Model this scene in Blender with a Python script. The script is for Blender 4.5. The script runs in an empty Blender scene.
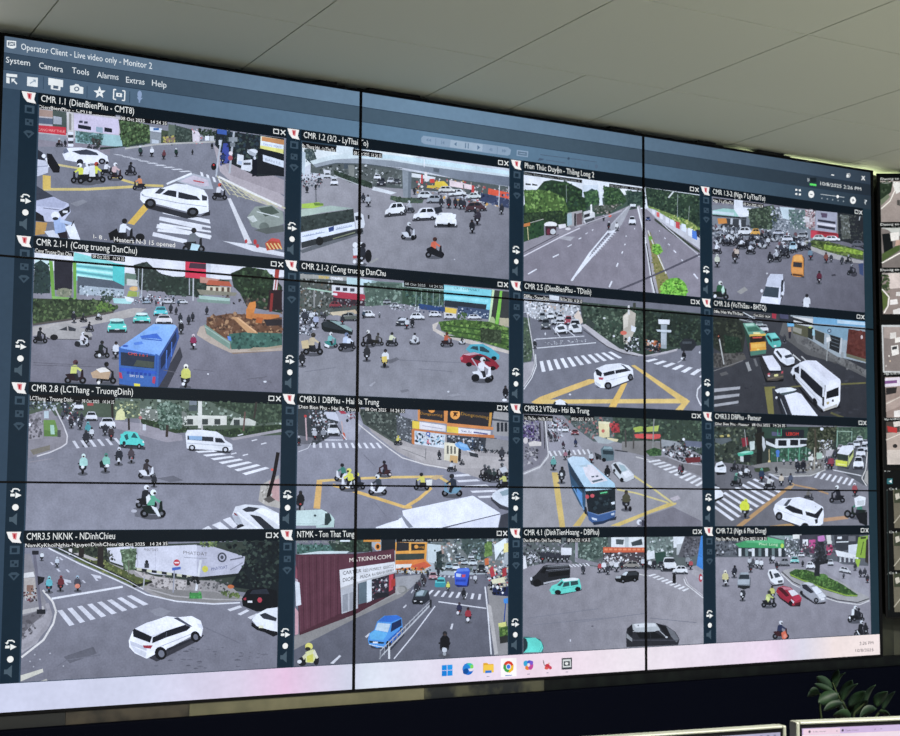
import bpy, bmesh, math, random
from mathutils import Vector, Matrix
from mathutils.geometry import tessellate_polygon

scene = bpy.context.scene
col = scene.collection
vs = scene.view_settings
vs.view_transform = 'Standard'; vs.look = 'None'; vs.gamma = 1.0; vs.exposure = 0.0
vs.use_curve_mapping = False

# ------------------------------------------------------------------ camera
TOP = 2.741                        # height of the upper edge of the video wall
PW, PH = 1.077, 0.60705            # one display panel
CAM = Vector((-0.75259586, -3.89175187, TOP - 1.24109227))
RGT = Vector((0.874882, -0.48429, 0.00665))
UPV = Vector((-0.049026, -0.07489, 0.995986))
FWD = Vector((0.481848, 0.871697, 0.089263))
FPX = 1419.186
cam = bpy.data.cameras.new('camera'); cam_ob = bpy.data.objects.new('camera', cam)
cam.sensor_width = 36.0; cam.lens = FPX / 900 * 36.0; cam.clip_start = 0.05
cam_ob.matrix_world = Matrix(((RGT.x, UPV.x, -FWD.x, CAM.x), (RGT.y, UPV.y, -FWD.y, CAM.y),
                              (RGT.z, UPV.z, -FWD.z, CAM.z), (0, 0, 0, 1)))
cam.dof.use_dof = True; cam.dof.focus_distance = 3.1; cam.dof.aperture_fstop = 14.0
col.objects.link(cam_ob); scene.camera = cam_ob

def ray(x, y):
    return RGT * ((x - 450) / FPX) - UPV * ((y - 368) / FPX) + FWD

# rectify measurements: the wall is one plane, a measurement (x, y) becomes wall metres (right, down)
def wallpt(x, y):
    d = ray(x, y); t = -CAM.y / d.y
    return (CAM.x + d.x * t, TOP - (CAM.z + d.z * t))

# the angled wall on the right: origin at its upper left corner, direction RW
RO = Vector((3.262, 0.02, TOP - 0.012)); RA = math.radians(-29)
RX = Vector((math.cos(RA), math.sin(RA), 0)); RN = Vector((RX.y, -RX.x, 0))   # normal towards the room
def rwallpt(x, y):
    d = ray(x, y); t = (RO - CAM).dot(RN) / d.dot(RN)
    q = CAM + d * t - RO
    return (q.dot(RX), -q.z)

# ------------------------------------------------------------------ colours and materials
def lin(h):
    out = []
    for i in (0, 2, 4):
        c = int(h[i:i+2], 16) / 255
        out.append(c / 12.92 if c <= .04045 else ((c + .055) / 1.055) ** 2.4)
    return tuple(out)

def mat(name, rgb, rough=.5, metal=0., spec=.5, bump=None, noise=None):
    m = bpy.data.materials.new(name); m.use_nodes = True
    nt = m.node_tree; b = nt.nodes['Principled BSDF']
    c = lin(rgb) if isinstance(rgb, str) else rgb
    b.inputs['Base Color'].default_value = (*c, 1); b.inputs['Roughness'].default_value = rough
    b.inputs['Metallic'].default_value = metal; b.inputs['Specular IOR Level'].default_value = spec
    tc = nt.nodes.new('ShaderNodeTexCoord')
    if noise:                                     # (scale, second colour, low, high)
        n = nt.nodes.new('ShaderNodeTexNoise'); n.inputs['Scale'].default_value = noise[0]; n.inputs['Detail'].default_value = 6
        r = nt.nodes.new('ShaderNodeValToRGB'); r.color_ramp.elements[0].position = noise[2]; r.color_ramp.elements[1].position = noise[3]
        r.color_ramp.elements[0].color = (*c, 1); r.color_ramp.elements[1].color = (*lin(noise[1]), 1)
        nt.links.new(tc.outputs['Object'], n.inputs['Vector']); nt.links.new(n.outputs['Fac'], r.inputs['Fac'])
        nt.links.new(r.outputs['Color'], b.inputs['Base Color'])
    if bump:                                      # (scale, strength)
        n = nt.nodes.new('ShaderNodeTexNoise'); n.inputs['Scale'].default_value = bump[0]
        q = nt.nodes.new('ShaderNodeBump'); q.inputs['Strength'].default_value = bump[1]
        nt.links.new(tc.outputs['Object'], n.inputs['Vector']); nt.links.new(n.outputs['Fac'], q.inputs['Height'])
        nt.links.new(q.outputs['Normal'], b.inputs['Normal'])
    return m

def screen_mat(name, strength=1.0, grain=.2, scale=230.):
    m = bpy.data.materials.new(name); m.use_nodes = True
    nt = m.node_tree; b = nt.nodes['Principled BSDF']
    b.inputs['Base Color'].default_value = (.001, .001, .001, 1); b.inputs['Roughness'].default_value = .45
    b.inputs['Specular IOR Level'].default_value = .03
    a = nt.nodes.new('ShaderNodeAttribute'); a.attribute_name = 'Col'
    tc = nt.nodes.new('ShaderNodeTexCoord')
    n = nt.nodes.new('ShaderNodeTexNoise'); n.inputs['Scale'].default_value = scale; n.inputs['Detail'].default_value = 2
    k = nt.nodes.new('ShaderNodeMapRange'); k.inputs['From Min'].default_value = .25; k.inputs['From Max'].default_value = .75
    k.inputs['To Min'].default_value = 1 - grain; k.inputs['To Max'].default_value = 1 + grain
    mx = nt.nodes.new('ShaderNodeVectorMath'); mx.operation = 'SCALE'
    n2 = nt.nodes.new('ShaderNodeTexNoise'); n2.inputs['Scale'].default_value = scale / 8; n2.inputs['Detail'].default_value = 3
    k2 = nt.nodes.new('ShaderNodeMapRange'); k2.inputs['From Min'].default_value = .3; k2.inputs['From Max'].default_value = .7
    k2.inputs['To Min'].default_value = 1 - grain * 1.2; k2.inputs['To Max'].default_value = 1 + grain * 1.2
    mm = nt.nodes.new('ShaderNodeMath'); mm.operation = 'MULTIPLY'
    nt.links.new(tc.outputs['Object'], n2.inputs['Vector']); nt.links.new(n2.outputs['Fac'], k2.inputs['Value'])
    nt.links.new(k.outputs['Result'], mm.inputs[0]); nt.links.new(k2.outputs['Result'], mm.inputs[1])
    nt.links.new(tc.outputs['Object'], n.inputs['Vector']); nt.links.new(n.outputs['Fac'], k.inputs['Value'])
    nt.links.new(a.outputs['Color'], mx.inputs[0]); nt.links.new(mm.outputs[0], mx.inputs['Scale'])
    nt.links.new(mx.outputs['Vector'], b.inputs['Emission Color'])
    b.inputs['Emission Strength'].default_value = strength
    return m

M_PIC = screen_mat('display_picture', 1.0, .10, 190.)
M_UI = screen_mat('display_interface', 1.0, .04, 60.)

# ------------------------------------------------------------------ object helpers
def thing(name, label, cat, loc=(0, 0, 0), group=None, rot=None):
    o = bpy.data.objects.new(name, None); col.objects.link(o)
    o.location = loc; o.empty_display_size = .05
    if rot: o.rotation_euler = rot
    o['label'] = label; o['category'] = cat
    if group: o['group'] = group
    return o

def link(name, bm, m, parent=None, smooth=False):
    me = bpy.data.meshes.new(name); bm.to_mesh(me); bm.free()
    if m: me.materials.append(m)
    if smooth:
        for p in me.polygons: p.use_smooth = True
    o = bpy.data.objects.new(name, me); col.objects.link(o)
    if parent: o.parent = parent
    return o

def add_box(bm, x0, x1, y0, y1, z0, z1, bevel=0, seg=2):
    g = bmesh.ops.create_cube(bm, size=1)['verts']
    for v in g:
        v.co = Vector((x0 + (v.co.x + .5) * (x1 - x0), y0 + (v.co.y + .5) * (y1 - y0), z0 + (v.co.z + .5) * (z1 - z0)))
    if bevel:
        es = list({e for v in g for e in v.link_edges})
        bmesh.ops.bevel(bm, geom=es, offset=bevel, segments=seg, affect='EDGES', profile=.5)

def box(name, b, m, parent=None, bevel=0):
    bm = bmesh.new(); add_box(bm, *b, bevel=bevel); return link(name, bm, m, parent)

# ------------------------------------------------------------------ flat drawing on the displays
FR = [0., 0., 1.]; MAP = [wallpt]; CUR = [None]
BATCH = {}                          # name -> (clip rect in wall metres, list of convex pieces, kind)
def frame(ox, oy, s): FR[0], FR[1], FR[2] = ox, oy, s
def batch(name, rect, kind='pic'):
    BATCH.setdefault(name, (rect, [], kind)); CUR[0] = BATCH[name]
def w(x, y): return MAP[0](FR[0] + x / FR[2], FR[1] + y / FR[2])

def shade(h):
    c = lin(h)
    if CUR[0][2] != 'pic': return c
    y = .3 * c[0] + .6 * c[1] + .1 * c[2]
    return tuple(((y + (v - y) * .92) * k + .004) for v, k in zip(c, (.97, 1.06, 1.25)))   # the displays run cool
def emit(pts, color):
    """pts in frame coordinates; color hex or ('hexA','hexB',x0,y0,x1,y1) gradient in frame coordinates"""
    tris = tessellate_polygon([[Vector((x, y, 0)) for x, y in pts]]) if len(pts) > 3 else [(0, 1, 2)]
    wp = [w(x, y) for x, y in pts]
    if isinstance(color, tuple):
        a, b = shade(color[0]), shade(color[1]); x0, y0, x1, y1 = color[2:]
        L = (x1 - x0) ** 2 + (y1 - y0) ** 2
        cs = []
        for x, y in pts:
            t = max(0, min(1, ((x - x0) * (x1 - x0) + (y - y0) * (y1 - y0)) / L))
            cs.append(tuple(a[i] + (b[i] - a[i]) * t for i in range(3)))
    else:
        cs = [shade(color)] * len(pts)
    CUR[0][1].append([[(wp[i], cs[i]) for i in t] for t in tris])

def p(c, *xy): emit([(xy[i], xy[i+1]) for i in range(0, len(xy), 2)], c)
def r(c, x0, y0, x1, y1): emit([(x0, y0), (x1, y0), (x1, y1), (x0, y1)], c)
def e(c, x, y, rx, ry=None, rot=0, n=14):
    ry = ry or rx; ca, sa = math.cos(rot), math.sin(rot); pts = []
    for i in range(n):
        a = 2 * math.pi * i / n; u, v = rx * math.cos(a), ry * math.sin(a)
        pts.append((x + u * ca - v * sa, y + u * sa + v * ca))
    emit(pts, c)
def l(c, wd, *xy):
    q = [(xy[i], xy[i+1]) for i in range(0, len(xy), 2)]
    for (x0, y0), (x1, y1) in zip(q, q[1:]):
        dx, dy = x1 - x0, y1 - y0; L = math.hypot(dx, dy) or 1
        nx, ny = -dy / L * wd / 2, dx / L * wd / 2
        emit([(x0 + nx, y0 + ny), (x1 + nx, y1 + ny), (x1 - nx, y1 - ny), (x0 - nx, y0 - ny)], c)
def tl(c, wd0, wd1, x0, y0, x1, y1):          # tapering line
    dx, dy = x1 - x0, y1 - y0; L = math.hypot(dx, dy) or 1; nx, ny = -dy / L / 2, dx / L / 2
    emit([(x0 + nx*wd0, y0 + ny*wd0), (x1 + nx*wd1, y1 + ny*wd1), (x1 - nx*wd1, y1 - ny*wd1), (x0 - nx*wd0, y0 - ny*wd0)], c)
def zebra(c, a, b, d, f, n, duty=.5):
    """n bars between the edge a-b and the edge d-f (a opposite d)"""
    lerp = lambda u, v, t: (u[0] + (v[0] - u[0]) * t, u[1] + (v[1] - u[1]) * t)
    for i in range(n):
        t0, t1 = i / n, (i + duty) / n
        emit([lerp(a, b, t0), lerp(a, b, t1), lerp(d, f, t1), lerp(d, f, t0)], c)
def inpoly(x, y, P):
    k = False; j = len(P) - 1
    for i in range(len(P)):
        if (P[i][1] > y) != (P[j][1] > y) and x < (P[j][0] - P[i][0]) * (y - P[i][1]) / (P[j][1] - P[i][1]) + P[i][0]: k = not k
        j = i
    return k
def blot(seed, cols, n, s0, s1, *xy, flat=1.):
    """ragged patches scattered inside an outline: leaves, crowds, shop clutter"""
    R = random.Random(seed); P = [(xy[i], xy[i+1]) for i in range(0, len(xy), 2)]
    if len(P) == 2: P = [P[0], (P[1][0], P[0][1]), P[1], (P[0][0], P[1][1])]
    xs = [q[0] for q in P]; ys = [q[1] for q in P]; k = 0; tries = 0
    m3 = [sum(int(c[i:i+2], 16) for c in cols) / len(cols) for i in (0, 2, 4)]
    if n >= 50 and m3[1] > m3[0] + 3 and m3[1] > m3[2] + 2 and flat == 1.:      # foliage: a solid mass under the leaf patches
        emit(P, '%02x%02x%02x' % tuple(int(v * .86) for v in m3))
    if n > 25: n, s0, s1 = int(n * 1.7), s0 * .8, s1 * .8
    while k < n and tries < n * 20:
        tries += 1
        x, y = R.uniform(min(xs), max(xs)), R.uniform(min(ys), max(ys))
        if not inpoly(x, y, P): continue
        k += 1; s = R.uniform(s0, s1) * .9; m = R.choice((5, 6, 7)); a0 = R.uniform(0, 6)
        emit([(x + s * R.uniform(.35, 1.3) * math.cos(a0 + 6.283 * i / m), y + flat * s * R.uniform(.35, 1.3) * math.sin(a0 + 6.283 * i / m)) for i in range(m)], R.choice(cols))
def blocks(seed, cols, n, w0, w1, h0, h1, x0, y0, x1, y1):
    R = random.Random(seed)
    for i in range(n):
        x, y = R.uniform(x0, x1), R.uniform(y0, y1); a, b = R.uniform(w0, w1) / 2, R.uniform(h0, h1) / 2
        r(R.choice(cols), x - a, y - b, x + a, y + b)
def moto(x, y, h, shirt='3a4a58', bike='1a1c22', hel='d8dade', d=0, sh='55565c'):
    e(sh, x, y - .02*h, .42*h if d else .25*h, .09*h)
    if d == 0:
        q = random.Random(int(x * 7 + y * 13))
        e('101116', x, y - .16*h, .07*h, .17*h); e(bike, x, y - .36*h, .15*h, .17*h); p(bike, x - .17*h, y - .5*h, x + .15*h, y - .54*h, x + .1*h, y - .2*h, x - .08*h, y - .18*h)
        l('14161a', .06*h, x - .24*h, y - .52*h, x + .24*h, y - .52*h)
        e('24262c', x - .12*h, y - .38*h, .07*h, .16*h); e('24262c', x + .12*h, y - .38*h, .07*h, .16*h)
        k = q.uniform(-.05, .05) * h; p(shirt, x - .2*h + k, y - .44*h, x - .19*h + k, y - .7*h, x - .08*h + k, y - .83*h, x + .08*h + k, y - .83*h, x + .19*h + k, y - .7*h, x + .2*h + k, y - .44*h, x, y - .38*h); e(hel, x + k, y - .9*h, .095*h, .105*h); e('4a3a34' if q.random() < .5 else '2a2420', x + k, y - .86*h, .055*h, .045*h)
        if h > 30: e(q.choice(('d8dadc', 'b0b4b8', '8a8c90', 'a83a3a')), x + q.uniform(-.04, .04)*h, y - .3*h, .055*h, .05*h)
    else:
        X = lambda u: x + d * u * h
        e('101116', X(-.3), y - .15*h, .15*h); e('101116', X(.32), y - .15*h, .15*h)
        e('6a6c72', X(-.3), y - .15*h, .06*h); e('6a6c72', X(.32), y - .15*h, .06*h)
        p(bike, X(-.42), y - .4*h, X(-.1), y - .46*h, X(.05), y - .25*h, X(.22), y - .3*h, X(.26), y - .58*h, X(.34), y - .6*h, X(.36), y - .25*h, X(.1), y - .12*h, X(-.2), y - .15*h)
        p('23252b', X(-.14), y - .48*h, X(.1), y - .46*h, X(.16), y - .2*h, X(.04), y - .16*h, X(-.02), y - .34*h)
        p(shirt, X(-.2), y - .44*h, X(-.16), y - .74*h, X(.0), y - .82*h, X(.1), y - .76*h, X(.06), y - .44*h)
        l(shirt, .09*h, X(.02), y - .72*h, X(.26), y - .56*h)
        e(hel, X(.02), y - .9*h, .11*h); e('2c2622', X(.07), y - .87*h, .05*h)
def car(x, y, wd, h, c='dcdee2', d=0, k=0., glass='20262c', sh='3c3d43', lite='f2efe6'):
    """x,y bottom centre; d 0 end view, +-1 side view facing right or left; k slope"""
    s = -1 if d < 0 else 1
    Q = lambda u, v: (x + s * (u - .5) * wd, y - v * h - k * (u - .5) * s * wd)
    def g(cc, *uv): emit([Q(uv[i], uv[i+1]) for i in range(0, len(uv), 2)], cc)
    g(sh, -.03, -.03, 1.03, -.03, 1.04, .14, -.04, .14)
    if d:
        g(c, 0, .2, .01, .55, .08, .64, .17, .95, .28, 1, .62, 1, .72, .94, .83, .62, .97, .52, 1, .3, .97, .16, .03, .13)
        g(glass, .13, .64, .21, .91, .6, .93, .74, .64)
        g(c, .42, .6, .42, .95, .46, .95, .46, .6)
        g('2a2c32', .03, .1, .03, .2, .97, .22, .97, .13)
        for u in (.2, .79):
            q = Q(u, .15); e('121318', q[0], q[1], .085 * wd, .17 * h); e('7a7c82', q[0], q[1], .04 * wd, .08 * h)
        g(lite, .93, .4, .99, .38, .98, .48, .93, .5)
    else:
        g(c, .05, .08, 0, .3, .03, .55, .12, .66, .2, .97, .3, 1, .7, 1, .8, .97, .88, .66, .97, .55, 1, .3, .95, .08)
        g(glass, .15, .64, .23, .92, .77, .92, .85, .64)
        g('24262b', .08, .06, .07, .24, .93, .24, .92, .06)
        g(lite, .04, .4, .05, .5, .2, .46, .18, .38); g(lite, .96, .4, .95, .5, .8, .46, .82, .38)
        g('cfd2d6', .38, .2, .38, .28, .62, .28, .62, .2)
_txt = {}
def glyphs(s):
    if s in _txt: return _txt[s]
    cu = bpy.data.curves.new('t', 'FONT'); cu.body = s; cu.size = 1; cu.resolution_u = 2; cu.fill_mode = 'FRONT'; cu.offset = 0
    o = bpy.data.objects.new('t', cu); col.objects.link(o)
    dg = bpy.context.evaluated_depsgraph_get(); me = o.evaluated_get(dg).to_mesh()
    me.calc_loop_triangles()
    T = [[(me.vertices[i].co.x, me.vertices[i].co.y) for i in t.vertices] for t in me.loop_triangles]
    o.evaluated_get(dg).to_mesh_clear(); bpy.data.objects.remove(o); bpy.data.curves.remove(cu)
    xs = [q[0] for t in T for q in t]
    _txt[s] = (T, min(xs), max(xs)); return _txt[s]
def text(c, s, x0, y0, x1, y1, h):
    if h <= 12 and c in ('e6eaec', 'e0e4e6', 'dfe4e6'): y0 += .18 * h; y1 += .18 * h; h *= 1.22; c = 'f2f5f6'
    """baseline from x0,y0 to x1,y1, capital height h"""
    T, a, b = glyphs(s); cc = lin(c); out = []
    for t in T:
        q = []
        for u, v in t:
            k = (u - a) / (b - a); v = v / .70
            q.append((w(x0 + (x1 - x0) * k, y0 + (y1 - y0) * k - v * h), cc))
        out.append(q)
    CUR[0][1].append(out)

def clip(poly, rect):
    x0, y0, x1, y1 = rect
    for ax, lim, sg in ((0, x0, 1), (0, x1, -1), (1, y0, 1), (1, y1, -1)):
        if all(sg * (v[0][ax] - lim) >= 0 for v in poly): continue
        out = []
        for i in range(len(poly)):
            A, B = poly[i - 1], poly[i]; da, db = sg * (A[0][ax] - lim), sg * (B[0][ax] - lim)
            if (da >= 0) != (db >= 0):
                t = da / (da - db)
                out.append((tuple(A[0][k] + (B[0][k] - A[0][k]) * t for k in (0, 1)), tuple(A[1][k] + (B[1][k] - A[1][k]) * t for k in (0, 1, 2))))
            if db >= 0: out.append(B)
        poly = out
        if len(poly) < 3: return []
    return poly
def flat_mesh(name, prims, rect, base, m, parent, step=6e-6, y0=-.0004):
    """flat layered picture on a display; base = origin of the display in wall metres"""
    V, Fc, C = [], [], []
    lay = []                             # lowest free layer above everything this piece overlaps
    for prim in prims:
        prim = [q for q in (clip(poly, rect) for poly in prim) if len(q) >= 3]
        if not prim: continue
        xs = [v[0][0] for q in prim for v in q]; ys = [v[0][1] for q in prim for v in q]
        a0, a1, b0, b1 = min(xs), max(xs), min(ys), max(ys); k = 0
        for c0, c1, d0, d1, kk in lay:
            if kk >= k and c0 < a1 and a0 < c1 and d0 < b1 and b0 < d1: k = kk + 1
        lay.append((a0, a1, b0, b1, k))
        for q in prim:
            n = len(V)
            ar = sum(q[i-1][0][0] * q[i][0][1] - q[i][0][0] * q[i-1][0][1] for i in range(len(q)))
            if abs(ar) < 1e-9: continue
            if ar > 0: q = q[::-1]
            for pt, c in q: V.append((pt[0] - base[0], y0 - k * step, base[1] - pt[1])); C.extend((*c, 1.0))
            Fc.append(tuple(range(n, len(V))))
    if not V: return None
    me = bpy.data.meshes.new(name); me.from_pydata(V, [], Fc)
    at = me.color_attributes.new('Col', 'FLOAT_COLOR', 'POINT'); at.data.foreach_set('color', C)
    me.materials.append(m)
    o = bpy.data.objects.new(name, me); col.objects.link(o); o.parent = parent
    return o
# ================================================================== the sixteen camera pictures
CX = (.104, .885, 1.670, 2.455); CWD = .729
RY = (.1455, .545, .944, 1.343); RB = (.545, .944, 1.343, 1.743)
def feed(i, j): batch('feed%d%d' % (j, i), (CX[i], RY[j] + .030, CX[i] + CWD, RB[j] - .001))
def stripe(c, h, *a): p(c, *a)
def tag_text(s, x0, y0, x1, y1, h):        # white overlay writing on a black strip
    p('0b0d12', x0 - 1, y0 + h * .35, x0 - 1, y0 - h * 1.35, x1 + 2, y1 - h * 1.35, x1 + 2, y1 + h * .35)
    text('e6eaec', s, x0, y0, x1, y1, h)

# ---- CMR 1.1
feed(0, 0); frame(0, 30, 3)
p(('85868f', '70717b', 450, 330, 450, 640), 95, 210, 870, 310, 870, 720, 95, 640)
p('8d8790', 100, 300, 330, 335, 330, 375, 190, 350, 100, 350)
# left buildings
p('b9b3b4', 110, 235, 375, 262, 370, 345, 108, 312)
p('a58a7c', 112, 237, 160, 243, 160, 262, 112, 258); p('4a5650', 158, 240, 200, 246, 200, 310, 158, 300)
p('5a6678', 112, 262, 158, 266, 158, 284, 112, 280); p('a9adb4', 160, 258, 185, 262, 185, 284, 160, 282)
p('c9303f', 110, 285, 198, 292, 198, 316, 110, 306); text('f0a8ac', 'CANG MAY THUE', 114, 302, 195, 309, 8)
p('8f949c', 112, 310, 200, 318, 200, 340, 112, 328)
p('c8c4c0', 199, 244, 220, 248, 220, 345, 205, 343); p('8a8880', 207, 250, 214, 251, 214, 300, 207, 300)
p('cdc3d6', 222, 250, 358, 268, 356, 315, 222, 300)
r('3a3e4e', 237, 272, 248, 279); r('3a3e4e', 252, 274, 263, 281); p('1f2430', 234, 283, 273, 290, 273, 301, 234, 295)
p('20242e', 313, 292, 336, 296, 336, 308, 313, 305); p('8fa8b4', 288, 290, 308, 293, 308, 310, 288, 305)
p('9fc4c4', 226, 303, 372, 318, 370, 352, 226, 338)
blot(3, ['4c6e66', '5b8078', '86aaa8', '3c5c54', '74969a'], 60, 3, 8, 228, 303, 310, 312, 305, 345, 232, 336)
blot(4, ['39443e', '2d3630', '48403e'], 30, 3, 7, 275, 325, 300, 330, 298, 350, 275, 345)
for k in range(5): r('dfe2e8' if k % 2 == 0 else '34383f', 204, 306 + k * 9, 220, 314 + k * 9)
moto(178, 350, 26, '4a3a38', '17191f', 'c8ccd0', 1); moto(196, 350, 22, '20242c', '17191f', '6a6c70')
moto(268, 356, 18, '3c4246', '2b2e34', 'a8acb2', 1); moto(286, 357, 18, '6a6c70', '2b2e34', 'c8ccd0', 1)
# trees, shops far behind
p('39482f', 355, 268, 450, 290, 452, 340, 370, 350, 368, 352)
blot(5, ['2f3f2a', '41583a', '587348', '6c8554', '24301f', '4c6640'], 120, 3, 8, 362, 268, 448, 285, 450, 340, 376, 352, 360, 320)
p('2b3a34', 376, 348, 440, 336, 440, 342, 300, 360, 300, 352)
p('d5dde2', 449, 290, 486, 296, 486, 308, 449, 303); r('3e6aa0', 460, 294, 477, 301)
p('8c9296', 450, 306, 486, 311, 484, 345, 450, 345); p('c4ccd4', 455, 328, 476, 331, 476, 341, 455, 340)
p('46523e', 484, 300, 505, 303, 505, 342, 482, 344); p('5d6a5a', 505, 282, 526, 286, 526, 320, 505, 318)
p('8a7260', 490, 318, 526, 320, 526, 340, 490, 342); blot(6, ['b0a84e', '28302c', '6c7460', '3a4640'], 26, 3, 6, 486, 315, 530, 345)
blot(7, ['2c3a34', '44524a', '57655a', '3a4840'], 60, 3, 7, 524, 285, 580, 300, 578, 338, 526, 340)
p('d8cfd4', 576, 300, 600, 306, 598, 338, 578, 335); blot(8, ['e4e4e8', '9a8c90', '555a60', 'c46a70', '474e52'], 26, 2, 5, 576, 298, 625, 340)
blot(9, ['2d3a30', '3f4e40', '223026'], 40, 4, 8, 590, 295, 650, 302, 650, 325, 610, 318)
r('e2e6ea', 615, 318, 628, 332); r('c4c8c8', 630, 318, 642, 333)
l('b6b4ae', 5, 375, 356, 470, 343, 650, 335)
# right side: dark trees, shop, pavement
p('b3a9ac', 640, 345, 852, 500, 852, 545, 770, 515, 700, 462, 660, 425)
p('a2989c', 660, 370, 852, 450, 852, 495, 690, 435)
p('20272b', 648, 300, 852, 325, 852, 435, 770, 440, 690, 400, 645, 345)
blot(10, ['263238', '33423c', '1c2428', '44524c', '2c3a44'], 80, 4, 10, 660, 300, 790, 318, 770, 390, 700, 380, 655, 340)
p('e6e6c8', 782, 318, 852, 330, 850, 372, 780, 352); p('c88a52', 785, 320, 852, 330, 852, 345, 785, 334); p('dfe8f0', 782, 332, 850, 345, 850, 358, 781, 346); p('e2dd7a', 781, 346, 850, 358, 850, 371, 780, 355)
text('8a90c0', 'DIEN MAY', 790, 346, 845, 356, 7)
p('191e24', 775, 356, 852, 374, 852, 440, 770, 430)
p('d6dfe8', 788, 374, 851, 393, 851, 413, 789, 394); text('8c98b0', 'BAN LE', 796, 392, 842, 405, 8)
p('3c5ea6', 651, 297, 680, 301, 680, 315, 651, 311)
e('d8dce0', 757, 365, 16, 8); p('aab0b6', 742, 358, 770, 372, 764, 380, 748, 374)
p('3b4a96', 670, 340, 684, 340, 690, 400, 660, 402); blot(11, ['3c4a8e', '283056', '5464a4', '22283a'], 24, 4, 8, 660, 340, 688, 405)
p('dfe3e6', 712, 372, 731, 376, 729, 408, 710, 402); p('b8c6dc', 714, 392, 728, 395, 727, 405, 713, 402)
p('dcdfe4', 727, 392, 756, 388, 760, 412, 750, 425, 722, 418); r('4a4e56', 730, 398, 752, 405)
p('121722', 756, 388, 772, 386, 770, 436, 756, 440); e('c8ccd4', 764, 384, 4, 5)
l('aeb3b8', 6, 702, 305, 694, 370, 688, 430); r('8d9498', 686, 322, 712, 335); r('7b8286', 690, 338, 705, 350)
e('e0d6d8', 692, 370, 6, 6); e('a05058', 691, 384, 7, 8)
l('b4bac2', 5, 664, 330, 655, 380, 648, 440); r('c8cdd2', 656, 330, 662, 345); e('14161a', 641, 410, 8, 11); e('c03030', 641, 405, 3)
moto(668, 402, 34, '2a3a66', '15181e', '2c3446'); moto(636, 356, 18, '1a1c22', '15181e', '404448')
# crossings
zebra('dcdde0', (338, 372), (560, 430), (365, 375), (590, 428), 9, .42)
zebra('e2e3e6', (600, 425), (690, 462), (606, 452), (694, 462), 5, .45)
for k in range(9): l('c9c4a0', 2.6, 650 + k * 17, 437 + k * 9, 690 + k * 24, 495 + k * 6)
for k in range(4): l('bdb89a', 2.2, 660 + k * 12, 450 + k * 14, 830, 520 + k * 4)
l('e4e2dc', 6, 655, 440, 752, 487, 845, 530)
p('d6d6d8', 682, 505, 692, 505, 756, 640, 738, 642)
p('d9dade', 668, 633, 740, 642, 852, 668, 852, 680, 760, 664)
zebra('e6e7ea', (490, 542), (468, 615), (630, 575), (635, 630), 4, .42)
l('dfe0e4', 10, 490, 546, 628, 574); l('dfe0e4', 11, 478, 565, 606, 594); l('e3e4e6', 12, 470, 588, 632, 622); l('dfe0e4', 12, 458, 612, 560, 635)
# yellow markings
l('d2bd72', 8, 130, 478, 260, 478, 400, 470); p('d4b456', 128, 435, 152, 438, 152, 478, 128, 478)
l('d0c084', 6, 160, 402, 235, 415); l('cdb768', 7, 335, 440, 420, 465, 490, 468)
p('d8b24a', 432, 522, 450, 530, 402, 585, 382, 580); p('bb904a', 108, 575, 142, 578, 134, 612, 105, 616)
p('8a8b92', 210, 520, 250, 508, 262, 516, 230, 530)
# vehicles on the left
p('e6e8ee', 187, 372, 200, 354, 240, 352, 290, 360, 322, 378, 326, 396, 310, 402, 240, 398, 195, 390)
p('3a3f4c', 215, 364, 260, 358, 290, 368, 296, 376, 240, 374); p('6a7080', 190, 360, 200, 354, 206, 366, 190, 372)
e('191b22', 306, 394, 11, 9); e('23252d', 240, 396, 10, 9); e('8c8f98', 306, 394, 5, 4)
p('c9ccd8', 112, 385, 135, 390, 145, 410, 144, 428, 110, 440); p('2a2e38', 112, 358, 128, 368, 135, 392, 112, 388)
l('9a9eae', 3, 112, 410, 143, 408); p('e6e8ec', 135, 385, 150, 380, 160, 402, 146, 412)
p('16181e', 140, 370, 155, 372, 180, 412, 178, 428, 160, 428, 142, 400); e('e8eaee', 131, 378, 6, 6)
moto(240, 460, 60, 'd8dc46', '191b20', 'e6e8ea', -1); moto(262, 462, 66, 'e4e6e8', '191b20', 'e2e4e8', 1); moto(288, 458, 62, 'd6da3e', '1b1d22', 'a84030', 1)
p('e0e2e4', 268, 408, 284, 406, 286, 440, 268, 440)
moto(345, 450, 52, 'd2b4b4', '2a1c20', 'eceef0', 1); moto(320, 436, 42, 'dadce0', '1a1c22', '2c2e34', 1)
moto(392, 436, 40, '1d2029', '20222a', '15171c', 1)
moto(418, 480, 44, 'dc8a58', '20222a', '3a3230', -1)
moto(422, 378, 30, '2c4440', '16181e', 'dce4e4'); moto(455, 380, 30, 'e0e2e6', '16181e', 'd8dce0'); moto(491, 388, 28, '6a3a40', '2a2426', '8a4a50')
moto(529, 380, 26, '203830', '14181a', 'e0e4e4'); moto(577, 374, 16, '262a2e', '1a1c20', '2e3236')
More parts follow.
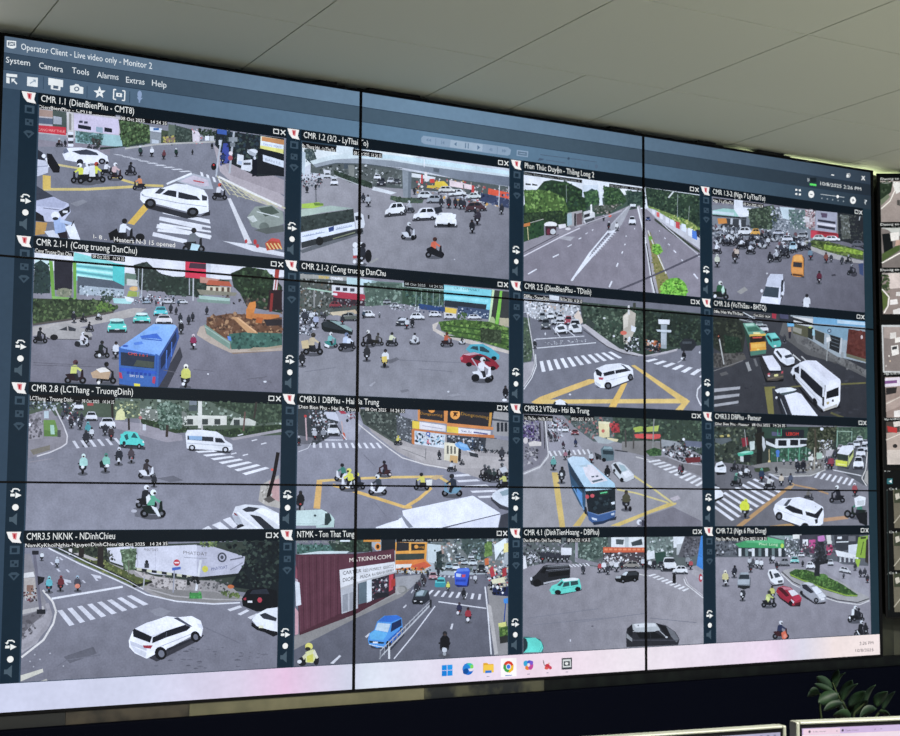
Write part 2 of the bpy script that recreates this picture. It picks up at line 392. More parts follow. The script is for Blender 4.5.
# silver car and scooter lower left
p('c3c6da', 106, 490, 150, 500, 205, 520, 212, 545, 190, 575, 140, 575, 104, 560)
p('3c414c', 106, 466, 120, 474, 162, 500, 108, 512); p('aeb2c8', 108, 512, 160, 500, 200, 520, 190, 535, 108, 528)
p('23262e', 175, 545, 208, 528, 210, 545, 185, 562); r('d8dade', 188, 542, 203, 549); p('202228', 104, 542, 130, 558, 134, 576, 104, 572)
l('50546a', 2, 130, 534, 178, 540)
p('cfd3dc', 133, 604, 160, 600, 190, 622, 260, 632, 240, 640, 150, 625)
p('9fb4d8', 160, 570, 178, 562, 200, 590, 192, 618, 165, 610); l('b8c8e2', 9, 180, 572, 215, 582); e('e8eaf2', 166, 556, 13, 12); e('2a2c34', 166, 566, 9, 5)
p('e4e8ee', 195, 590, 222, 580, 242, 632, 215, 636); p('26222a', 172, 610, 200, 604, 206, 636, 184, 634); l('3a3c42', 3, 214, 588, 222, 572)
# white suv in the middle
p('2c2e35', 425, 515, 600, 560, 630, 540, 630, 556, 560, 566, 440, 535)
p('b0b4bc', 530, 454, 578, 430, 630, 445, 640, 478, 600, 476, 560, 464); p('c8bec8', 540, 454, 580, 436, 622, 450, 628, 468, 600, 470); l('c04a50', 4, 580, 452, 612, 458)
p('eceef2', 421, 490, 430, 478, 470, 474, 488, 474, 526, 461, 560, 464, 612, 480, 624, 500, 626, 545, 600, 552, 560, 545, 470, 522, 430, 520, 420, 508)
p('262a33', 486, 493, 504, 480, 522, 482, 590, 499, 602, 511, 560, 509); p('3b4048', 463, 490, 480, 474, 496, 478, 480, 492)
p('e4e6ea', 530, 476, 536, 476, 534, 506, 528, 504); p('30343c', 605, 494, 622, 500, 620, 512, 606, 512)
l('e6e8ea', 6, 500, 462, 575, 430)
e('15171c', 451, 520, 17, 15); e('4a4d54', 451, 520, 9, 8); e('15171c', 578, 546, 18, 14); e('4a4d54', 578, 546, 9, 7)
l('9ea2aa', 2, 430, 498, 540, 520, 620, 530); p('9098a4', 424, 490, 434, 496, 426, 498)
moto(658, 510, 50, 'd8dade', '191a20', 'c85a48', 1)
# ghostly grey car on the right
p('8f988f', 742, 560, 765, 530, 815, 525, 848, 545, 852, 580, 800, 605, 755, 590); p('4e5a50', 775, 535, 815, 528, 838, 548, 795, 560)
p('c8cec8', 740, 562, 760, 556, 772, 572, 758, 578); l('d0d6d2', 3, 770, 545, 838, 562); e('6a736c', 792, 590, 15, 13); p('5c625e', 760, 600, 850, 585, 852, 605, 800, 612)
# barrier and cones
p('b4492e', 795, 640, 812, 626, 840, 632, 846, 655, 800, 662)
for k in range(4): l('e8c47a', 4, 800 + k * 11, 640, 812 + k * 11, 658)
p('c84a44', 806, 632, 816, 624, 838, 628, 838, 636); e('c0393c', 738, 634, 4, 6); e('c0393c', 765, 636, 5, 8); e('c0393c', 772, 648, 5, 6)
# riders at the bottom
moto(372, 640, 74, 'dfe4ea', '17191e', '1a1b20', 1); p('111318', 325, 610, 350, 595, 362, 625, 330, 632); e('17191e', 420, 622, 14, 12)
moto(580, 668, 74, '6e7478', '202226', '23252a', 1); p('bfe0e8', 575, 640, 600, 645, 592, 662, 570, 660)
p('0b0d12', 106, 224, 280, 243, 280, 254, 106, 234); tag_text('DienBienPhu - CMT8 _______', 116, 233, 345, 258, 8); tag_text('08 Oct 2025    14 24 35', 362, 268, 500, 284, 8)
text('f2f4f4', 'I- 8 ..', 280, 625, 320, 630, 12); text('f2f4f4', 'Heaters N-3 15 opened', 342, 634, 525, 652, 14)
# ---- CMR 1.2
feed(1, 0); frame(280, 120, 3.6)
p(('a09ea2', '74747c', 300, 220, 560, 560), 60, 90, 840, 150, 840, 580, 60, 520)
p('c8ccd2', 70, 95, 840, 150, 840, 320, 560, 260, 300, 200, 70, 220)
p('dfe6e4', 75, 90, 340, 110, 500, 130, 480, 140, 280, 118, 120, 150, 76, 180); p('d4dede', 204, 92, 264, 98, 264, 124, 204, 120)
p('3f4e50', 88, 105, 118, 100, 132, 140, 112, 158, 92, 140); blot(101, ['34423e', '55645e', '6c7a74'], 30, 3, 7, 88, 102, 130, 150); p('b8c6cc', 76, 110, 92, 118, 88, 200, 76, 200)
# under the flyover: dim street
p('545c5a', 110, 158, 290, 150, 440, 180, 560, 200, 822, 240, 822, 300, 700, 270, 480, 250, 330, 240, 200, 200, 110, 190)
blot(102, ['3c4644', '68706c', '8a918e', 'c8cccb', '2c3432', '4c5450'], 110, 3, 9, 110, 165, 290, 160, 440, 188, 440, 235, 300, 225, 180, 200)
blot(103, ['d8d8d4', 'b04848', '3a3a40', '9c8c84', 'e0d8d4', '5c5c60', 'c89c50'], 130, 3, 10, 470, 205, 640, 215, 822, 255, 822, 312, 640, 300, 490, 260)
p('e8c832', 558, 222, 590, 220, 606, 236, 580, 246, 556, 240); p('d8b83c', 530, 235, 560, 236, 560, 246, 528, 244); p('e8d4d4', 610, 216, 696, 236, 696, 252, 610, 238); p('d8dcdc', 470, 190, 560, 206, 556, 216, 470, 205)
p('c43c3c', 508, 196, 514, 198, 514, 230, 506, 228); p('d04038', 540, 212, 556, 212, 556, 226, 540, 226); p('c04844', 690, 235, 700, 237, 698, 275, 688, 273); p('e0dcd8', 520, 185, 530, 187, 530, 222, 520, 220)
p('e2583a', 750, 246, 824, 262, 824, 284, 748, 266); p('3c4660', 722, 262, 824, 285, 824, 318, 720, 292); blot(104, ['2c3450', '5a6684', '8a90a4', '23283a'], 24, 3, 7, 725, 268, 822, 312); l('c4c8cc', 3, 790, 236, 787, 310)
l('6c7070', 4, 660, 232, 664, 280)
# flyover deck
p(('d2dedd', 'c4d0d4', 110, 140, 822, 200), 108, 148, 180, 128, 260, 118, 380, 124, 520, 142, 830, 186, 830, 206, 520, 166, 400, 146, 280, 138, 190, 142, 118, 160)
p('c8e0e4', 380, 124, 520, 140, 830, 184, 830, 198, 500, 154, 400, 140, 290, 134, 292, 128)
p(('9aa2a8', '6c7480', 200, 150, 800, 230), 118, 160, 190, 142, 280, 138, 400, 146, 520, 166, 830, 206, 830, 240, 640, 214, 540, 190, 440, 172, 300, 158, 200, 156, 130, 172)
l('4c545a', 3, 130, 172, 200, 156, 300, 158, 440, 176); p('5c646c', 552, 172, 574, 176, 572, 190, 552, 186); e('c8ccd0', 519, 164, 3, 6)
l('e6e8ea', 3, 519, 140, 519, 165); p('49535a', 230, 158, 250, 158, 250, 176, 230, 176)
# pillars, hedge
p('8a9298', 440, 178, 474, 186, 470, 282, 443, 276); p('6c757c', 462, 186, 474, 188, 470, 282, 460, 280); p('80847e', 244, 162, 268, 164, 266, 215, 250, 214)
p('2e3a30', 192, 180, 250, 200, 330, 226, 332, 246, 250, 225, 195, 196); blot(105, ['26322a', '3a4a3c', '44544a'], 40, 3, 7, 195, 182, 250, 202, 330, 228, 328, 244, 240, 218)
p('46564a', 398, 272, 440, 280, 520, 280, 512, 300, 430, 298, 396, 286); blot(106, ['3c4c3c', '52624c', '2f3c32'], 30, 3, 7, 398, 274, 515, 284, 505, 298, 420, 296); l('b4b8b8', 3, 195, 200, 290, 236)
# distant vehicles left
p('d2d4d8', 155, 178, 182, 182, 180, 205, 160, 202); car(195, 236, 28, 26, 'd8dade'); car(142, 226, 22, 18, '6a7078'); car(170, 210, 26, 20, 'c8ccd0')
blot(107, ['3a4048', '6c747c', '2c3138', 'a4aab0', '7a4c50'], 50, 3, 6, 76, 190, 150, 195, 150, 240, 76, 245); moto(97, 262, 30, '2a2e36'); l('53585c', 3, 128, 232, 130, 298); moto(128, 250, 22, '23262c')
for x, y, wd, hh, c in ((365, 238, 34, 30, '3c4048'), (400, 228, 30, 20, 'c8ccd0'), (350, 215, 26, 20, 'dcdee2'), (420, 230, 30, 18, '555a60')): car(x, y, wd, hh, c)
p('d4d8da', 338, 240, 420, 262, 400, 268, 330, 252)
# parked and moving cars
car(700, 285, 46, 24, 'd4dcd8', 1, .05); car(640, 275, 60, 26, 'd8dcdc', 1, .05); car(525, 285, 60, 28, 'cdd3d4', 1); car(560, 300, 62, 30, '9aa0a6', 1); car(600, 262, 60, 24, 'd4d4d0', 1); car(705, 330, 76, 34, '4a3438', 1, .06)
for x, y, s in ((608, 318, 44), (632, 318, 40), (650, 322, 44), (662, 322, 38), (797, 340, 40), (580, 315, 40), (484, 268, 28)): moto(x, y, s, '2c2f36', '1b1d22', '5a5e64')
car(415, 346, 74, 48, 'e8eaec', -1, .1); moto(465, 334, 44, 'b0b4ba', '3c4048', 'c8ccd0', -1); car(522, 362, 86, 46, 'e6e8ec', -1, .05); p('2c3038', 555, 315, 580, 312, 585, 330, 560, 340)
car(597, 386, 78, 52, 'e8eaec', 0); p('e8eaec', 560, 345, 600, 334, 634, 340, 632, 352, 565, 362); e('14161a', 608, 378, 6, 9)
for x, y, s, c in ((318, 312, 44, 'b4b8be'), (300, 298, 36, '30343c')): moto(x, y, s, c, '24262c', '3c3e44')
moto(710, 378, 60, '34303a', '2a2428', '6a6468'); moto(692, 408, 50, '23262c', '15171b', '1c1e22'); moto(702, 340, 26, '2a2c32')
moto(463, 430, 62, '2c3038', 'c8ccd2', 'd4d8da', 1); e('14161a', 478, 424, 7, 10)
moto(556, 496, 74, 'd8674a', '1c1e24', '4a2c28', 1); p('191b21', 528, 462, 545, 455, 586, 480, 584, 498, 560, 490, 530, 475)
# truck
p('62666a', 70, 470, 260, 400, 300, 400, 300, 410, 80, 480)
p('a8c84a', 78, 302, 140, 296, 158, 308, 120, 318, 78, 318); p('6a8a34', 120, 298, 156, 300, 156, 308, 125, 308)
p(('b4c4b4', '9aaca4', 80, 330, 260, 320), 74, 322, 120, 318, 180, 308, 264, 318, 150, 334, 74, 350)
p('38423f', 74, 348, 264, 320, 268, 366, 74, 404); blot(108, ['303a38', '434e4a', '2a3230'], 40, 5, 11, 76, 350, 262, 324, 264, 362, 76, 398)
p('dfe6f0', 74, 406, 268, 366, 272, 392, 76, 440); l('98a4b8', 3, 80, 420, 160, 404); l('98a4b8', 3, 200, 394, 260, 382); p('34487c', 174, 388, 194, 382, 194, 398, 176, 404); text('8a9cc0', 'VAN TAI', 86, 422, 150, 408, 8); text('8a9cc0', 'SAI GON', 204, 394, 260, 382, 8)
p('33383a', 76, 440, 272, 394, 296, 388, 300, 402, 240, 420, 78, 462); e('1f2224', 142, 436, 14, 16); e('1f2224', 285, 402, 10, 12); l('7c8266', 4, 190, 428, 270, 404)
p('d8dce0', 266, 336, 285, 330, 300, 342, 306, 376, 302, 388, 274, 392); p('2b3038', 270, 346, 290, 344, 296, 358, 272, 362); r('22262a', 316, 342, 322, 356)
# twin riders by the seam
moto(292, 522, 82, '2a2e36', '17191e', 'dfe3e6'); e('e4e6e8', 270, 450, 9, 10); e('24262c', 300, 452, 9, 10); p('d4d8dc', 262, 462, 282, 458, 286, 486, 264, 488); e('17191d', 318, 490, 12, 24); p('b0484c', 262, 488, 276, 488, 276, 498, 262, 498); e('e0e2e4', 268, 510, 6, 7); e('e0e2e4', 295, 515, 5, 4)
p('9c9c98', 320, 512, 350, 496, 356, 500, 330, 516); p('a8a8a6', 340, 540, 380, 530, 370, 540); e('d8dade', 564, 552, 5, 2.5); e('b8bac0', 628, 502, 3, 2); e('a4a4aa', 150, 505, 3, 2)
p('0b0d12', 78, 78, 202, 96, 202, 116, 78, 100); p('0b0d12', 262, 104, 368, 120, 368, 138, 262, 126); text('e0e4e6', 'Ba Thang Hai - LyThaiTo', 80, 97, 198, 114, 11); text('e0e4e6', '08 Oct 2025  14 24 35', 266, 123, 365, 136, 11)
# ---- Phan Thuc Duyen
feed(2, 0); frame(505, 150, 4.2857)
p(('827d85', '8e8890', 300, 260, 560, 580), 60, 90, 850, 150, 850, 640, 60, 590)
p('e0e4e6', 70, 90, 850, 160, 850, 260, 500, 250, 300, 300, 70, 300)
p('43564a', 330, 232, 420, 205, 440, 185, 600, 200, 600, 245, 440, 275, 330, 300)
# trees left
p('e6e8e8', 78, 118, 170, 128, 160, 162, 78, 155); p('3c4040', 88, 142, 110, 145, 110, 152, 88, 150); p('3c4040', 116, 144, 138, 148, 138, 154, 116, 152)
p('2f4430', 165, 135, 200, 128, 270, 140, 330, 170, 350, 230, 330, 300, 280, 330, 180, 330, 78, 300, 78, 240)
blot(201, ['243628', '34502e', '41603a', '1c2c22', '2b4434'], 120, 5, 12, 165, 138, 260, 135, 340, 180, 350, 250, 300, 320, 250, 300, 240, 220, 180, 190)
blot(202, ['4c6c34', '5f8240', '3a562c', '749a4c', '2d4426', '86a85a'], 130, 5, 11, 80, 172, 150, 170, 200, 180, 250, 200, 268, 250, 240, 300, 90, 290)
blot(203, ['26382a', '1f2e24', '34482e', '3e5434'], 90, 5, 12, 80, 270, 240, 260, 260, 310, 240, 330, 165, 320, 80, 340)
p('cfd8de', 332, 150, 400, 150, 412, 170, 420, 240, 330, 200); p('34484a', 340, 185, 372, 165, 400, 178, 405, 230, 350, 240); blot(204, ['33503a', '42643e', '263c2e', '557a4c'], 60, 4, 9, 335, 180, 395, 170, 405, 230, 350, 245)
p('e4e8ea', 400, 140, 412, 160, 416, 240, 402, 250, 408, 200, 398, 165)
blot(205, ['34502e', '2c4434', '42603c', '56754a', '223628'], 110, 4, 10, 420, 155, 500, 165, 520, 220, 500, 240, 430, 245); p('e4e6e4', 490, 165, 525, 170, 512, 195)
blot(206, ['2c4038', '3a5044', '4a6050', '243834'], 90, 4, 10, 515, 175, 600, 180, 600, 230, 530, 232)
l('8a9890', 2, 262, 150, 264, 225)
# pavement and shops left
p('8f8a90', 78, 395, 180, 355, 330, 320, 460, 270, 540, 235, 540, 245, 440, 295, 330, 330, 230, 370, 78, 445)
p('2c4a30', 78, 330, 165, 300, 168, 365, 78, 395); blot(207, ['25402a', '34562f', '1d3424'], 30, 4, 9, 80, 325, 160, 305, 165, 365, 80, 388)
p('c87a3c', 76, 318, 108, 310, 106, 325, 78, 330); l('b4b4a8', 3, 108, 312, 165, 296); l('c8c08c', 3, 96, 330, 100, 385)
p('a8a4a4', 268, 270, 330, 258, 334, 320, 270, 330); p('a0b4b8', 266, 275, 285, 268, 288, 320, 266, 326); r('2c2c30', 296, 272, 304, 325); p('6c5a5c', 305, 275, 330, 268, 330, 318, 306, 322)
blot(208, ['2c3a2e', '3c4a3c', 'a89c94', '6c7468'], 50, 4, 8, 380, 240, 500, 232, 440, 275, 385, 270)
e('e6e4e0', 195, 320, 28, 13); p('3a2c30', 172, 326, 220, 326, 218, 364, 174, 366); e('c4c8ca', 205, 350, 12, 12); e('6c2c3c', 186, 350, 8, 14); p('e0dcdc', 228, 320, 260, 316, 262, 332, 232, 338); e('d8d4d4', 270, 338, 12, 6)
p('cfd0d0', 336, 265, 362, 258, 384, 268, 386, 300, 350, 318, 336, 310); p('2c3034', 338, 278, 362, 270, 364, 284, 338, 292); p('4c5054', 340, 300, 384, 288, 384, 304, 350, 320)
p('e4e4e0', 365, 235, 372, 232, 374, 270, 366, 270); e('e0604a', 449, 281, 7, 7); moto(422, 304, 26, '23262c')
l('d4d0d4', 5, 80, 455, 240, 372, 320, 335); l('55525a', 4, 78, 440, 230, 362); l('b8b4b8', 4, 300, 332, 500, 260)
p('a8a6aa', 228, 380, 250, 370, 298, 372, 280, 390)
# paint on the carriageway
for q in ((98, 532, 136, 510, 5), (204, 460, 230, 447, 5), (268, 415, 286, 405, 4), (315, 382, 327, 376, 4), (345, 360, 354, 355, 3), (372, 345, 378, 341, 3)): l('dfe0e4', q[4], *q[:4])
p('e2e4e8', 280, 560, 290, 562, 300, 545, 470, 350, 492, 330, 482, 326, 440, 345, 360, 440)
p('77747f', 358, 462, 390, 430, 455, 358, 440, 354, 372, 436)
for k in range(12):
    t = k / 11; x, y = 372 + 88 * t, 450 - 95 * t; l('e0e2e6', 3.5 - t, x - 6, y - 4, x + 16, y)
p('a4a4a8', 446, 325, 520, 245, 536, 238, 538, 244, 500, 320, 480, 340, 440, 350)
l('b8b8bc', 4, 450, 325, 530, 242); moto(444, 340, 34, '23262c'); moto(480, 346, 38, 'd0d0d0', '2c2e34', '34363c')
for q in ((446, 588, 458, 562, 7), (478, 500, 484, 484, 6), (500, 444, 504, 434, 5), (512, 408, 515, 402, 4), (518, 372, 520, 366, 3), (555, 340, 556, 334, 3)): l('dfe0e4', q[4], *q[:4])
r('3a3c42', 540, 240, 558, 252); r('e0e4e6', 536, 232, 560, 242); car(545, 322, 30, 38, 'e6e8ec', 0); car(613, 304, 22, 18, '2c3c6c', 0)
# median
p('a8a4a8', 565, 240, 578, 238, 612, 370, 650, 560, 670, 620, 630, 618, 600, 400)
l('e0e0e0', 6, 568, 245, 600, 380, 628, 560, 640, 618); l('3c3a40', 4, 606, 400, 632, 560, 648, 618)
p('86804c', 612, 360, 622, 352, 680, 500, 730, 625, 660, 625, 640, 520); blot(209, ['8a8050', '6c7034', 'a0985c', '5c6630'], 50, 4, 8, 618, 380, 650, 430, 700, 560, 700, 620, 660, 620, 632, 500)
l('d8d6d0', 5, 612, 345, 650, 440, 690, 530)
blot(210, ['78b43c', '5c9430', '90c84c', '486e28'], 60, 4, 9, 632, 405, 660, 405, 678, 435, 650, 450, 630, 430); e('6ca83c', 622, 378, 8, 10)
e('6cb03c', 725, 588, 52, 40); blot(211, ['78c23c', '5c9c30', '98d850', '4a7a28', '86cc44'], 130, 5, 11, 668, 590, 690, 560, 740, 548, 778, 580, 778, 625, 670, 625); blot(212, ['3c6424'], 14, 3, 5, 690, 570, 760, 610)
# right carriageway side, trees and wall of posters
p('2f4032', 600, 160, 836, 195, 836, 380, 760, 320, 680, 285, 610, 240); blot(213, ['25362c', '34493a', '435a40', '1d2c26', '526a4c'], 150, 4, 11, 602, 165, 832, 198, 832, 340, 720, 300, 610, 240)
blot(214, ['6c8c44', '86a44c', 'a8b45c', '55703a', 'c4c87c'], 70, 4, 9, 610, 238, 700, 270, 800, 310, 834, 335, 834, 362, 770, 335, 700, 300, 620, 258); l('d8dcd8', 6, 722, 178, 700, 205); l('9aa4a0', 2, 740, 190, 738, 290); l('8a948c', 2, 790, 240, 786, 300)
p('c4c4c8', 600, 246, 640, 255, 740, 315, 836, 365, 836, 425, 740, 360, 640, 285)
for a, b, c in ((636, 262, 'e6e4e8'), (655, 272, 'd86058'), (670, 280, 'e0e0e4'), (695, 295, 'e4e4e8'), (715, 305, 'dfe4ec'), (740, 315, 'c84a4c'), (765, 325, 'dce4f0'), (795, 345, 'e0e4ea'), (812, 355, '4c7ac8')):
    s = .5 + (a - 600) / 300; p(c, a - 9*s, b - 10*s, a + 9*s, b - 4*s, a + 9*s, b + 26*s, a - 9*s, b + 18*s)
p('2c2c34', 818, 340, 834, 345, 834, 378, 822, 370); p('3c4438', 640, 292, 740, 362, 834, 432, 834, 442, 730, 372, 640, 302)
l('c4c2c6', 4, 606, 250, 700, 340, 830, 450)
for q in ((722, 430, 733, 440, 5), (698, 402, 706, 408, 4), (682, 376, 688, 381, 4), (660, 345, 664, 349, 3), (756, 470, 762, 475, 4), (808, 530, 826, 552, 6), (824, 450, 832, 456, 5)): l('dcdce2', q[4], *q[:4])
l('47454f', 8, 470, 606, 560, 570, 700, 510, 834, 448); l('5c5a64', 3, 470, 606, 560, 570, 700, 510, 834, 448)
p('0b0d12', 80, 92, 330, 128, 330, 142, 80, 106); text('9ca4a8', 'Phan Thuc Duyen - Thang Long 2', 82, 104, 320, 137, 8); p('0b0d12', 446, 144, 590, 164, 590, 176, 446, 158); text('a8b0b4', '08 Oct 2025  14 24 35', 450, 156, 586, 173, 8)
# ---- CMR 1.3-2
feed(3, 0); frame(695, 165, 4.5)
p(('7c7a82', '5a5860', 350, 400, 560, 640), 60, 130, 800, 180, 800, 680, 60, 640)
# backdrop
p('7c8288', 78, 180, 760, 210, 760, 340, 500, 340, 340, 330, 78, 320)
blot(302, ['5c6068', '8a8e94', '44484e', 'a0a4a8', '34383e'], 120, 4, 10, 80, 270, 260, 270, 260, 320, 80, 330)
p('dfe2e6', 175, 150, 215, 156, 215, 190, 290, 200, 285, 225, 200, 236, 175, 235); p('9cc8bc', 78, 205, 130, 195, 175, 200, 200, 236, 130, 228, 78, 222); p('c8d8dc', 78, 206, 175, 215, 175, 228, 78, 218); p('34383c', 78, 222, 230, 236, 232, 244, 78, 230); p('3c4044', 130, 240, 230, 245, 228, 280, 130, 278); p('b8bcc0', 160, 240, 170, 242, 168, 275, 158, 275); p('c8ccd0', 198, 245, 206, 246, 208, 280, 196, 280)
p('c8843c', 100, 240, 140, 240, 145, 262, 105, 266); p('3a3c40', 120, 264, 200, 270, 200, 282, 120, 278)
blot(303, ['3c4a3a', '4f6048', '2f3c30', '60705a', '2a3430'], 120, 4, 11, 240, 200, 350, 180, 380, 230, 345, 290, 250, 285)
blot(304, ['a8b0b4', '5c646c', '8c949a', '44505a', 'c8ccd0', '70787e'], 90, 4, 9, 340, 190, 420, 195, 420, 300, 350, 300)
p('c4d4d8', 380, 188, 450, 195, 435, 250, 395, 240); p('587c68', 448, 205, 500, 240, 480, 290, 452, 270); blot(305, ['3c5c50', '6c8c7c', 'd4d8d8', '44545c', '8a9098'], 60, 4, 8, 420, 200, 520, 205, 510, 290, 430, 290)
p('b0a0a0', 495, 200, 540, 205, 540, 285, 500, 280); blot(306, ['8c4c50', 'c8c0c0', '6c5c60', '4c4448', 'd4d0d0'], 40, 4, 8, 498, 200, 540, 285); r('d4d0d0', 492, 235, 515, 258)
p('a4a4b0', 545, 205, 640, 215, 635, 305, 540, 295); p('34343e', 552, 244, 632, 255, 632, 266, 552, 254); p('34343e', 552, 270, 630, 282, 629, 294, 552, 282); p('d8d4d8', 548, 258, 634, 270, 633, 280, 548, 268); p('5c4c60', 565, 215, 595, 218, 593, 238, 570, 236)
p('a8303c', 522, 292, 650, 308, 648, 328, 520, 325); p('c43c4c', 520, 295, 548, 298, 545, 330, 520, 328); p('7c2830', 555, 298, 640, 310, 640, 316, 555, 306)
p('25282c', 640, 215, 760, 212, 760, 380, 690, 350, 645, 340); blot(307, ['1c2022', '2f3434', '3a403c', '4c504a'], 60, 4, 10, 645, 220, 755, 225, 755, 370, 690, 345, 650, 330)
blot(308, ['6c706c', '8a8e88', '54584f', '44483f'], 60, 4, 8, 655, 225, 690, 225, 700, 330, 660, 335); l('7c7c78', 4, 640, 225, 642, 310); l('c8ccd0', 3, 742, 232, 738, 250)
car(560, 340, 60, 26, 'c4ccc8', 1); car(618, 345, 70, 26, 'd8dadc', 1); car(735, 370, 60, 30, '5c5e64', 1)
# island
p('a8a4a0', 480, 345, 500, 335, 520, 350, 600, 390, 680, 415, 757, 432, 757, 444, 680, 436, 590, 412, 500, 375)
p('4c5c30', 498, 350, 530, 338, 600, 345, 757, 385, 757, 428, 680, 412, 600, 392, 520, 365)
blot(309, ['3c4c26', '5f7434', '2f3c22', '6c7c3c', '7c8c50'], 90, 4, 9, 500, 348, 600, 345, 755, 390, 755, 424, 680, 408, 560, 380)
p('7c9830', 578, 358, 650, 368, 680, 378, 650, 392, 580, 380); p('88a838', 680, 372, 750, 388, 755, 405, 700, 398, 680, 388); blot(310, ['8caa34', '6c8a2c', '98b440'], 50, 4, 8, 580, 358, 660, 370, 755, 392, 752, 404, 660, 388, 585, 378)
# swarm of scooters
R_ = random.Random(77)
pts = []
for k in range(70):
    t = R_.random(); x = 90 + 430 * t; y = 310 + 60 * t ** .8 * .9 + R_.uniform(-20, 46) - (8 if t > .8 else 0); pts.append((y, x))
for y, x in sorted(pts): moto(x, y, 34 + (y - 300) * .14, R_.choice(['2c2e36', '3c404a', 'c4c8cc', '54585f', '23262c', '8a8e96', '6c4c50']), R_.choice(['1b1d22', '24262c', 'b0b4b8']), R_.choice(['d4d8da', '34363c', '8a8e94', '5c6066']), R_.choice([0, 0, 1, -1]))
car(228, 318, 70, 38, 'd8dadc', 1); car(270, 318, 44, 32, 'd4a048', -1); car(375, 315, 50, 24, 'b0b4be', 0); car(415, 345, 50, 28, 'c8ccd4', 0); car(480, 330, 40, 26, '9ca0a4', 0); car(440, 388, 34, 42, 'a8c8d4', 0)
for x, y, s, c, h in ((98, 400, 50, 'd4d8dc', 'e0e2e4'), (100, 460, 60, 'c8ccb8', 'd8dcd4'), (180, 442, 66, '3a3434', 'c4a89c'), (190, 420, 50, 'c8b8a8', '34343a'), (250, 402, 50, 'c8ccd4', '5c6068'), (210, 378, 50, 'd4d8dc', '34363c'), (335, 440, 50, '23252b', '2c2e34'), (365, 436, 56, 'b4b8be', 'd4d8dc'), (400, 420, 60, '34363e', 'c4c8cc'), (385, 400, 50, '3c3e48', '54565c'), (520, 428, 54, '6c8494', '3a3c42'), (590, 442, 50, '7c4c40', '3c3434'), (612, 438, 40, '34363c', 'b4b8bc'), (660, 448, 40, '3a3c42', '8a8e94'), (690, 444, 40, '34363c', 'b0b4b8'), (705, 496, 50, '2c2e36', '8a8c92')): moto(x, y, s, c, '1b1d22', h, random.Random(x).choice([0, 1, -1]))
p('3c4a6c', 735, 445, 757, 440, 757, 500, 740, 490)
# orange taxi
p('2c2a2e', 430, 495, 490, 508, 492, 420, 485, 410); p('d08a3c', 432, 450, 440, 410, 455, 402, 480, 404, 488, 420, 488, 500, 470, 505, 440, 500, 432, 480); p('e8a850', 444, 408, 480, 406, 484, 435, 442, 432); p('34343a', 442, 436, 482, 440, 480, 462, 440, 458); p('dc9448', 436, 462, 484, 466, 486, 490, 436, 486); p('5c3c28', 438, 488, 484, 494, 484, 502, 440, 498)
moto(558, 534, 58, '5c2434', '2a1c22', '23252a'); moto(500, 660, 80, 'd4d6da', 'd8dade', '23252a'); p('d8dade', 488, 615, 512, 615, 514, 650, 486, 650)
moto(112, 606, 84, '2c5c3c', '1c2622', 'd0d4d0', 1); p('b8dcc8', 118, 560, 128, 540, 134, 570, 122, 580); e('e0e2e4', 90, 590, 7, 8)
# silver car
p('2c2b30', 380, 620, 402, 560, 404, 500, 390, 610); p('d8dbe6', 318, 555, 326, 510, 340, 490, 395, 492, 396, 520, 388, 600, 380, 634, 292, 625, 300, 590); p('c4c8d4', 332, 500, 345, 490, 394, 494, 392, 548, 316, 544); p('3a4650', 318, 546, 378, 552, 374, 598, 302, 590); p('25282f', 388, 520, 398, 515, 396, 580, 384, 598); p('e2e4ee', 300, 592, 376, 600, 376, 636, 290, 628); e('d4d6dc', 300, 566, 6, 8); e('d8dae0', 394, 578, 7, 9); p('d8dae4', 396, 540, 402, 520, 402, 570, 396, 580)
p('9a9894', 188, 570, 222, 548, 238, 562, 206, 582); e('c8c8cc', 324, 488, 4, 4); p('3c3b42', 612, 494, 630, 490, 634, 498, 616, 500); e('3c3b42', 715, 495, 14, 8)
p('0b0d12', 80, 148, 175, 160, 175, 178, 80, 166); p('0b0d12', 215, 165, 308, 176, 308, 192, 215, 180); text('dfe4e6', 'Nga 7 LyThaiTo', 82, 164, 170, 176, 11); text('dfe4e6', '08 Oct 2025 14:24', 218, 179, 305, 190, 10)
# ---- CMR 2.1-1
feed(0, 1); frame(0, 230, 3)
p(('96949c', '72707a', 450, 210, 450, 490), 80, 60, 860, 60, 860, 500, 80, 480)
p('e2e2e6', 95, 60, 860, 90, 860, 140, 640, 150, 380, 130, 95, 120)
# left: sign pillars, pale green tower
p('cfe6e2', 105, 82, 150, 84, 150, 110, 105, 100); p('2c3e3c', 104, 100, 122, 90, 145, 106, 152, 140, 150, 190, 100, 190); blot(21, ['1f2c30', '30443c', '3a4c4c', '243430'], 36, 3, 7, 102, 100, 152, 190)
p('84d6d0', 220, 66, 340, 96, 340, 168, 220, 150); p('4cc8c4', 338, 98, 374, 104, 373, 168, 338, 164)
for k in range(5): p('b6ece6' if k % 2 == 0 else '5aa4a8', 224, 95 + k * 9, 338, 105 + k * 11, 338, 112 + k * 11, 224, 101 + k * 9)
p('56606a', 232, 138, 340, 152, 372, 168, 372, 200, 232, 190); p('a6b4bc', 240, 166, 372, 178, 372, 200, 238, 194); blot(22, ['dde4e8', '3a444e', '6a7680', 'c0ccd2', '586c66'], 40, 2, 6, 236, 165, 372, 176, 372, 202, 236, 196)
p('2a2a33', 162, 92, 218, 96, 216, 182, 164, 180)
p('6ea23e', 147, 92, 158, 94, 166, 212, 156, 210); p('6fa640', 218, 96, 229, 98, 229, 214, 222, 216); p('86b660', 156, 198, 228, 204, 228, 214, 158, 208)
e('8a8c74', 192, 188, 24, 14); blot(23, ['a0a088', '6c7460', '787c68'], 14, 3, 6, 172, 178, 214, 200)
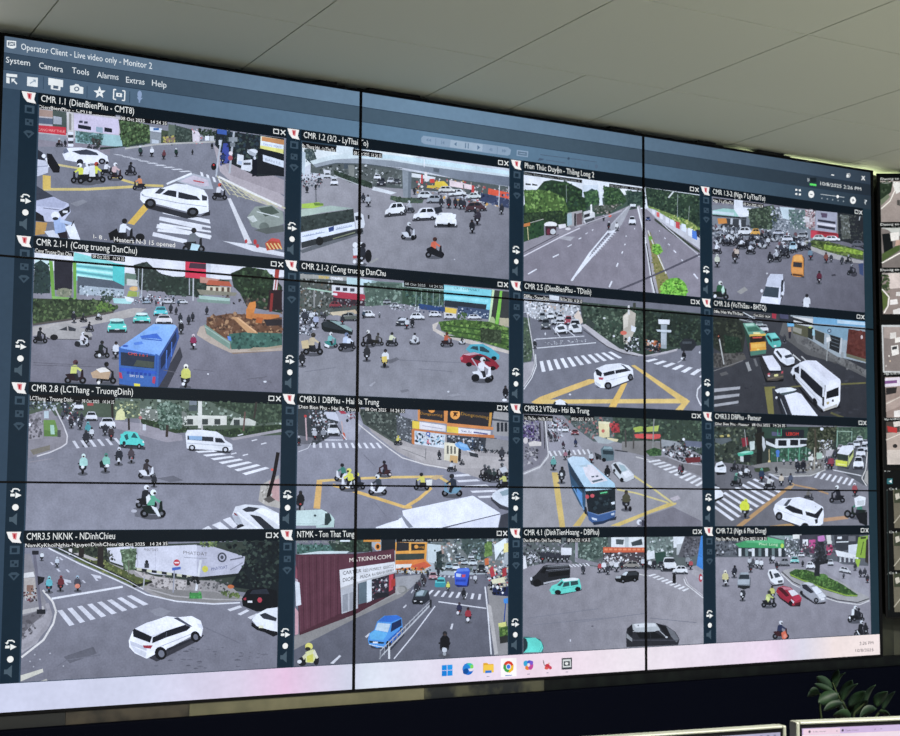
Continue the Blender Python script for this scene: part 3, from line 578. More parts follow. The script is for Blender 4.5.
p('6c8474', 376, 128, 412, 134, 410, 164, 374, 162); p('c8c8c0', 380, 146, 412, 150, 412, 168, 380, 166); p('96a84c', 386, 182, 418, 186, 416, 200, 380, 200); e('d8b070', 402, 176, 14, 7)
blot(24, ['2d3834', '3b4842', '4a5850', '25302c'], 60, 4, 9, 400, 105, 440, 95, 480, 130, 560, 150, 560, 190, 420, 180)
blot(25, ['2b3a32', '36463c', '222e2a', '44564a'], 70, 4, 9, 460, 140, 560, 140, 690, 150, 600, 200, 500, 195)
l('b8bcc0', 3, 428, 110, 424, 205); l('9aa2a4', 3, 416, 116, 413, 200)
# red hoarding, tiled roof house, large tree, crane
p('d8324e', 556, 92, 618, 96, 618, 148, 555, 142); p('4a3440', 570, 98, 618, 102, 618, 118, 566, 114); p('c8ccd4', 618, 98, 632, 100, 631, 145, 618, 146); l('a8acb0', 3, 568, 145, 568, 195); l('c0c2c4', 4, 580, 145, 579, 212)
p('c08a78', 600, 140, 660, 148, 640, 162, 600, 158); p('b5593e', 626, 150, 688, 155, 696, 170, 618, 164); p('d2c8ae', 620, 168, 692, 172, 690, 195, 618, 186)
for k in range(4): r('5c4a3c', 630 + k * 17, 172, 638 + k * 17, 186)
p('8a8674', 590, 178, 712, 188, 705, 198, 600, 194)
p('26352a', 692, 130, 740, 110, 790, 118, 820, 140, 846, 170, 846, 250, 740, 230, 720, 190, 700, 170)
blot(26, ['1f2c22', '2d3f2e', '3a4d36', '18221c', '486040'], 110, 4, 10, 692, 135, 730, 112, 800, 122, 846, 170, 840, 230, 740, 225, 720, 185)
blot(27, ['3a3434', '554a44', '28282c', '6c5a4c', '8a8078'], 50, 3, 7, 640, 190, 846, 215, 846, 250, 700, 220)
p('a8c4b8', 596, 196, 690, 205, 688, 222, 600, 216); p('7c9488', 590, 206, 690, 214, 690, 222, 592, 216)
l('a83c34', 13, 832, 118, 822, 210); l('e6dede', 4, 824, 150, 820, 186); l('d8d0d0', 4, 832, 150, 827, 186); p('2e2024', 808, 180, 846, 180, 846, 240, 800, 240); l('8a2e2c', 8, 816, 190, 812, 245)
# hedges on the left island
p('3b4a34', 98, 210, 230, 208, 300, 212, 356, 230, 340, 246, 250, 262, 98, 282)
blot(28, ['2c3a2a', '46583a', '566c42', '32422e', '243024', '5e6e4a'], 150, 4, 10, 98, 205, 300, 210, 356, 232, 330, 248, 220, 262, 98, 280)
blot(29, ['6a8a3e', '587a38'], 30, 3, 7, 300, 216, 352, 230, 336, 244, 280, 244); blot(30, ['33443a', '445448'], 24, 4, 8, 305, 182, 342, 186, 340, 212, 306, 210)
p('b2aca6', 98, 290, 210, 272, 300, 258, 400, 234, 440, 236, 400, 260, 280, 284, 170, 305, 98, 318)
l('57524c', 6, 98, 284, 240, 264, 340, 246)
moto(222, 278, 34, '24262c', '1c1e24', '8a8c90'); moto(250, 276, 26, '2a2c32', '1c1e24', '54565c', 1); moto(296, 270, 24, 'c8ccd0', '16181c', '3a3c40', 1)
# traffic far away
blot(31, ['dfe3e8', '4a525e', '8a94a0', 'a8b4c0', '2e343c', 'b04a50'], 60, 2, 5.5, 420, 190, 540, 200, 560, 222, 400, 222)
p('a8d8d4', 338, 204, 380, 206, 398, 214, 392, 222, 342, 220); p('dfe6e8', 372, 198, 402, 206, 400, 216, 380, 214); car(440, 222, 26, 14, '98a8b4', 1); car(505, 222, 40, 16, 'c6c8ce', 1); car(548, 222, 30, 14, 'd0d4d8', 1); moto(535, 228, 20)
for x, y in ((455, 218), (468, 226), (488, 230), (430, 214), (520, 215)): moto(x, y, 16, '3a3e46', '22242a', '6a6e74')
car(351, 308, 58, 42, '58d2c2', 0, 0, '2c6a6c'); e('c8e8e0', 350, 270, 22, 5)
car(425, 280, 52, 32, '5ad4c6', 0, 0, '2c686a'); e('d8ece8', 425, 252, 18, 4); car(482, 258, 42, 28, '52ccd0', 0, 0, '2a6670')
car(492, 282, 50, 28, 'e0dcdc', 0, 0, '35383e')
l('4a484c', 8, 140, 324, 275, 326); p('a8a4a0', 128, 300, 160, 286, 200, 280, 240, 292, 270, 300, 278, 318, 250, 328, 150, 326, 132, 316)
p('3b3e44', 176, 300, 204, 288, 228, 296, 226, 304); p('b2acA6'.lower(), 200, 290, 204, 288, 206, 304, 202, 304); e('1c1d22', 162, 322, 12, 9); e('1c1d22', 256, 322, 11, 8)
moto(120, 340, 48, '22252b', '17191e', '2a2c32', 1); moto(268, 305, 30, '1e2026', '1a1c20', '34363c', 1); moto(248, 350, 44, 'd8d4d8', 'c8ccd0', 'dcdee2', 1); e('23252b', 232, 342, 9)
moto(305, 384, 52, '1d2626', '16181c', '24282a', 1); e('dfe2e4', 298, 376, 5, 5); moto(347, 386, 52, 'd2d6de', '23252a', '1c1e22')
# blue bus from behind
p('3c3d45', 356, 460, 470, 470, 540, 350, 548, 380, 500, 478, 360, 478)
p(('8fbcf0', '78a6e4', 500, 285, 420, 370), 362, 350, 460, 282, 524, 284, 530, 290, 478, 378, 460, 372)
p('35508a', 478, 376, 532, 290, 538, 320, 500, 430, 476, 470, 468, 472)
p('22304e', 482, 382, 528, 304, 530, 330, 496, 400, 482, 420); l('4a78cc', 3, 500, 360, 498, 415); l('4a78cc', 3, 515, 336, 514, 380)
p('3a66aa', 356, 350, 470, 372, 478, 378, 474, 470, 440, 474, 357, 462)
p('2b3648', 362, 366, 464, 378, 462, 416, 362, 406); p('4a5248', 410, 390, 462, 396, 460, 414, 400, 408); text('e0584a', 'CMS 1.6 1', 384, 374, 442, 381, 8)
l('7aaaf0', 5, 362, 352, 466, 372); p('2f5cbc', 358, 412, 470, 424, 470, 434, 358, 422)
for k in range(6): r('24459c', 380 + k * 13, 424 + k * 1.2, 388 + k * 13, 432 + k * 1.2)
text('dfe6f4', '50H 21 86', 388, 440, 430, 444, 7); p('c23a50', 356, 426, 364, 428, 368, 446, 358, 444); p('b83a5a', 458, 440, 468, 440, 464, 462, 456, 458); p('e2d83c', 402, 460, 420, 462, 420, 470, 402, 468)
p('3f70d0', 420, 318, 470, 310, 488, 330, 470, 326, 424, 324); l('2f5ab2', 3, 424, 326, 486, 332); p('5a8ade', 400, 338, 425, 334, 430, 342, 404, 346); e('7cb0f4', 462, 296, 18, 6, -.2); e('2c56b0', 376, 348, 9, 3)
l('2a50a4', 2, 470, 376, 466, 470)
# digger pit
p('8f7a68', 590, 310, 606, 288, 622, 284, 720, 340, 846, 340, 846, 362, 700, 372, 650, 350)
p('b8a898', 590, 315, 600, 290, 612, 286, 618, 310, 690, 356, 846, 352, 846, 362, 690, 368, 630, 340)
p('6b4a36', 620, 262, 690, 250, 846, 262, 846, 310, 760, 318, 690, 330, 618, 300)
blot(32, ['5a3e2e', '7c5842', '8c6a50', '4a342a', 'a8825e', '6c4e3c'], 110, 4, 10, 622, 262, 700, 250, 846, 270, 846, 308, 700, 322, 624, 296)
p('7e9a8a', 612, 282, 622, 288, 690, 336, 690, 358, 620, 312); p('41695c', 686, 312, 740, 306, 846, 310, 846, 350, 760, 356, 694, 358); blot(33, ['36584e', '4e7a6c', '2c4a44'], 40, 4, 10, 690, 312, 846, 314, 846, 350, 694, 354)
p('5a8ad0', 682, 318, 692, 320, 694, 334, 684, 330); l('a8bcb0', 2.5, 614, 290, 690, 340); p('a89880', 740, 362, 760, 352, 800, 352, 846, 345, 846, 352, 770, 362)
p('d08038', 738, 240, 748, 218, 766, 214, 768, 228, 756, 268, 738, 264); p('c89868', 694, 260, 716, 262, 774, 310, 742, 308); l('e0b080', 4, 712, 264, 768, 306)
p('c87a3a', 752, 250, 838, 254, 838, 262, 800, 270, 750, 264); p('b4602c', 770, 262, 790, 264, 784, 280, 766, 278); p('2e2a2e', 790, 268, 846, 268, 846, 286, 800, 288)
# road users
for x, y, s in ((512, 250, 30), (528, 254, 24), (541, 280, 32), (566, 284, 30), (578, 274, 28), (620, 254, 26)): moto(x, y, s, '2c3038', '1a1c22', '4a4e54')
moto(543, 312, 40, '202228', '15171b', 'e4e6e8'); moto(580, 358, 46, '8a2c50', '23151c', 'd8c8cc'); e('d8dade', 583, 344, 4, 4)
moto(556, 474, 72, 'd0cf64', '14161a', 'ece9dc'); e('e6e8ea', 550, 462, 5, 5)
moto(225, 462, 72, 'd2d670', '271a20', '5c3a40', 1); moto(318, 462, 66, '1c1e24', '17191e', '121418', 1); p('bda080', 272, 428, 300, 415, 332, 426, 326, 448, 278, 444); p('e6e0d6', 288, 418, 312, 410, 332, 424, 300, 428)
e('e8e4dc', 296, 458, 5, 5)
for q in ((490, 420, 530, 428), (580, 418, 640, 424), (100, 405, 330, 412), (740, 448, 800, 440), (100, 398, 250, 405)): l('64626a', 2, *q)
blot(34, ['6a6870', '64626a'], 14, 3, 8, 720, 440, 830, 480, flat=.3); e('e8e8ea', 624, 432, 3, 2); e('d8dade', 795, 455, 5, 3)
p('0b0d12', 104, 53, 222, 66, 222, 80, 104, 68); p('0b0d12', 274, 72, 375, 80, 375, 96, 274, 86)
text('e6eaec', 'Cong Truong Dan Chu 1', 106, 65, 222, 78, 10); text('e6eaec', '08 Oct 2025   14 24 35', 278, 82, 372, 91, 8)
# ---- CMR 2.1-2
feed(1, 1); frame(280, 255, 3.6)
p(('86848c', '8c8c92', 450, 220, 450, 520), 60, 70, 840, 100, 840, 560, 60, 510)
# left street
p('4c5450', 70, 80, 200, 88, 280, 100, 280, 200, 180, 215, 70, 225)
blot(111, ['3c4442', '5c6460', '8a8e88', '2c3230', 'b0b4b0', '6c5c4c', '48564c'], 140, 3, 9, 70, 82, 195, 95, 195, 215, 70, 230)
p('9c9c94', 72, 68, 240, 78, 240, 90, 72, 84); p('c8a83c', 138, 74, 176, 78, 176, 86, 138, 84); p('e8e8e8', 182, 78, 226, 82, 226, 92, 182, 88); p('b8d4d4', 240, 80, 300, 86, 300, 110, 240, 106); p('c4dce0', 290, 86, 340, 92, 330, 112, 292, 108)
l('a8c8b0', 5, 98, 120, 190, 134)
p('d4d4d4', 186, 108, 300, 118, 300, 140, 186, 132); r('3a3a44', 200, 116, 216, 128); r('3a3a44', 226, 118, 242, 130); r('4a4a54', 252, 120, 268, 132)
p('b03448', 192, 130, 300, 142, 330, 150, 326, 168, 220, 160, 192, 150); p('3a2c34', 190, 152, 330, 168, 330, 185, 190, 178); p('e0dcdc', 186, 136, 206, 138, 206, 146, 186, 144)
blot(112, ['5c2c34', '2c2a30', '7c7c80', 'b8b4b4', '4c4448'], 30, 3, 7, 195, 160, 335, 190)
r('8f8f8c', 120, 130, 126, 190); p('c4b090', 175, 212, 270, 196, 280, 210, 240, 222)
# mid: tall blocks, trees
p('8fa8a4', 330, 92, 400, 98, 400, 180, 320, 180); p('5c7468', 350, 95, 440, 100, 445, 160, 380, 175, 330, 185); blot(113, ['4a6054', '6a8070', '3a4c44', '8aa090', '56685c'], 80, 4, 10, 300, 100, 450, 105, 450, 175, 310, 185)
p('a8bcb4', 440, 100, 600, 118, 600, 130, 440, 115); p('3e5444', 440, 115, 590, 128, 590, 200, 480, 185, 440, 175); blot(114, ['34483c', '4c6450', '2a3c34', '5f7a64', '3c5a54'], 90, 4, 10, 440, 118, 590, 130, 588, 190, 470, 182)
for x in (490, 510, 530, 552, 575): l('8fa49c', 2, x, 125, x - 2, 195)
p('2f4a78', 500, 175, 600, 190, 600, 205, 500, 195); blot(115, ['384a68', '8c98a8', '283850'], 24, 3, 6, 480, 178, 600, 208)
# turquoise block, sign pillars
p('7cd0d8', 590, 108, 766, 126, 762, 205, 590, 165); p('a4e0e2', 592, 112, 680, 120, 680, 134, 592, 126); p('5cb8c4', 596, 138, 756, 152, 756, 158, 596, 144); text('3c6c7c', 'CO OPMART', 625, 122, 720, 132, 8); p('8edce0', 592, 146, 750, 160, 750, 172, 592, 156)
p('2c343c', 592, 162, 744, 178, 740, 204, 592, 185); p('42526c', 640, 184, 756, 198, 752, 232, 640, 218); blot(116, ['d0d8dc', '3c4c68', '8c9cac', '28344c', '4c5c78'], 50, 3, 6, 640, 190, 752, 205, 750, 228, 640, 218)
p('e2c048', 594, 188, 636, 194, 634, 212, 594, 208); p('d8d4cc', 590, 206, 634, 212, 632, 226, 590, 220)
p('3a3c38', 762, 126, 806, 130, 794, 250, 752, 246); p('c4dcac', 764, 124, 772, 126, 758, 236, 750, 240); p('7cc244', 792, 128, 804, 130, 784, 262, 772, 258); e('a8b884', 764, 240, 10, 18); p('3a3c3c', 800, 130, 824, 132, 824, 240, 790, 240); p('b8ae90', 790, 226, 824, 228, 824, 258, 788, 256)
# hedge island
p('c8beb2', 548, 250, 572, 240, 560, 265, 600, 285, 700, 310, 824, 345, 824, 356, 690, 322, 590, 296, 550, 272)
p('4c6a34', 572, 240, 640, 232, 752, 240, 824, 262, 824, 344, 720, 312, 640, 296, 580, 272)
blot(117, ['3c5a2c', '5a7e38', '6c9244', '2f4626', '4a6a34', '7ca04c'], 150, 4, 11, 572, 242, 640, 232, 752, 242, 824, 264, 824, 338, 720, 308, 640, 290, 580, 268)
for y in (252, 272, 290): l('34502a', 5, 590, y, 700, y + 14, 820, y + 32)
p('33402e', 725, 270, 752, 262, 760, 300, 735, 312, 720, 300); blot(118, ['2a3626', '3c4a34', '4c5a40'], 50, 4, 8, 722, 262, 795, 272, 795, 318, 722, 312); blot(119, ['3a5030', '46603a'], 16, 4, 8, 640, 212, 672, 236)
# distant cars
car(320, 226, 42, 26, 'dcdee0', 1); car(250, 238, 66, 32, '8c908c', 1); p('5a6058', 216, 222, 280, 218, 280, 230, 218, 232); car(494, 234, 52, 26, 'dfe1e4', 1); car(558, 224, 44, 22, 'd6d8dc', 1); car(612, 232, 44, 22, 'd0d0d4', 1); car(700, 232, 50, 18, 'd4d8dc', 1); car(440, 256, 46, 32, '3a3e46', 0); p('c8ccd2', 422, 236, 436, 226, 456, 226, 460, 236)
car(412, 190, 34, 18, 'c4c8cc', 0); car(385, 176, 30, 16, '8a9094'); moto(358, 226, 20, '6a6e74'); moto(300, 228, 30); car(200, 190, 46, 22, '8c3c44', 1); p('cabb9c', 180, 206, 240, 200, 240, 210, 190, 218)
blot(120, ['d4d8dc', '6c7478', '3c4248', 'a0a4a8'], 40, 2.5, 5, 390, 175, 500, 182, 500, 205, 400, 196)
moto(456, 266, 40, 'c8ccd0', '24262c', '34363c'); moto(476, 262, 36, '23262c', '1a1c20', '4a4c52')
# dark car
p('1c2326', 148, 246, 165, 232, 205, 236, 240, 256, 262, 272, 260, 288, 240, 286, 160, 276, 150, 266); p('8aa4a0', 178, 236, 215, 240, 258, 266, 258, 276, 236, 268, 205, 250); p('2c3438', 152, 246, 166, 236, 200, 252, 230, 270, 200, 268, 158, 258)
# riders
blot(121, ['2a2e36', '3c424a', 'c8ccd2', '4a525c', '8a9098', 'e0e2e6'], 80, 4, 9, 70, 200, 130, 205, 135, 250, 110, 290, 72, 285)
for x, y, s, c, h, d in ((90, 250, 56, '343840', 'd8dce0', 0), (128, 262, 50, 'a8b0c8', '34363e', 0), (112, 240, 40, 'c4c8cc', '8c9094', 0), (160, 238, 32, '34363c', '2c2e34', 0), (225, 250, 36, '2a2c32', '3a3c42', 0), (150, 225, 26, '5c6068', '44484e', 0)): moto(x, y, s, c, '1b1d22', h, d)
moto(118, 360, 80, 'c0b090', '1b1d22', '3c3832', 1); p('cdb88c', 76, 310, 102, 305, 104, 335, 80, 338); moto(80, 402, 56, '23262c', '15171b', '2c2e34')
moto(182, 334, 56, '7cbcb8', '2c8078', 'e0e4e4', 1); p('dfe3e4', 160, 318, 178, 326, 176, 334, 160, 328); moto(238, 346, 66, 'b8c4d8', '1a1c22', '6c7c98', 1); moto(250, 340, 50, 'd4dce8', '23262c', '30343c', 1)
moto(318, 330, 60, '2a2a2e', '1c1c20', 'd8d8d4', -1); moto(352, 326, 46, '4a4844', '23231f', '3c3a3a', 1); moto(402, 328, 50, 'd4d8b4', '23262a', '2c2e30', 1); moto(484, 322, 42, 'd4d6d8', 'c8ccd0', '2c2e34', 1); moto(600, 330, 52, 'b85c40', '2c2024', '5c3428', 1); moto(655, 322, 28, '34363a', 'c8ccd0', '3c3e42', 1)
moto(312, 382, 60, '2a2c30', '191b1f', '3c3e42'); moto(377, 404, 66, 'dcdee0', 'd0b43c', '2c2c34'); p('dcc25c', 366, 366, 384, 364, 386, 384, 368, 386); e('15171b', 376, 396, 6, 10)
p('6c6c72', 385, 380, 420, 368, 430, 376, 395, 392)
# turquoise and red cars
p('4aa8b8', 668, 340, 684, 322, 730, 320, 760, 336, 790, 360, 788, 376, 760, 378, 700, 362); p('2a4850', 684, 336, 694, 328, 730, 330, 754, 346, 752, 352, 720, 346); p('4aa8b8', 712, 326, 718, 326, 720, 350, 714, 348); e('15171b', 770, 372, 10, 8)
p('8c2434', 648, 372, 660, 356, 700, 350, 740, 362, 775, 382, 790, 400, 780, 412, 740, 406, 690, 396, 652, 386); p('c8a0a8', 655, 358, 700, 350, 720, 356, 680, 362); p('2c2228', 688, 372, 710, 360, 740, 368, 760, 384, 720, 382); e('191419', 680, 394, 11, 8); e('191419', 765, 408, 12, 8); e('cc5060', 653, 372, 5, 6)
moto(728, 456, 88, 'dcdde2', 'dfe1e6', 'd8d4d6', 1); e('191b20', 704, 442, 14, 14); e('191b20', 748, 450, 12, 11); l('b8b4bc', 4, 690, 372, 722, 420)
moto(812, 520, 50, '1c1e24', '15171b', '2c2e34'); e('dfe2e4', 808, 522, 9, 5)
e('d0d2d6', 606, 492, 4, 3.5); p('a4a4aa', 320, 470, 340, 455, 345, 458, 328, 474); p('9c9ca2', 600, 505, 640, 498, 650, 504, 620, 510)
for q in ((430, 378, 560, 384), (560, 384, 650, 388), (90, 420, 200, 405), (500, 410, 620, 420)): l('7a7a82', 3, *q)
p('78787e', 430, 488, 460, 482, 466, 490, 440, 496)
text('a8b0b4', 'Cong Truong Dan Chu 1', 76, 76, 240, 92, 10); p('0b0d12', 446, 92, 590, 104, 590, 124, 446, 114); text('b8c0c4', '08 Oct 2025   14 24 35', 450, 108, 586, 120, 9)
# ---- CMR 2.5
feed(2, 1); frame(505, 275, 4.2857)
p(('6f7078', '7d7d86', 300, 230, 400, 560), 60, 80, 850, 120, 850, 600, 60, 560)
# far traffic
p('b0b2b4', 80, 100, 320, 125, 320, 190, 130, 190, 85, 165); blot(221, ['dfe1e4', '7c8084', '3c4046', 'c4c8cc', '9ca0a4', 'b8a494', 'e8e8ea', '5c6068'], 170, 4, 9, 82, 105, 325, 130, 325, 205, 200, 200, 150, 190, 90, 180)
p('d8c8b8', 295, 175, 315, 150, 335, 200, 320, 215); p('d4d8da', 190, 85, 232, 92, 230, 110, 190, 105)
# left verge
p('4a5a48', 78, 180, 105, 185, 118, 330, 112, 370, 78, 375); blot(222, ['3c4c3e', '5c7050', '2f3c34', '8a9484'], 40, 4, 8, 78, 190, 104, 190, 115, 360, 78, 370); p('a8a4a8', 78, 378, 122, 370, 128, 400, 78, 480)
l('c8c6c4', 4, 95, 165, 118, 300, 128, 380, 112, 430, 80, 478); l('e0e0e0', 4, 130, 340, 134, 390, 115, 440, 80, 490)
l('c8ccd0', 3, 80, 160, 150, 162, 200, 168)
# trees and pavement
p('38463c', 320, 115, 845, 165, 845, 300, 730, 320, 600, 345, 480, 320, 420, 280, 335, 215)
blot(223, ['2c3a32', '45574a', '5a6c58', '212d28', '6c7c68', '364a3c'], 200, 4, 12, 330, 125, 590, 150, 590, 290, 500, 300, 420, 265, 340, 205)
blot(224, ['26322c', '34423a', '1c2622', '40503e'], 150, 5, 12, 600, 155, 845, 170, 845, 280, 740, 310, 610, 300)
p('b8b4b6', 325, 215, 345, 210, 440, 280, 490, 315, 600, 345, 700, 325, 740, 315, 735, 325, 640, 350, 540, 345, 440, 310); l('4a484c', 4, 335, 235, 440, 308, 500, 335, 570, 348)
l('85828a', 3, 590, 352, 680, 340, 740, 325); p('3a4440', 350, 180, 385, 210, 380, 230, 345, 212)
p('b8b0a0', 505, 175, 535, 150, 560, 165, 555, 240, 530, 300, 508, 290); p('d4ccbc', 506, 178, 530, 160, 526, 220, 508, 230); r('d0d0cc', 526, 130, 534, 170); e('d46c58', 508, 248, 14, 9); blot(225, ['23282c', 'd4d8da', '34383c', '8c9094', '1c2024'], 60, 4, 9, 510, 270, 570, 265, 580, 320, 515, 330); p('e0e4e6', 540, 215, 562, 225, 556, 245, 540, 240)
p('3e4238', 548, 120, 560, 118, 560, 150, 548, 150); e('e0e2e4', 466, 262, 5, 5); e('d4d8d4', 425, 185, 6, 4)
p('dfe2e4', 656, 190, 706, 192, 704, 212, 658, 210); p('9aa4a8', 668, 212, 694, 214, 692, 316, 668, 314); p('c8d0d4', 648, 234, 712, 236, 712, 246, 652, 242); p('b4bcc0', 668, 250, 690, 252, 688, 300, 668, 298)
blot(226, ['c47a4c', '23262a', 'd8d8d8', '34383c', 'a85c3c'], 50, 4, 9, 600, 280, 665, 285, 660, 330, 605, 318)
moto(615, 320, 40, 'c8a088', '23262a', 'd4d8da', 1); moto(652, 332, 40, '34363c', '191b20', '3c3e44', 1)
# cars waiting
for x, y, a, b, c in ((160, 200, 34, 40, '9aa0a4'), (175, 234, 42, 46, '5c6266'), (215, 215, 36, 40, 'b4b8bc'), (240, 254, 54, 52, 'e0e2e4'), (272, 215, 36, 40, 'a84a58'), (300, 250, 58, 60, 'd0d4d8'), (195, 190, 30, 30, 'd4d8da'), (236, 200, 34, 34, 'c4c8cc')): car(x, y, a, b, c, 0)
p('dfe1e4', 216, 222, 240, 208, 262, 216, 268, 240, 226, 246) ; p('3c4248', 222, 222, 250, 218, 258, 232, 230, 236); p('d8dadc', 276, 210, 300, 205, 322, 225, 326, 244, 292, 246); p('3c4248', 284, 214, 306, 210, 318, 226, 294, 230)
l('cfd0d4', 4, 205, 225, 236, 266); l('cfd0d4', 4, 258, 230, 300, 262); l('cfd0d4', 4, 130, 275, 340, 262); l('d4d5d8', 4, 130, 314, 390, 290)
blot(227, ['d4d6da', 'c4c6ca'], 26, 2, 5, 165, 288, 345, 272, 345, 290, 180, 300, flat=.7); e('d4d6da', 172, 252, 3, 6); moto(128, 316, 40, '2c3034', '1b1d22')
zebra('e4e5e8', (148, 370), (470, 326), (158, 416), (520, 352), 11, .48)
zebra('e2e3e6', (596, 368), (870, 448), (640, 358), (900, 420), 7, .46)
l('c8c8cc', 3, 740, 375, 760, 364); l('c8c8cc', 3, 826, 410, 840, 400); moto(767, 366, 42, '1b1d22', '15171b', '2c2e34'); e('e0e2e4', 758, 358, 5, 5)
p('2c3034', 748, 290, 770, 272, 810, 275, 822, 300, 800, 325, 755, 325); p('4a5054', 760, 285, 800, 285, 800, 295, 760, 295); e('c8ccd0', 834, 332, 4, 5)
# yellow box
p('dcb868', 112, 545, 150, 522, 360, 446, 385, 448, 390, 458, 200, 530, 160, 552, 130, 552)
p('e0c070', 150, 534, 500, 532, 780, 530, 792, 544, 760, 550, 500, 550, 160, 552)
p('dcba68', 540, 388, 556, 386, 792, 540, 760, 582, 728, 580, 758, 548, 560, 402); p('e0b85c', 500, 466, 524, 462, 474, 570, 444, 566)
# white suv
p('3c3d44', 385, 480, 445, 492, 548, 450, 550, 440, 440, 470)
p('eaecf0', 380, 425, 392, 400, 430, 384, 490, 378, 530, 388, 548, 405, 550, 440, 535, 450, 440, 486, 410, 484, 385, 468); p('262a32', 386, 408, 396, 402, 416, 420, 412, 436, 392, 428); p('24272f', 420, 420, 450, 412, 520, 400, 528, 412, 470, 424, 425, 434); p('dfe1e6', 392, 400, 430, 384, 490, 378, 510, 392, 440, 408, 412, 416); p('4a4e58', 494, 382, 508, 386, 540, 410, 528, 412)
l('eaecf0', 3, 470, 406, 472, 426); p('b44858', 400, 438, 422, 440, 418, 450, 402, 448); p('c4c8cc', 385, 455, 410, 470, 410, 480, 388, 470); e('17181d', 441, 474, 16, 16); e('5c5f66', 442, 475, 8, 8); e('17181d', 537, 438, 12, 15); e('5c5f66', 538, 438, 6, 8); l('b4b6bc', 2, 430, 455, 530, 430)
# car nose at the bottom, kerb at right
p('e8eaec', 205, 560, 215, 540, 235, 532, 255, 540, 275, 560); p('34383e', 200, 560, 212, 542, 220, 545, 212, 560); p('34383e', 255, 545, 268, 550, 272, 560, 262, 560); e('dcdce0', 278, 512, 5, 4)
l('dcdcde', 6, 842, 470, 825, 490, 822, 520, 832, 545, 842, 560)
p('0b0d12', 80, 78, 190, 92, 190, 110, 80, 96); text('e0e4e6', 'DBPhu - Truong Dinh', 82, 94, 188, 108, 12); p('0b0d12', 234, 92, 332, 106, 332, 122, 234, 108); text('e0e4e6', '08 Oct 2025  14 24 35', 236, 107, 330, 119, 11)
# ---- CMR 2.6
feed(3, 1); frame(695, 290, 4.5)
p(('444549', '2b2c31', 300, 280, 450, 520), 60, 80, 800, 110, 800, 640, 60, 620)
blot(321, ['3a3b40', '303137', '424348'], 30, 8, 24, 90, 380, 740, 560, flat=.4)
# right buildings and pavement
p('5f5e5c', 400, 130, 480, 160, 600, 260, 770, 370, 770, 395, 640, 330, 500, 290, 380, 200); p('6c6b68', 430, 180, 520, 225, 640, 290, 770, 360, 770, 385, 600, 300, 460, 240); blot(322, ['4c4b4a', '747370', '5a5958'], 60, 4, 12, 420, 190, 600, 270, 770, 365, 770, 388, 560, 300)
p('9aa4a8', 430, 112, 770, 140, 770, 330, 640, 300, 560, 250, 480, 200, 430, 150); p('d4d4d0', 430, 118, 530, 130, 528, 165, 440, 150); p('2c2e30', 440, 122, 530, 150, 528, 158, 440, 135); p('6ea4c4', 532, 122, 770, 142, 770, 168, 532, 150); p('b8d0dc', 640, 134, 768, 146, 768, 160, 640, 150); p('7c9cac', 530, 155, 700, 172, 690, 230, 640, 215, 540, 175)
p('55543f', 440, 150, 510, 165, 508, 215, 440, 195); p('2c302c', 508, 165, 532, 170, 530, 225, 508, 215); e('b0c45c', 518, 168, 8, 4); p('8c8a7c', 440, 165, 480, 175, 478, 200, 440, 185); p('9cc4cc', 528, 175, 540, 178, 540, 205, 528, 205)
p('3f4038', 538, 178, 582, 195, 580, 246, 540, 222); p('25282a', 605, 200, 655, 215, 650, 285, 600, 262)
for k_ in range(3): l('5c6468', 3, 612, 215 + k_ * 16, 648, 228 + k_ * 16)
p('b0b8b8', 596, 200, 608, 204, 604, 262, 594, 258); p('b8bcbc', 655, 215, 662, 216, 658, 290, 648, 285); p('5a2c26', 690, 175, 770, 188, 770, 312, 680, 285); blot(323, ['64342c', '50261f', '5c302a'], 40, 6, 16, 692, 180, 768, 190, 768, 305, 685, 280); p('6c6a54', 680, 285, 770, 312, 770, 325, 680, 300); e('c8b8b4', 750, 212, 5, 9); e('3c4c60', 604, 184, 9, 10); e('9cb0bc', 604, 184, 5, 6); p('d4d4d0', 590, 215, 608, 210, 612, 228, 592, 236); l('9a9c98', 4, 597, 235, 592, 320); r('8c9090', 656, 280, 668, 306)
p('30343a', 380, 110, 440, 120, 445, 150, 380, 140); p('4c4c64', 380, 108, 420, 112, 420, 132, 384, 128); p('a83040', 346, 105, 366, 108, 364, 130, 346, 126); p('6cb0d4', 414, 148, 445, 148, 446, 164, 416, 164); p('b08c74', 418, 168, 432, 168, 432, 190, 420, 192); p('2c2a34', 420, 188, 432, 188, 430, 218, 422, 218); moto(402, 238, 40, '3a3c40', '1b1d20', '4c4e54')
# left trees and pole
p('2f332c', 82, 120, 210, 130, 230, 180, 215, 280, 130, 290, 82, 260); blot(324, ['262b26', '3a4034', '1e2220', '464c3c', '30382e'], 130, 4, 11, 82, 125, 200, 130, 215, 190, 208, 280, 130, 280, 82, 240)
p('243428', 140, 205, 200, 215, 212, 270, 180, 285, 130, 280); blot(325, ['1c2c22', '2f4432', '28382c'], 60, 4, 9, 130, 205, 200, 215, 210, 275, 140, 285); p('57544f', 82, 285, 220, 285, 230, 310, 160, 345, 82, 350); blot(326, ['4a4844', '625f5a', '3c3a38'], 50, 5, 14, 82, 288, 220, 288, 150, 340, 82, 345)
l('b8b8b4', 5, 108, 215, 130, 335); e('2c2220', 106, 210, 7, 12); e('c87050', 105, 208, 3)
l('7c7a78', 3, 82, 365, 215, 318)
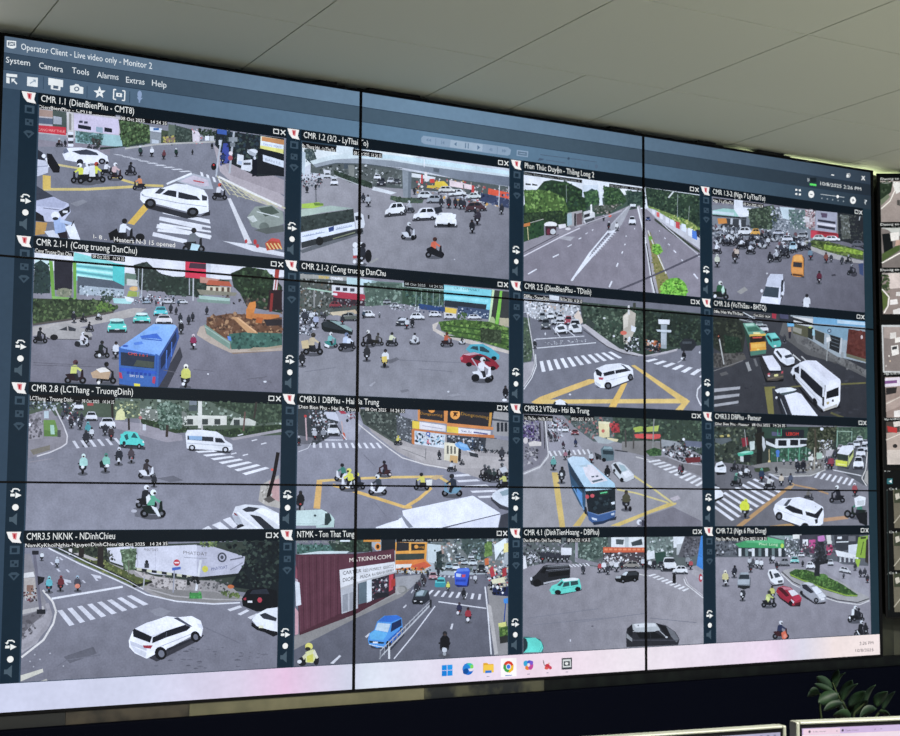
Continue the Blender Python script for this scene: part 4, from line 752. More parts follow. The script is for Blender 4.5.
# traffic
l('9a9c9c', 5, 200, 132, 260, 145); car(255, 140, 40, 20, 'c0c4c8'); car(310, 190, 40, 34, 'd4d6d8', 0); car(290, 165, 36, 22, '9ca8a8')
p('1d1f22', 222, 200, 250, 300, 330, 292, 325, 300, 248, 305)
p('6aa088', 215, 150, 265, 148, 318, 195, 316, 206, 244, 208); p('3c6c58', 232, 168, 276, 164, 296, 184, 240, 188); p('a8ccb8', 224, 152, 262, 150, 268, 160, 230, 162); p('e0dc9c', 262, 190, 290, 190, 296, 198, 262, 198)
p('2c4438', 215, 155, 244, 208, 248, 280, 240, 260); p('d8b048', 244, 200, 318, 196, 320, 206, 246, 212); p('2c2420', 248, 208, 314, 206, 314, 232, 248, 238); p('c84c3c', 258, 212, 300, 210, 300, 216, 260, 218); p('e0a030', 246, 238, 318, 232, 320, 268, 248, 276); p('e8b44c', 252, 244, 314, 240, 314, 256, 252, 262); p('4c7c68', 248, 276, 320, 268, 318, 286, 250, 296); e('e8d060', 284, 268, 7, 4); p('a83c30', 245, 240, 249, 240, 251, 270, 247, 270)
p('4cb0a4', 316, 205, 325, 195, 360, 192, 378, 215, 388, 240, 384, 254, 350, 260, 330, 240); p('7cd4c8', 328, 196, 360, 194, 374, 212, 345, 218); p('23383a', 346, 220, 376, 216, 382, 226, 352, 232); p('23383a', 320, 208, 328, 202, 346, 225, 344, 238); e('e0e2e0', 360, 252, 6, 4)
p('1e1f23', 360, 300, 400, 340, 455, 335, 450, 345, 400, 348); p('e2e4e8', 354, 282, 360, 264, 400, 262, 425, 275, 448, 310, 446, 330, 415, 340, 385, 322); p('2c3036', 362, 276, 372, 272, 392, 298, 388, 310); p('3a4048', 400, 296, 432, 288, 440, 300, 408, 308); p('c8ccd2', 402, 310, 446, 312, 444, 328, 412, 336); p('17181b', 412, 340, 448, 332, 448, 342, 415, 348)
l('d4d4d0', 5, 440, 290, 475, 320); l('c8c8c4', 4, 478, 298, 498, 316)
p('151619', 285, 310, 320, 400, 400, 400, 395, 412, 318, 416); p('2c2a2c', 288, 306, 302, 298, 338, 355, 322, 395, 305, 360); p('dcdce4', 302, 298, 348, 294, 384, 345, 384, 364, 335, 362); p('e4e4ea', 335, 350, 384, 346, 386, 362, 338, 366); p('23242a', 332, 362, 386, 362, 384, 374, 336, 376); p('4a4440', 322, 378, 398, 370, 398, 396, 370, 408, 324, 408); p('b04450', 326, 376, 336, 372, 338, 386, 328, 388); p('c05058', 388, 366, 396, 364, 396, 374, 388, 376); p('d8d088', 356, 380, 374, 378, 374, 388, 356, 390); e('dcd4d4', 332, 386, 5, 4); p('6c6250', 326, 398, 396, 386, 396, 392, 328, 404)
# white van
p('17181c', 440, 400, 560, 540, 650, 520, 655, 530, 570, 552, 500, 490)
p('d4d6da', 430, 372, 440, 346, 468, 330, 478, 325, 585, 420, 576, 540, 555, 520, 470, 420); p('e4e5ec', 468, 328, 500, 316, 545, 318, 652, 402, 655, 412, 588, 430, 580, 420); p('e8e8ea', 588, 428, 655, 408, 652, 500, 640, 525, 578, 545, 576, 520); p('d8d8e0', 500, 318, 545, 320, 640, 400, 600, 410)
p('1c1f27', 476, 352, 490, 362, 574, 440, 572, 488, 540, 462, 474, 392); p('23262e', 446, 352, 468, 342, 468, 378, 446, 366); p('17191e', 592, 458, 646, 436, 646, 476, 590, 490); p('2a2a2c', 572, 480, 582, 482, 580, 525, 572, 520); l('b0b2b8', 3, 450, 388, 560, 500); p('b8a878', 592, 504, 604, 502, 602, 514, 592, 516); e('4c4a50', 620, 498, 5, 6); p('b4b0a4', 580, 535, 640, 512, 640, 524, 582, 545); e('17181c', 540, 504, 9, 20, -.3); e('17181c', 446, 392, 6, 14)
l('c4c6cc', 2, 478, 350, 586, 440)
# white car bottom
p('7c7640', 312, 440, 346, 440, 356, 565, 330, 565); l('7c7640', 8, 312, 440, 360, 438); l('6c683c', 7, 656, 424, 768, 418); l('5c5938', 9, 610, 552, 680, 580); l('6a6640', 7, 430, 436, 480, 432)
p('e0e4e6', 358, 450, 385, 440, 430, 438, 458, 448, 420, 466, 372, 466); p('23262b', 362, 470, 380, 460, 420, 570, 390, 570); p('4c5a5c', 376, 466, 420, 458, 454, 452, 440, 462, 400, 474); p('e6e7ee', 402, 474, 456, 460, 478, 468, 556, 572, 440, 572); p('2c2f35', 376, 474, 400, 474, 432, 572, 400, 572); l('b0b4b8', 3, 384, 490, 412, 560); e('dcdee0', 366, 484, 5, 6); l('d0d2d8', 2, 404, 478, 446, 572)
# marks at left
for k in range(3): p('a4a4a6', 86, 444 + k * 33 - (0 if k < 2 else -4), 204 - k * 4, 434 + k * 32, 202 - k * 4, 446 + k * 32, 86, 460 + k * 33)
p('9a9a98', 226, 326, 240, 322, 254, 362, 240, 366); p('6c6c6c', 262, 310, 272, 308, 284, 342, 274, 345); p('5c5b5a', 110, 375, 140, 366, 150, 378, 118, 388); l('6c6c70', 3, 95, 560, 190, 550)
p('0b0d12', 82, 84, 230, 100, 230, 116, 82, 102); p('0b0d12', 262, 104, 340, 114, 340, 128, 262, 118); text('dfe4e6', '08a Hai-VoThiSau', 85, 100, 215, 112, 11); text('dfe4e6', 'Oct 2025 14:24', 264, 116, 338, 125, 9); l('d0d4d4', 4, 215, 100, 260, 124)
# ---- CMR 2.8
feed(0, 2); frame(0, 375, 3)
p(('76757d', '8e8e98', 450, 120, 450, 420), 70, 50, 850, 50, 850, 480, 70, 480)
# background: trees, villas, hedge
p('4d5a4a', 84, 75, 400, 70, 845, 72, 845, 180, 700, 185, 420, 130, 84, 120)
blot(41, ['39483a', '5c6c58', '7c8c78', '2b382e', '8a9a8a', 'b8c4b8'], 150, 4, 10, 340, 70, 845, 72, 845, 150, 640, 150, 420, 125, 350, 110)
p('d8dad0', 395, 98, 480, 118, 480, 145, 400, 125); p('d2d2c6', 548, 122, 680, 122, 680, 150, 552, 152); p('c4c6ba', 700, 128, 770, 132, 765, 152, 690, 150)
for a in ((570, 138), (615, 138), (652, 138), (710, 140)): r('3f4644', a[0] - 9, a[1] - 6, a[0] + 9, a[1] + 11)
r('d6d6cc', 594, 72, 606, 160); r('7a8288', 568, 75, 590, 90); r('4a5456', 566, 92, 592, 108); p('dcdccf', 600, 120, 670, 124, 670, 130, 600, 128)
blot(42, ['c8ccc0', 'dcdcd0', '55625a', '3a463e'], 50, 3, 7, 395, 98, 560, 110, 560, 150, 410, 130)
blot(43, ['3c4c3c', '2c3a30', '53644e', '485a48'], 110, 4, 9, 610, 72, 845, 74, 845, 140, 780, 145, 700, 110)
p('34452f', 415, 130, 480, 148, 570, 165, 660, 172, 700, 160, 845, 148, 845, 168, 690, 188, 600, 170, 520, 175, 430, 150)
blot(44, ['2b3b2a', '3f5238', '4f6444', '24302a'], 110, 3, 8, 420, 130, 570, 160, 670, 165, 840, 148, 840, 165, 690, 184, 560, 172, 440, 150)
p('9a959c', 330, 135, 420, 145, 545, 180, 548, 196, 500, 202, 340, 158); p('a39ea2', 690, 190, 845, 162, 845, 170, 700, 196)
blot(45, ['42594c', '5c7562', '7a8f7e', '34483c', '8ca090'], 110, 4, 9, 470, 90, 505, 78, 545, 95, 545, 160, 480, 165); l('3a332e', 8, 502, 150, 500, 186)
l('322c2a', 7, 336, 85, 338, 138); l('332c2a', 6, 385, 95, 387, 165); blot(46, ['59685a', '6d7f6c', '3d4c40', 'c4c890'], 50, 3, 8, 345, 78, 420, 130)
p('d9d79c', 350, 110, 362, 100, 374, 112, 374, 135, 345, 135); r('c8ccd0', 428, 148, 438, 166); l('a8a6a8', 2.5, 421, 125, 420, 170); e('b07070', 421, 128, 5)
l('68504a', 5, 735, 110, 730, 168); l('b8b4b0', 5, 606, 150, 606, 165); l('3d3834', 6, 770, 75, 762, 130)
# left pavement with green bed
p('8b878c', 84, 120, 150, 100, 185, 150, 202, 185, 198, 208, 150, 232, 84, 250); p('9d989c', 84, 160, 130, 150, 128, 190, 84, 195)
blot(47, ['6f6b70', 'a29da2', '5c5a5e'], 36, 4, 9, 84, 110, 125, 110, 125, 185, 84, 190); blot(48, ['3a4046', '54606a', 'b4bcc0', '262c30'], 40, 3, 8, 86, 80, 190, 105)
p('6c9048', 130, 135, 165, 135, 178, 180, 132, 182); p('5a7c3c', 132, 165, 178, 172, 178, 185, 132, 184); r('b8c8cc', 132, 108, 146, 130); p('a8ccb8', 150, 150, 162, 150, 164, 178, 152, 178); r('4c4f50', 172, 165, 182, 186)
l('d0cccc', 4, 165, 100, 190, 150, 202, 182, 200, 205, 185, 216, 150, 232, 110, 244); p('7a7468', 90, 225, 150, 210, 150, 225, 100, 240); l('8f8a90', 3, 84, 262, 160, 250)
r('2c3438', 188, 80, 200, 120); e('e8eaec', 88, 149, 5, 5)
# traffic
blot(49, ['2b2f37', '3d434c', 'd8dade', '5a5f68', '8a4a4e'], 70, 3, 6.5, 185, 85, 230, 85, 250, 150, 205, 150)
car(236, 106, 30, 26, 'd4d6da', 0); car(274, 138, 36, 28, 'dfe1e5', 0); car(322, 160, 48, 32, 'e4e6ea', 0); r('a84848', 262, 84, 280, 92)
for x, y, s, c in ((214, 160, 36, '2a2c34'), (240, 164, 36, '3a3e46'), (225, 138, 30, '343842'), (246, 140, 28, '2c3038'), (188, 132, 26, '4a4e56'), (200, 120, 24, '30343c')): moto(x, y, s, c, '1c1e24', '5a5e66')
moto(264, 186, 46, '4a9aa0', '23262c', '6ab4b8'); moto(258, 214, 50, '2a2c34', '1b1d22', '42464e'); moto(275, 192, 36, 'c8ccd0', '23262c', '34383e'); moto(315, 182, 40, '2c2e36', '1c1e24', 'e0e2e6'); moto(333, 196, 44, '3a3436', '191b20', 'e2e4e6')
zebra('cfcfd4', (216, 198), (365, 188), (230, 220), (382, 206), 6, .36)
car(396, 220, 74, 50, '4fd0c4', 1, -.08, '245c60'); p('4fd0c4', 361, 178, 380, 172, 400, 174, 380, 210, 366, 205); p('27565a', 372, 182, 382, 176, 386, 192, 378, 196); e('1e2a2e', 372, 204, 5, 6)
p('34363c', 560, 222, 690, 230, 696, 224, 690, 235, 570, 228)
p('e3e5e8', 556, 176, 562, 165, 600, 164, 650, 170, 668, 182, 676, 196, 696, 208, 698, 224, 680, 228, 560, 220)
p('30363e', 562, 182, 640, 186, 640, 200, 562, 194); p('8fb2d4', 566, 182, 606, 184, 606, 196, 568, 194); p('2b3038', 645, 188, 664, 190, 676, 204, 646, 202); l('e3e5e8', 3, 642, 184, 641, 204); l('b4b8be', 2, 560, 204, 692, 214)
e('1c1e23', 576, 218, 10, 9); e('c8cbd0', 576, 218, 5, 5); e('1c1e23', 676, 224, 10, 9); e('c8cbd0', 676, 224, 5, 5)
zebra('e4e4e7', (584, 228), (750, 306), (640, 226), (822, 284), 7, .48)
for x, y in ((735, 240), (762, 196), (790, 206), (720, 180), (700, 236)): p('d8d8dc', x - 8, y, x + 8, y - 4, x + 10, y - 1, x - 6, y + 3)
# riders
moto(248, 298, 62, 'a8d4ca', '1c1f24', 'd8ece6'); e('dfe4e6', 248, 276, 5, 4); moto(316, 292, 58, '7ec0ac', '17191e', '4a8a7a'); e('e2e6e8', 322, 272, 6, 5); p('1c1f25', 298, 262, 306, 255, 314, 278, 300, 278)
moto(356, 270, 54, '2c2f38', 'd8dade', 'd2d6dc'); moto(394, 264, 48, '4a4248', '8a8c92', '3a3636'); moto(440, 310, 58, '3a3438', 'dfe2e6', '2e2a2e', 1)
p('6a6a72', 470, 310, 520, 302, 550, 316, 510, 322); moto(462, 336, 40, '2e3036', '191b20', '6a6e74')
p('6c6c74', 400, 400, 445, 380, 470, 400, 440, 430, 405, 425); moto(438, 400, 70, '24262c', '1a1c20', 'e6e8ea', 1); moto(458, 428, 84, '5aa888', '1a2422', 'e4ecea', 1); p('e2e6e4', 438, 365, 448, 358, 452, 372, 440, 388); p('dfe4e4', 452, 392, 470, 398, 482, 424, 474, 424)
e('b4b4bc', 402, 408, 9, 5); e('a4a4ac', 412, 380, 6, 4)
# tree trunk, kerb and car bottom right
p('b2aca2', 782, 330, 836, 300, 840, 400, 800, 392, 775, 378); p('c09a96', 806, 320, 838, 310, 838, 380, 815, 370); blot(50, ['8c867c', '9c968c', 'c8c2b8'], 24, 3, 7, 778, 330, 800, 325, 830, 380, 790, 382)
l('201c1e', 11, 834, 232, 822, 300, 804, 368); p('55504c', 790, 372, 810, 362, 826, 375, 806, 384); e('d85a50', 816, 284, 4)
p('d9dbdf', 696, 420, 706, 395, 735, 388, 790, 392, 836, 415, 838, 470, 790, 470, 720, 458); p('343840', 726, 403, 745, 395, 778, 399, 760, 410, 738, 411); p('2c3038', 748, 418, 780, 424, 832, 468, 800, 470, 775, 445)
p('f0f1f4', 766, 408, 784, 398, 836, 416, 838, 452, 800, 426); p('b4b8c0', 696, 420, 712, 415, 730, 450, 706, 445); p('8a4a50', 700, 412, 708, 415, 714, 424, 704, 420); e('23252b', 722, 456, 12, 9); l('f0f2f4', 5, 712, 412, 780, 466)
p('dcdce0', 600, 466, 625, 452, 640, 466); p('dedee2', 636, 450, 660, 440, 690, 464, 664, 466); p('dcdce0', 668, 434, 690, 426, 712, 452, 700, 460); p('e6e8ea', 700, 466, 740, 450, 780, 466)
p('0b0d12', 88, 58, 345, 66, 345, 86, 88, 78); text('dfe4e6', 'LCThang - Truong Dinh', 90, 73, 216, 79, 10); text('8a9094', '1 ---', 218, 79, 240, 80, 7); text('e6eaec', '08 Oct 2025   14 24 35', 246, 81, 342, 85, 8)
# ---- CMR3.1
feed(1, 2); frame(280, 385, 3.6)
p(('94949e', '7c7c87', 300, 200, 400, 510), 50, 60, 840, 80, 840, 530, 50, 530)
# shop side pavement
p('a6a09e', 285, 100, 420, 140, 822, 220, 822, 330, 760, 350, 640, 310, 520, 290, 420, 240, 330, 170)
p('b2aca9', 420, 215, 600, 250, 822, 260, 822, 300, 640, 300, 520, 280)
# far street
p('50584f', 280, 85, 420, 92, 440, 190, 420, 215, 300, 140); blot(131, ['434c46', '5f6a60', '37403c', '70786e', '2c3432'], 90, 3, 9, 290, 90, 430, 95, 440, 200, 400, 195, 310, 140)
p('3a4044', 64, 85, 200, 85, 215, 120, 190, 180, 130, 215, 64, 215); blot(132, ['2c3036', 'd4d6da', '4c5258', '8a8e94', '1f2226', '6c4a4c', 'b0b4ba'], 120, 3, 7, 100, 90, 200, 92, 195, 170, 120, 200)
p('8c8c94', 64, 205, 110, 212, 108, 228, 64, 240); p('6c6c72', 64, 180, 120, 190, 112, 212, 64, 215); l('c8c8cc', 3, 66, 240, 100, 228, 112, 210)
l('c4a8a8', 5, 92, 118, 96, 200); e('c03c3c', 91, 112, 5, 5); moto(68, 218, 34, '23262c', '1a1c20', 'd8dade')
p('c4c6d0', 160, 96, 200, 98, 214, 120, 214, 132, 170, 120); car(192, 184, 44, 46, 'd4d6da', 0); moto(126, 200, 44, 'b4b6ba', '24262c', 'd8dade'); moto(155, 198, 44, '8a8e94', '24262c', 'c8ccd0'); moto(140, 178, 38, '2c2e34')
p('a8a8b2', 200, 92, 250, 92, 300, 140, 270, 200, 238, 196); l('34343a', 4, 196, 130, 232, 196); p('c45a3c', 225, 170, 232, 172, 238, 194, 228, 194); l('d8d8dc', 4, 222, 176, 240, 198); l('c8a8a0', 3, 222, 130, 226, 172)
p('a83848', 210, 92, 232, 94, 240, 104, 220, 104); blot(133, ['34363c', '5c6068', 'c0c4c8', '8c4048'], 26, 3, 6, 230, 95, 275, 98, 275, 125, 250, 122); e('2c3038', 242, 128, 5, 6)
l('dad6d2', 4, 278, 138, 330, 180, 400, 234, 440, 262, 520, 286, 600, 300)
l('dcdce0', 3, 160, 198, 226, 198)
zebra('dcdce0', (118, 208), (366, 208), (118, 226), (382, 228), 11, .4)
# shop building
p('565a5e', 420, 110, 500, 130, 480, 215, 420, 190); blot(134, ['6c7074', '3c4044', '8c9094', 'c4c8c8', '4c5054'], 40, 3, 8, 420, 110, 480, 125, 478, 205, 420, 190)
p('2e2c30', 500, 86, 770, 90, 760, 155, 500, 125); p('d68a44', 496, 86, 504, 86, 503, 130, 496, 128); p('d68a44', 590, 88, 604, 88, 602, 140, 590, 138); p('d68a44', 496, 120, 600, 132, 600, 140, 496, 128)
e('e8983c', 546, 90, 12, 10); e('f0a448', 630, 105, 18, 19); p('4a2c1c', 622, 98, 640, 98, 640, 102, 634, 104, 638, 114, 630, 110, 622, 116, 626, 104); text('b0843c', 'Dongcoming', 505, 106, 584, 114, 10); text('a88440', 'Dongcoming', 652, 108, 750, 122, 11)
p('d68848', 600, 136, 770, 152, 768, 162, 600, 148); p('c8923c', 755, 92, 764, 92, 758, 150, 750, 150)
p('e8c838', 476, 128, 502, 132, 502, 160, 476, 156); p('e0dcdc', 502, 132, 596, 146, 596, 168, 502, 158); p('e6c63c', 600, 148, 642, 152, 642, 174, 600, 170); p('e4e0e0', 642, 154, 758, 166, 757, 182, 642, 174); text('3c4474', 'Viet An', 652, 169, 690, 174, 9); l('5c6090', 5, 696, 170, 748, 177); l('b4aeb8', 3, 512, 146, 585, 158); p('c87840', 480, 156, 600, 172, 770, 180, 772, 192, 600, 178, 478, 164)
p('cfd6dc', 484, 164, 596, 178, 590, 228, 484, 212); p('c87a40', 474, 158, 484, 160, 484, 215, 474, 210); blot(135, ['34383e', 'e4e8ec', '8cb4c4', '2c3440', 'b8c0c8', '5c7c8c'], 60, 3, 8, 488, 168, 590, 182, 586, 222, 488, 208)
l('3c6ab4', 4, 526, 172, 540, 188); e('3f5fa8', 533, 176, 8, 8); e('e6e6ea', 533, 176, 4, 4); l('d04858', 3, 528, 200, 540, 212); l('c43c50', 3, 536, 196, 528, 212)
p('3c4046', 600, 180, 780, 192, 780, 240, 640, 230, 600, 225); blot(136, ['23262c', '5c6066', 'c8ccd0', '343a48', '4c6078', '8c9094'], 70, 3, 8, 600, 182, 730, 190, 730, 235, 610, 225); l('d8c4bc', 4, 660, 200, 664, 230)
p('8c8a8a', 742, 190, 822, 200, 822, 250, 738, 235); p('9c9a98', 770, 95, 822, 100, 822, 185, 766, 180); for_ = [r('2e3238', 780 + k * 14, 135, 790 + k * 14, 168) for k in range(3)]; p('4a4e54', 764, 120, 822, 128, 822, 134, 764, 128)
blot(137, ['2c2f34', '43474c', '1f2226'], 50, 3, 7, 690, 225, 822, 240, 822, 250, 690, 240)
# kiosk with blue umbrella
p('e4dcc0', 592, 208, 644, 216, 640, 280, 590, 270); 
for k in range(3): r('6c6a60', 600 + k * 13, 218 + k * 2, 607 + k * 13, 248)
p('d0a86c', 612, 252, 640, 256, 638, 282, 610, 276); p('dcd6c0', 592, 206, 648, 212, 648, 218, 590, 212); p('2c2c30', 642, 226, 652, 226, 650, 276, 640, 276)
p('6ca4d8', 628, 212, 645, 204, 672, 214, 686, 236, 660, 236, 634, 222); p('8cbce4', 640, 208, 672, 216, 680, 228, 650, 222); p('34383c', 680, 240, 712, 248, 714, 262, 684, 256); l('e0e0e0', 3, 672, 236, 700, 244)
moto(425, 216, 34, 'd8cc58', '2c2e30', 'd0c040', 1); moto(574, 268, 34, '2c2e34', '1c1e22', '3c3e44'); moto(618, 312, 40, 'c4c6ca', '23262c', '3a3c42', 1); moto(655, 288, 22, '3a3c40', '2c2e32', '5a5c60', 1); moto(798, 272, 50, '3a3c42', '23252a', '5a5e64')
l('7c7a7a', 3, 525, 228, 523, 268); l('7c7a7a', 2, 440, 230, 524, 262)
# zebra at the right
for k in range(5):
    a = (610 + k * 25, 324 + k * 19); p('d8d8dc', a[0], a[1], a[0] + 66 + k * 8, a[1] - 4, a[0] + 78 + k * 8, a[1] + 3, a[0] + 8, a[1] + 7)
# yellow box
l('dcbc70', 9, 132, 346, 240, 338, 400, 332, 570, 330, 640, 370); p('d8ac64', 132, 345, 152, 345, 144, 446, 120, 444); l('dcb464', 11, 190, 360, 300, 392, 450, 440, 500, 410, 545, 370); l('d8b060', 10, 450, 440, 475, 440)
p('c4a878', 560, 324, 590, 326, 560, 342, 540, 336)
l('6f6f7a', 2, 300, 250, 340, 290); l('6f6f7a', 2, 340, 420, 380, 470)
# riders
moto(225, 346, 64, '3c7c6c', 'd8dade', '23262c', -1); moto(250, 380, 80, 'd8d84c', 'dcdee0', 'e0dc60', -1); moto(280, 376, 60, '343a4c', '23262c', 'd8d450', -1); moto(376, 330, 58, '34242c', '3c2428', '24242c', -1); e('d8c8c8', 396, 322, 4, 4)
moto(352, 396, 74, '3c444c', 'e4e6e8', 'dfe3e2', -1); moto(510, 378, 62, 'd8d058', '2c2c30', '24262a', -1); p('e4e4dc', 525, 342, 548, 340, 546, 362, 528, 366); moto(620, 402, 82, '2c3440', '6c94a8', '2a2c34', -1)
for x, y, s, c in ((738, 336, 50, '34343c'), (752, 346, 56, '2c3434'), (770, 350, 50, '2f3c3a'), (800, 340, 60, '3c3e42'), (805, 372, 56, 'c8c870')): moto(x, y, s, c, '1c1e22', '5c6064', -1)
p('c4c8cc', 788, 300, 812, 292, 820, 310, 800, 318); moto(72, 450, 70, '1c1e22', '15171b', '2c2e34'); e('9a9a9c', 80, 448, 6, 12)
# van, white truck, car
p('1d2024', 160, 450, 196, 480, 196, 512, 160, 512); p('c4d8d2', 58, 452, 150, 448, 170, 458, 168, 500, 130, 506, 58, 506); p('2c3c3c', 162, 462, 178, 462, 186, 485, 176, 504, 160, 500); p('b4ccc4', 178, 460, 196, 482, 194, 512, 130, 514, 130, 504, 172, 504, 186, 486); e('3c4c50', 126, 470, 5, 4); l('9cb4ac', 2, 60, 500, 130, 500)
p('e8eaf2', 440, 452, 694, 398, 794, 462, 580, 514, 450, 516); p('eceef6', 345, 512, 390, 496, 425, 486, 440, 470, 470, 510, 470, 516, 345, 516); p('8a8e98', 424, 470, 440, 466, 480, 512, 462, 514); p('dcdee8', 600, 514, 794, 464, 784, 514); l('4c4e58', 3, 585, 514, 794, 464); p('e6e8f0', 428, 484, 438, 476, 458, 512, 440, 514)
p('d4dae0', 764, 392, 790, 375, 822, 368, 822, 440, 790, 428, 766, 410); p('8fa4ac', 790, 385, 822, 374, 822, 396, 800, 400); p('3a3c44', 758, 398, 766, 410, 800, 434, 822, 442, 822, 452, 790, 445, 760, 415); p('3e4048', 796, 468, 822, 460, 822, 512, 786, 514)
tag_text('Dien Bien Phu - Hai Ba Trung |', 68, 82, 288, 93, 11); tag_text('08 Oct 2025   14 24 35', 306, 91, 448, 98, 10)
# ---- CMR3.2
feed(2, 2); frame(505, 395, 4.2857)
p(('8a888d', '9c9a9c', 300, 200, 200, 480), 60, 60, 850, 80, 850, 600, 60, 590)
# far street and trees
p('56605e', 240, 80, 460, 90, 480, 200, 380, 200, 300, 140); blot(231, ['48544e', '6a746e', '38443e', '7c8680', 'a06c68'], 120, 4, 10, 250, 95, 460, 100, 470, 190, 380, 190, 290, 130)
p('405044', 460, 85, 845, 95, 845, 260, 760, 215, 640, 190, 560, 220, 470, 200); blot(232, ['34443a', '4c5e4c', '2a362e', '5c7058', '404e44'], 200, 4, 12, 470, 90, 845, 98, 845, 210, 700, 200, 480, 190)
p('9a98a0', 180, 110, 240, 105, 330, 230, 300, 250, 190, 240)
# left pavement
p('7f7c84', 78, 100, 150, 100, 190, 260, 170, 300, 78, 335); p('5a4a74', 78, 130, 125, 130, 125, 180, 78, 190); blot(233, ['4c4068', '6c6080', '34304c', '8c88a0', '2c2c38', 'a8a4ac'], 70, 4, 10, 80, 105, 145, 110, 150, 200, 80, 205); p('d4ccc4', 100, 205, 125, 196, 155, 202, 155, 218, 105, 220); e('c8c0bc', 88, 195, 10, 14); blot(234, ['34343c', '5c5a60', 'b8b4b4', '8c8a8c'], 40, 4, 9, 80, 225, 150, 225, 130, 290, 80, 300)
l('2f2f36', 6, 148, 120, 152, 200); l('3a3a40', 4, 166, 110, 170, 230); p('a8a6a8', 78, 330, 150, 300, 185, 250, 188, 270, 150, 316, 78, 345); l('d8d6d4', 4, 80, 338, 150, 308, 186, 262, 180, 200, 172, 110)
# kiosk, awnings and trees right
p('dcd0a0', 400, 120, 446, 118, 448, 180, 404, 186); p('e4dcb4', 400, 112, 450, 116, 450, 126, 400, 122); e('c46c5c', 420, 154, 7, 8); p('a8383c', 450, 120, 488, 122, 492, 160, 456, 162); blot(235, ['c44c4c', '6c2c34', '34423a'], 24, 3, 8, 450, 115, 492, 165); p('d8cca0', 440, 182, 486, 190, 480, 200, 430, 196)
p('a4acac', 376, 180, 400, 176, 470, 200, 440, 210, 400, 206)
p('a4b84c', 550, 140, 580, 134, 590, 136, 590, 156, 550, 160); p('a8b854', 606, 138, 660, 130, 655, 155, 606, 158); p('d0504c', 552, 168, 590, 166, 665, 168, 668, 184, 640, 190, 560, 184); p('e06c64', 600, 168, 640, 172, 640, 186, 602, 186)
p('7f7c78', 500, 200, 600, 195, 760, 215, 740, 235, 640, 240, 600, 260, 500, 240); p('94989a', 670, 190, 740, 200, 760, 216, 668, 222)
l('4c4844', 7, 515, 150, 518, 225); l('4c4844', 6, 553, 150, 550, 230); l('8a8c88', 5, 638, 100, 632, 250); l('4a4640', 5, 666, 180, 668, 230)
p('33502f', 600, 240, 640, 225, 670, 235, 670, 260, 620, 262); blot(236, ['3c5c34', '2a4228', '4c6c40'], 30, 4, 8, 605, 235, 668, 235, 668, 258, 615, 260)
blot(237, ['1f2226', '34383c', 'd4d8da', '2c3034', '6c4a4c', '4c5458', '8c9094', '23272b'], 150, 4, 10, 672, 228, 760, 190, 842, 215, 842, 290, 760, 285, 690, 262); p('6a7080', 770, 195, 842, 200, 842, 225, 775, 220)
for q in ((680, 236), (712, 258), (800, 260), (748, 250), (765, 190)): e('dfe2e4', q[0], q[1], 6, 6)
p('7d7a7c', 470, 230, 600, 262, 700, 290, 842, 350, 842, 300, 760, 290, 680, 265, 610, 262)
l('3a3c40', 5, 470, 236, 525, 244); l('c4c2be', 5, 560, 265, 620, 280)
# crossings
zebra('d8d8da', (185, 240), (370, 232), (196, 262), (380, 252), 9, .4)
zebra('dcdcdc', (608, 284), (836, 398), (660, 276), (876, 372), 10, .5)
l('b8b6b8', 3, 690, 260, 760, 290, 842, 300)
# yellow lines
p('d0b468', 200, 332, 226, 332, 258, 566, 234, 566); p('ccb064', 290, 562, 340, 500, 352, 510, 322, 562); l('cfc07c', 7, 480, 405, 560, 420, 700, 462); p('d2b868', 450, 560, 700, 462, 735, 462, 732, 470, 620, 508, 490, 562); l('cfc07c', 8, 545, 342, 640, 405, 725, 468); p('b8b0b4', 706, 442, 740, 430, 752, 444, 722, 456); p('7a777e', 600, 520, 720, 480, 842, 540, 842, 570, 560, 570)
# traffic
car(213, 140, 32, 26, 'c8d0d4'); blot(238, ['e0e2e4', '34383e', '8c9094', 'c8ccd0', '23262c', '7a4c50'], 90, 3, 8, 180, 100, 240, 95, 290, 160, 260, 165, 230, 200, 185, 195); car(258, 160, 28, 24, 'd8dcde'); car(300, 172, 34, 24, '8a4c50')
for x, y, s, c in ((197, 200, 34, '34363e'), (215, 196, 34, '4c3840'), (188, 180, 30, '2c2e34'), (250, 230, 34, '3c2c38'), (303, 222, 36, '2c3450'), (258, 278, 42, '9c6c78'), (274, 264, 30, '2c2e34')): moto(x, y, s, c, '1c1e22', '4c4e54')
moto(207, 322, 60, '5c9c94', '1f2428', 'a8d0c8'); moto(242, 378, 72, '2c2e32', '1b1d20', '23252a'); e('c8cccc', 242, 340, 6, 8)
moto(370, 292, 50, 'c8ccd0', '23262c', '8c9094'); moto(438, 362, 62, '1c1e22', '17191d', '23262a'); moto(518, 494, 86, '4c4a38', '1f2023', '34342c'); e('17181c', 536, 488, 7, 12)
p('34383c', 382, 245, 412, 258, 414, 280, 390, 272); p('5c7076', 410, 232, 424, 218, 458, 222, 468, 246, 466, 280, 430, 284, 414, 270); p('8ca4a8', 424, 220, 456, 222, 460, 232, 420, 232); p('2c3a40', 418, 236, 464, 240, 464, 256, 420, 254); e('15171b', 424, 278, 9, 9); e('15171b', 394, 270, 6, 8)
p('2c2d32', 460, 330, 500, 375, 555, 360, 552, 350); p('c8ccce', 455, 300, 465, 290, 490, 286, 514, 300, 552, 340, 552, 358, 520, 372, 495, 366, 462, 325); p('2c3034', 462, 298, 474, 292, 500, 330, 494, 342); p('9ab0b4', 486, 296, 510, 302, 524, 322, 500, 330); e('17181c', 500, 364, 8, 10); e('17181c', 468, 324, 5, 8); p('e0e2e4', 502, 334, 528, 324, 548, 342, 516, 356)
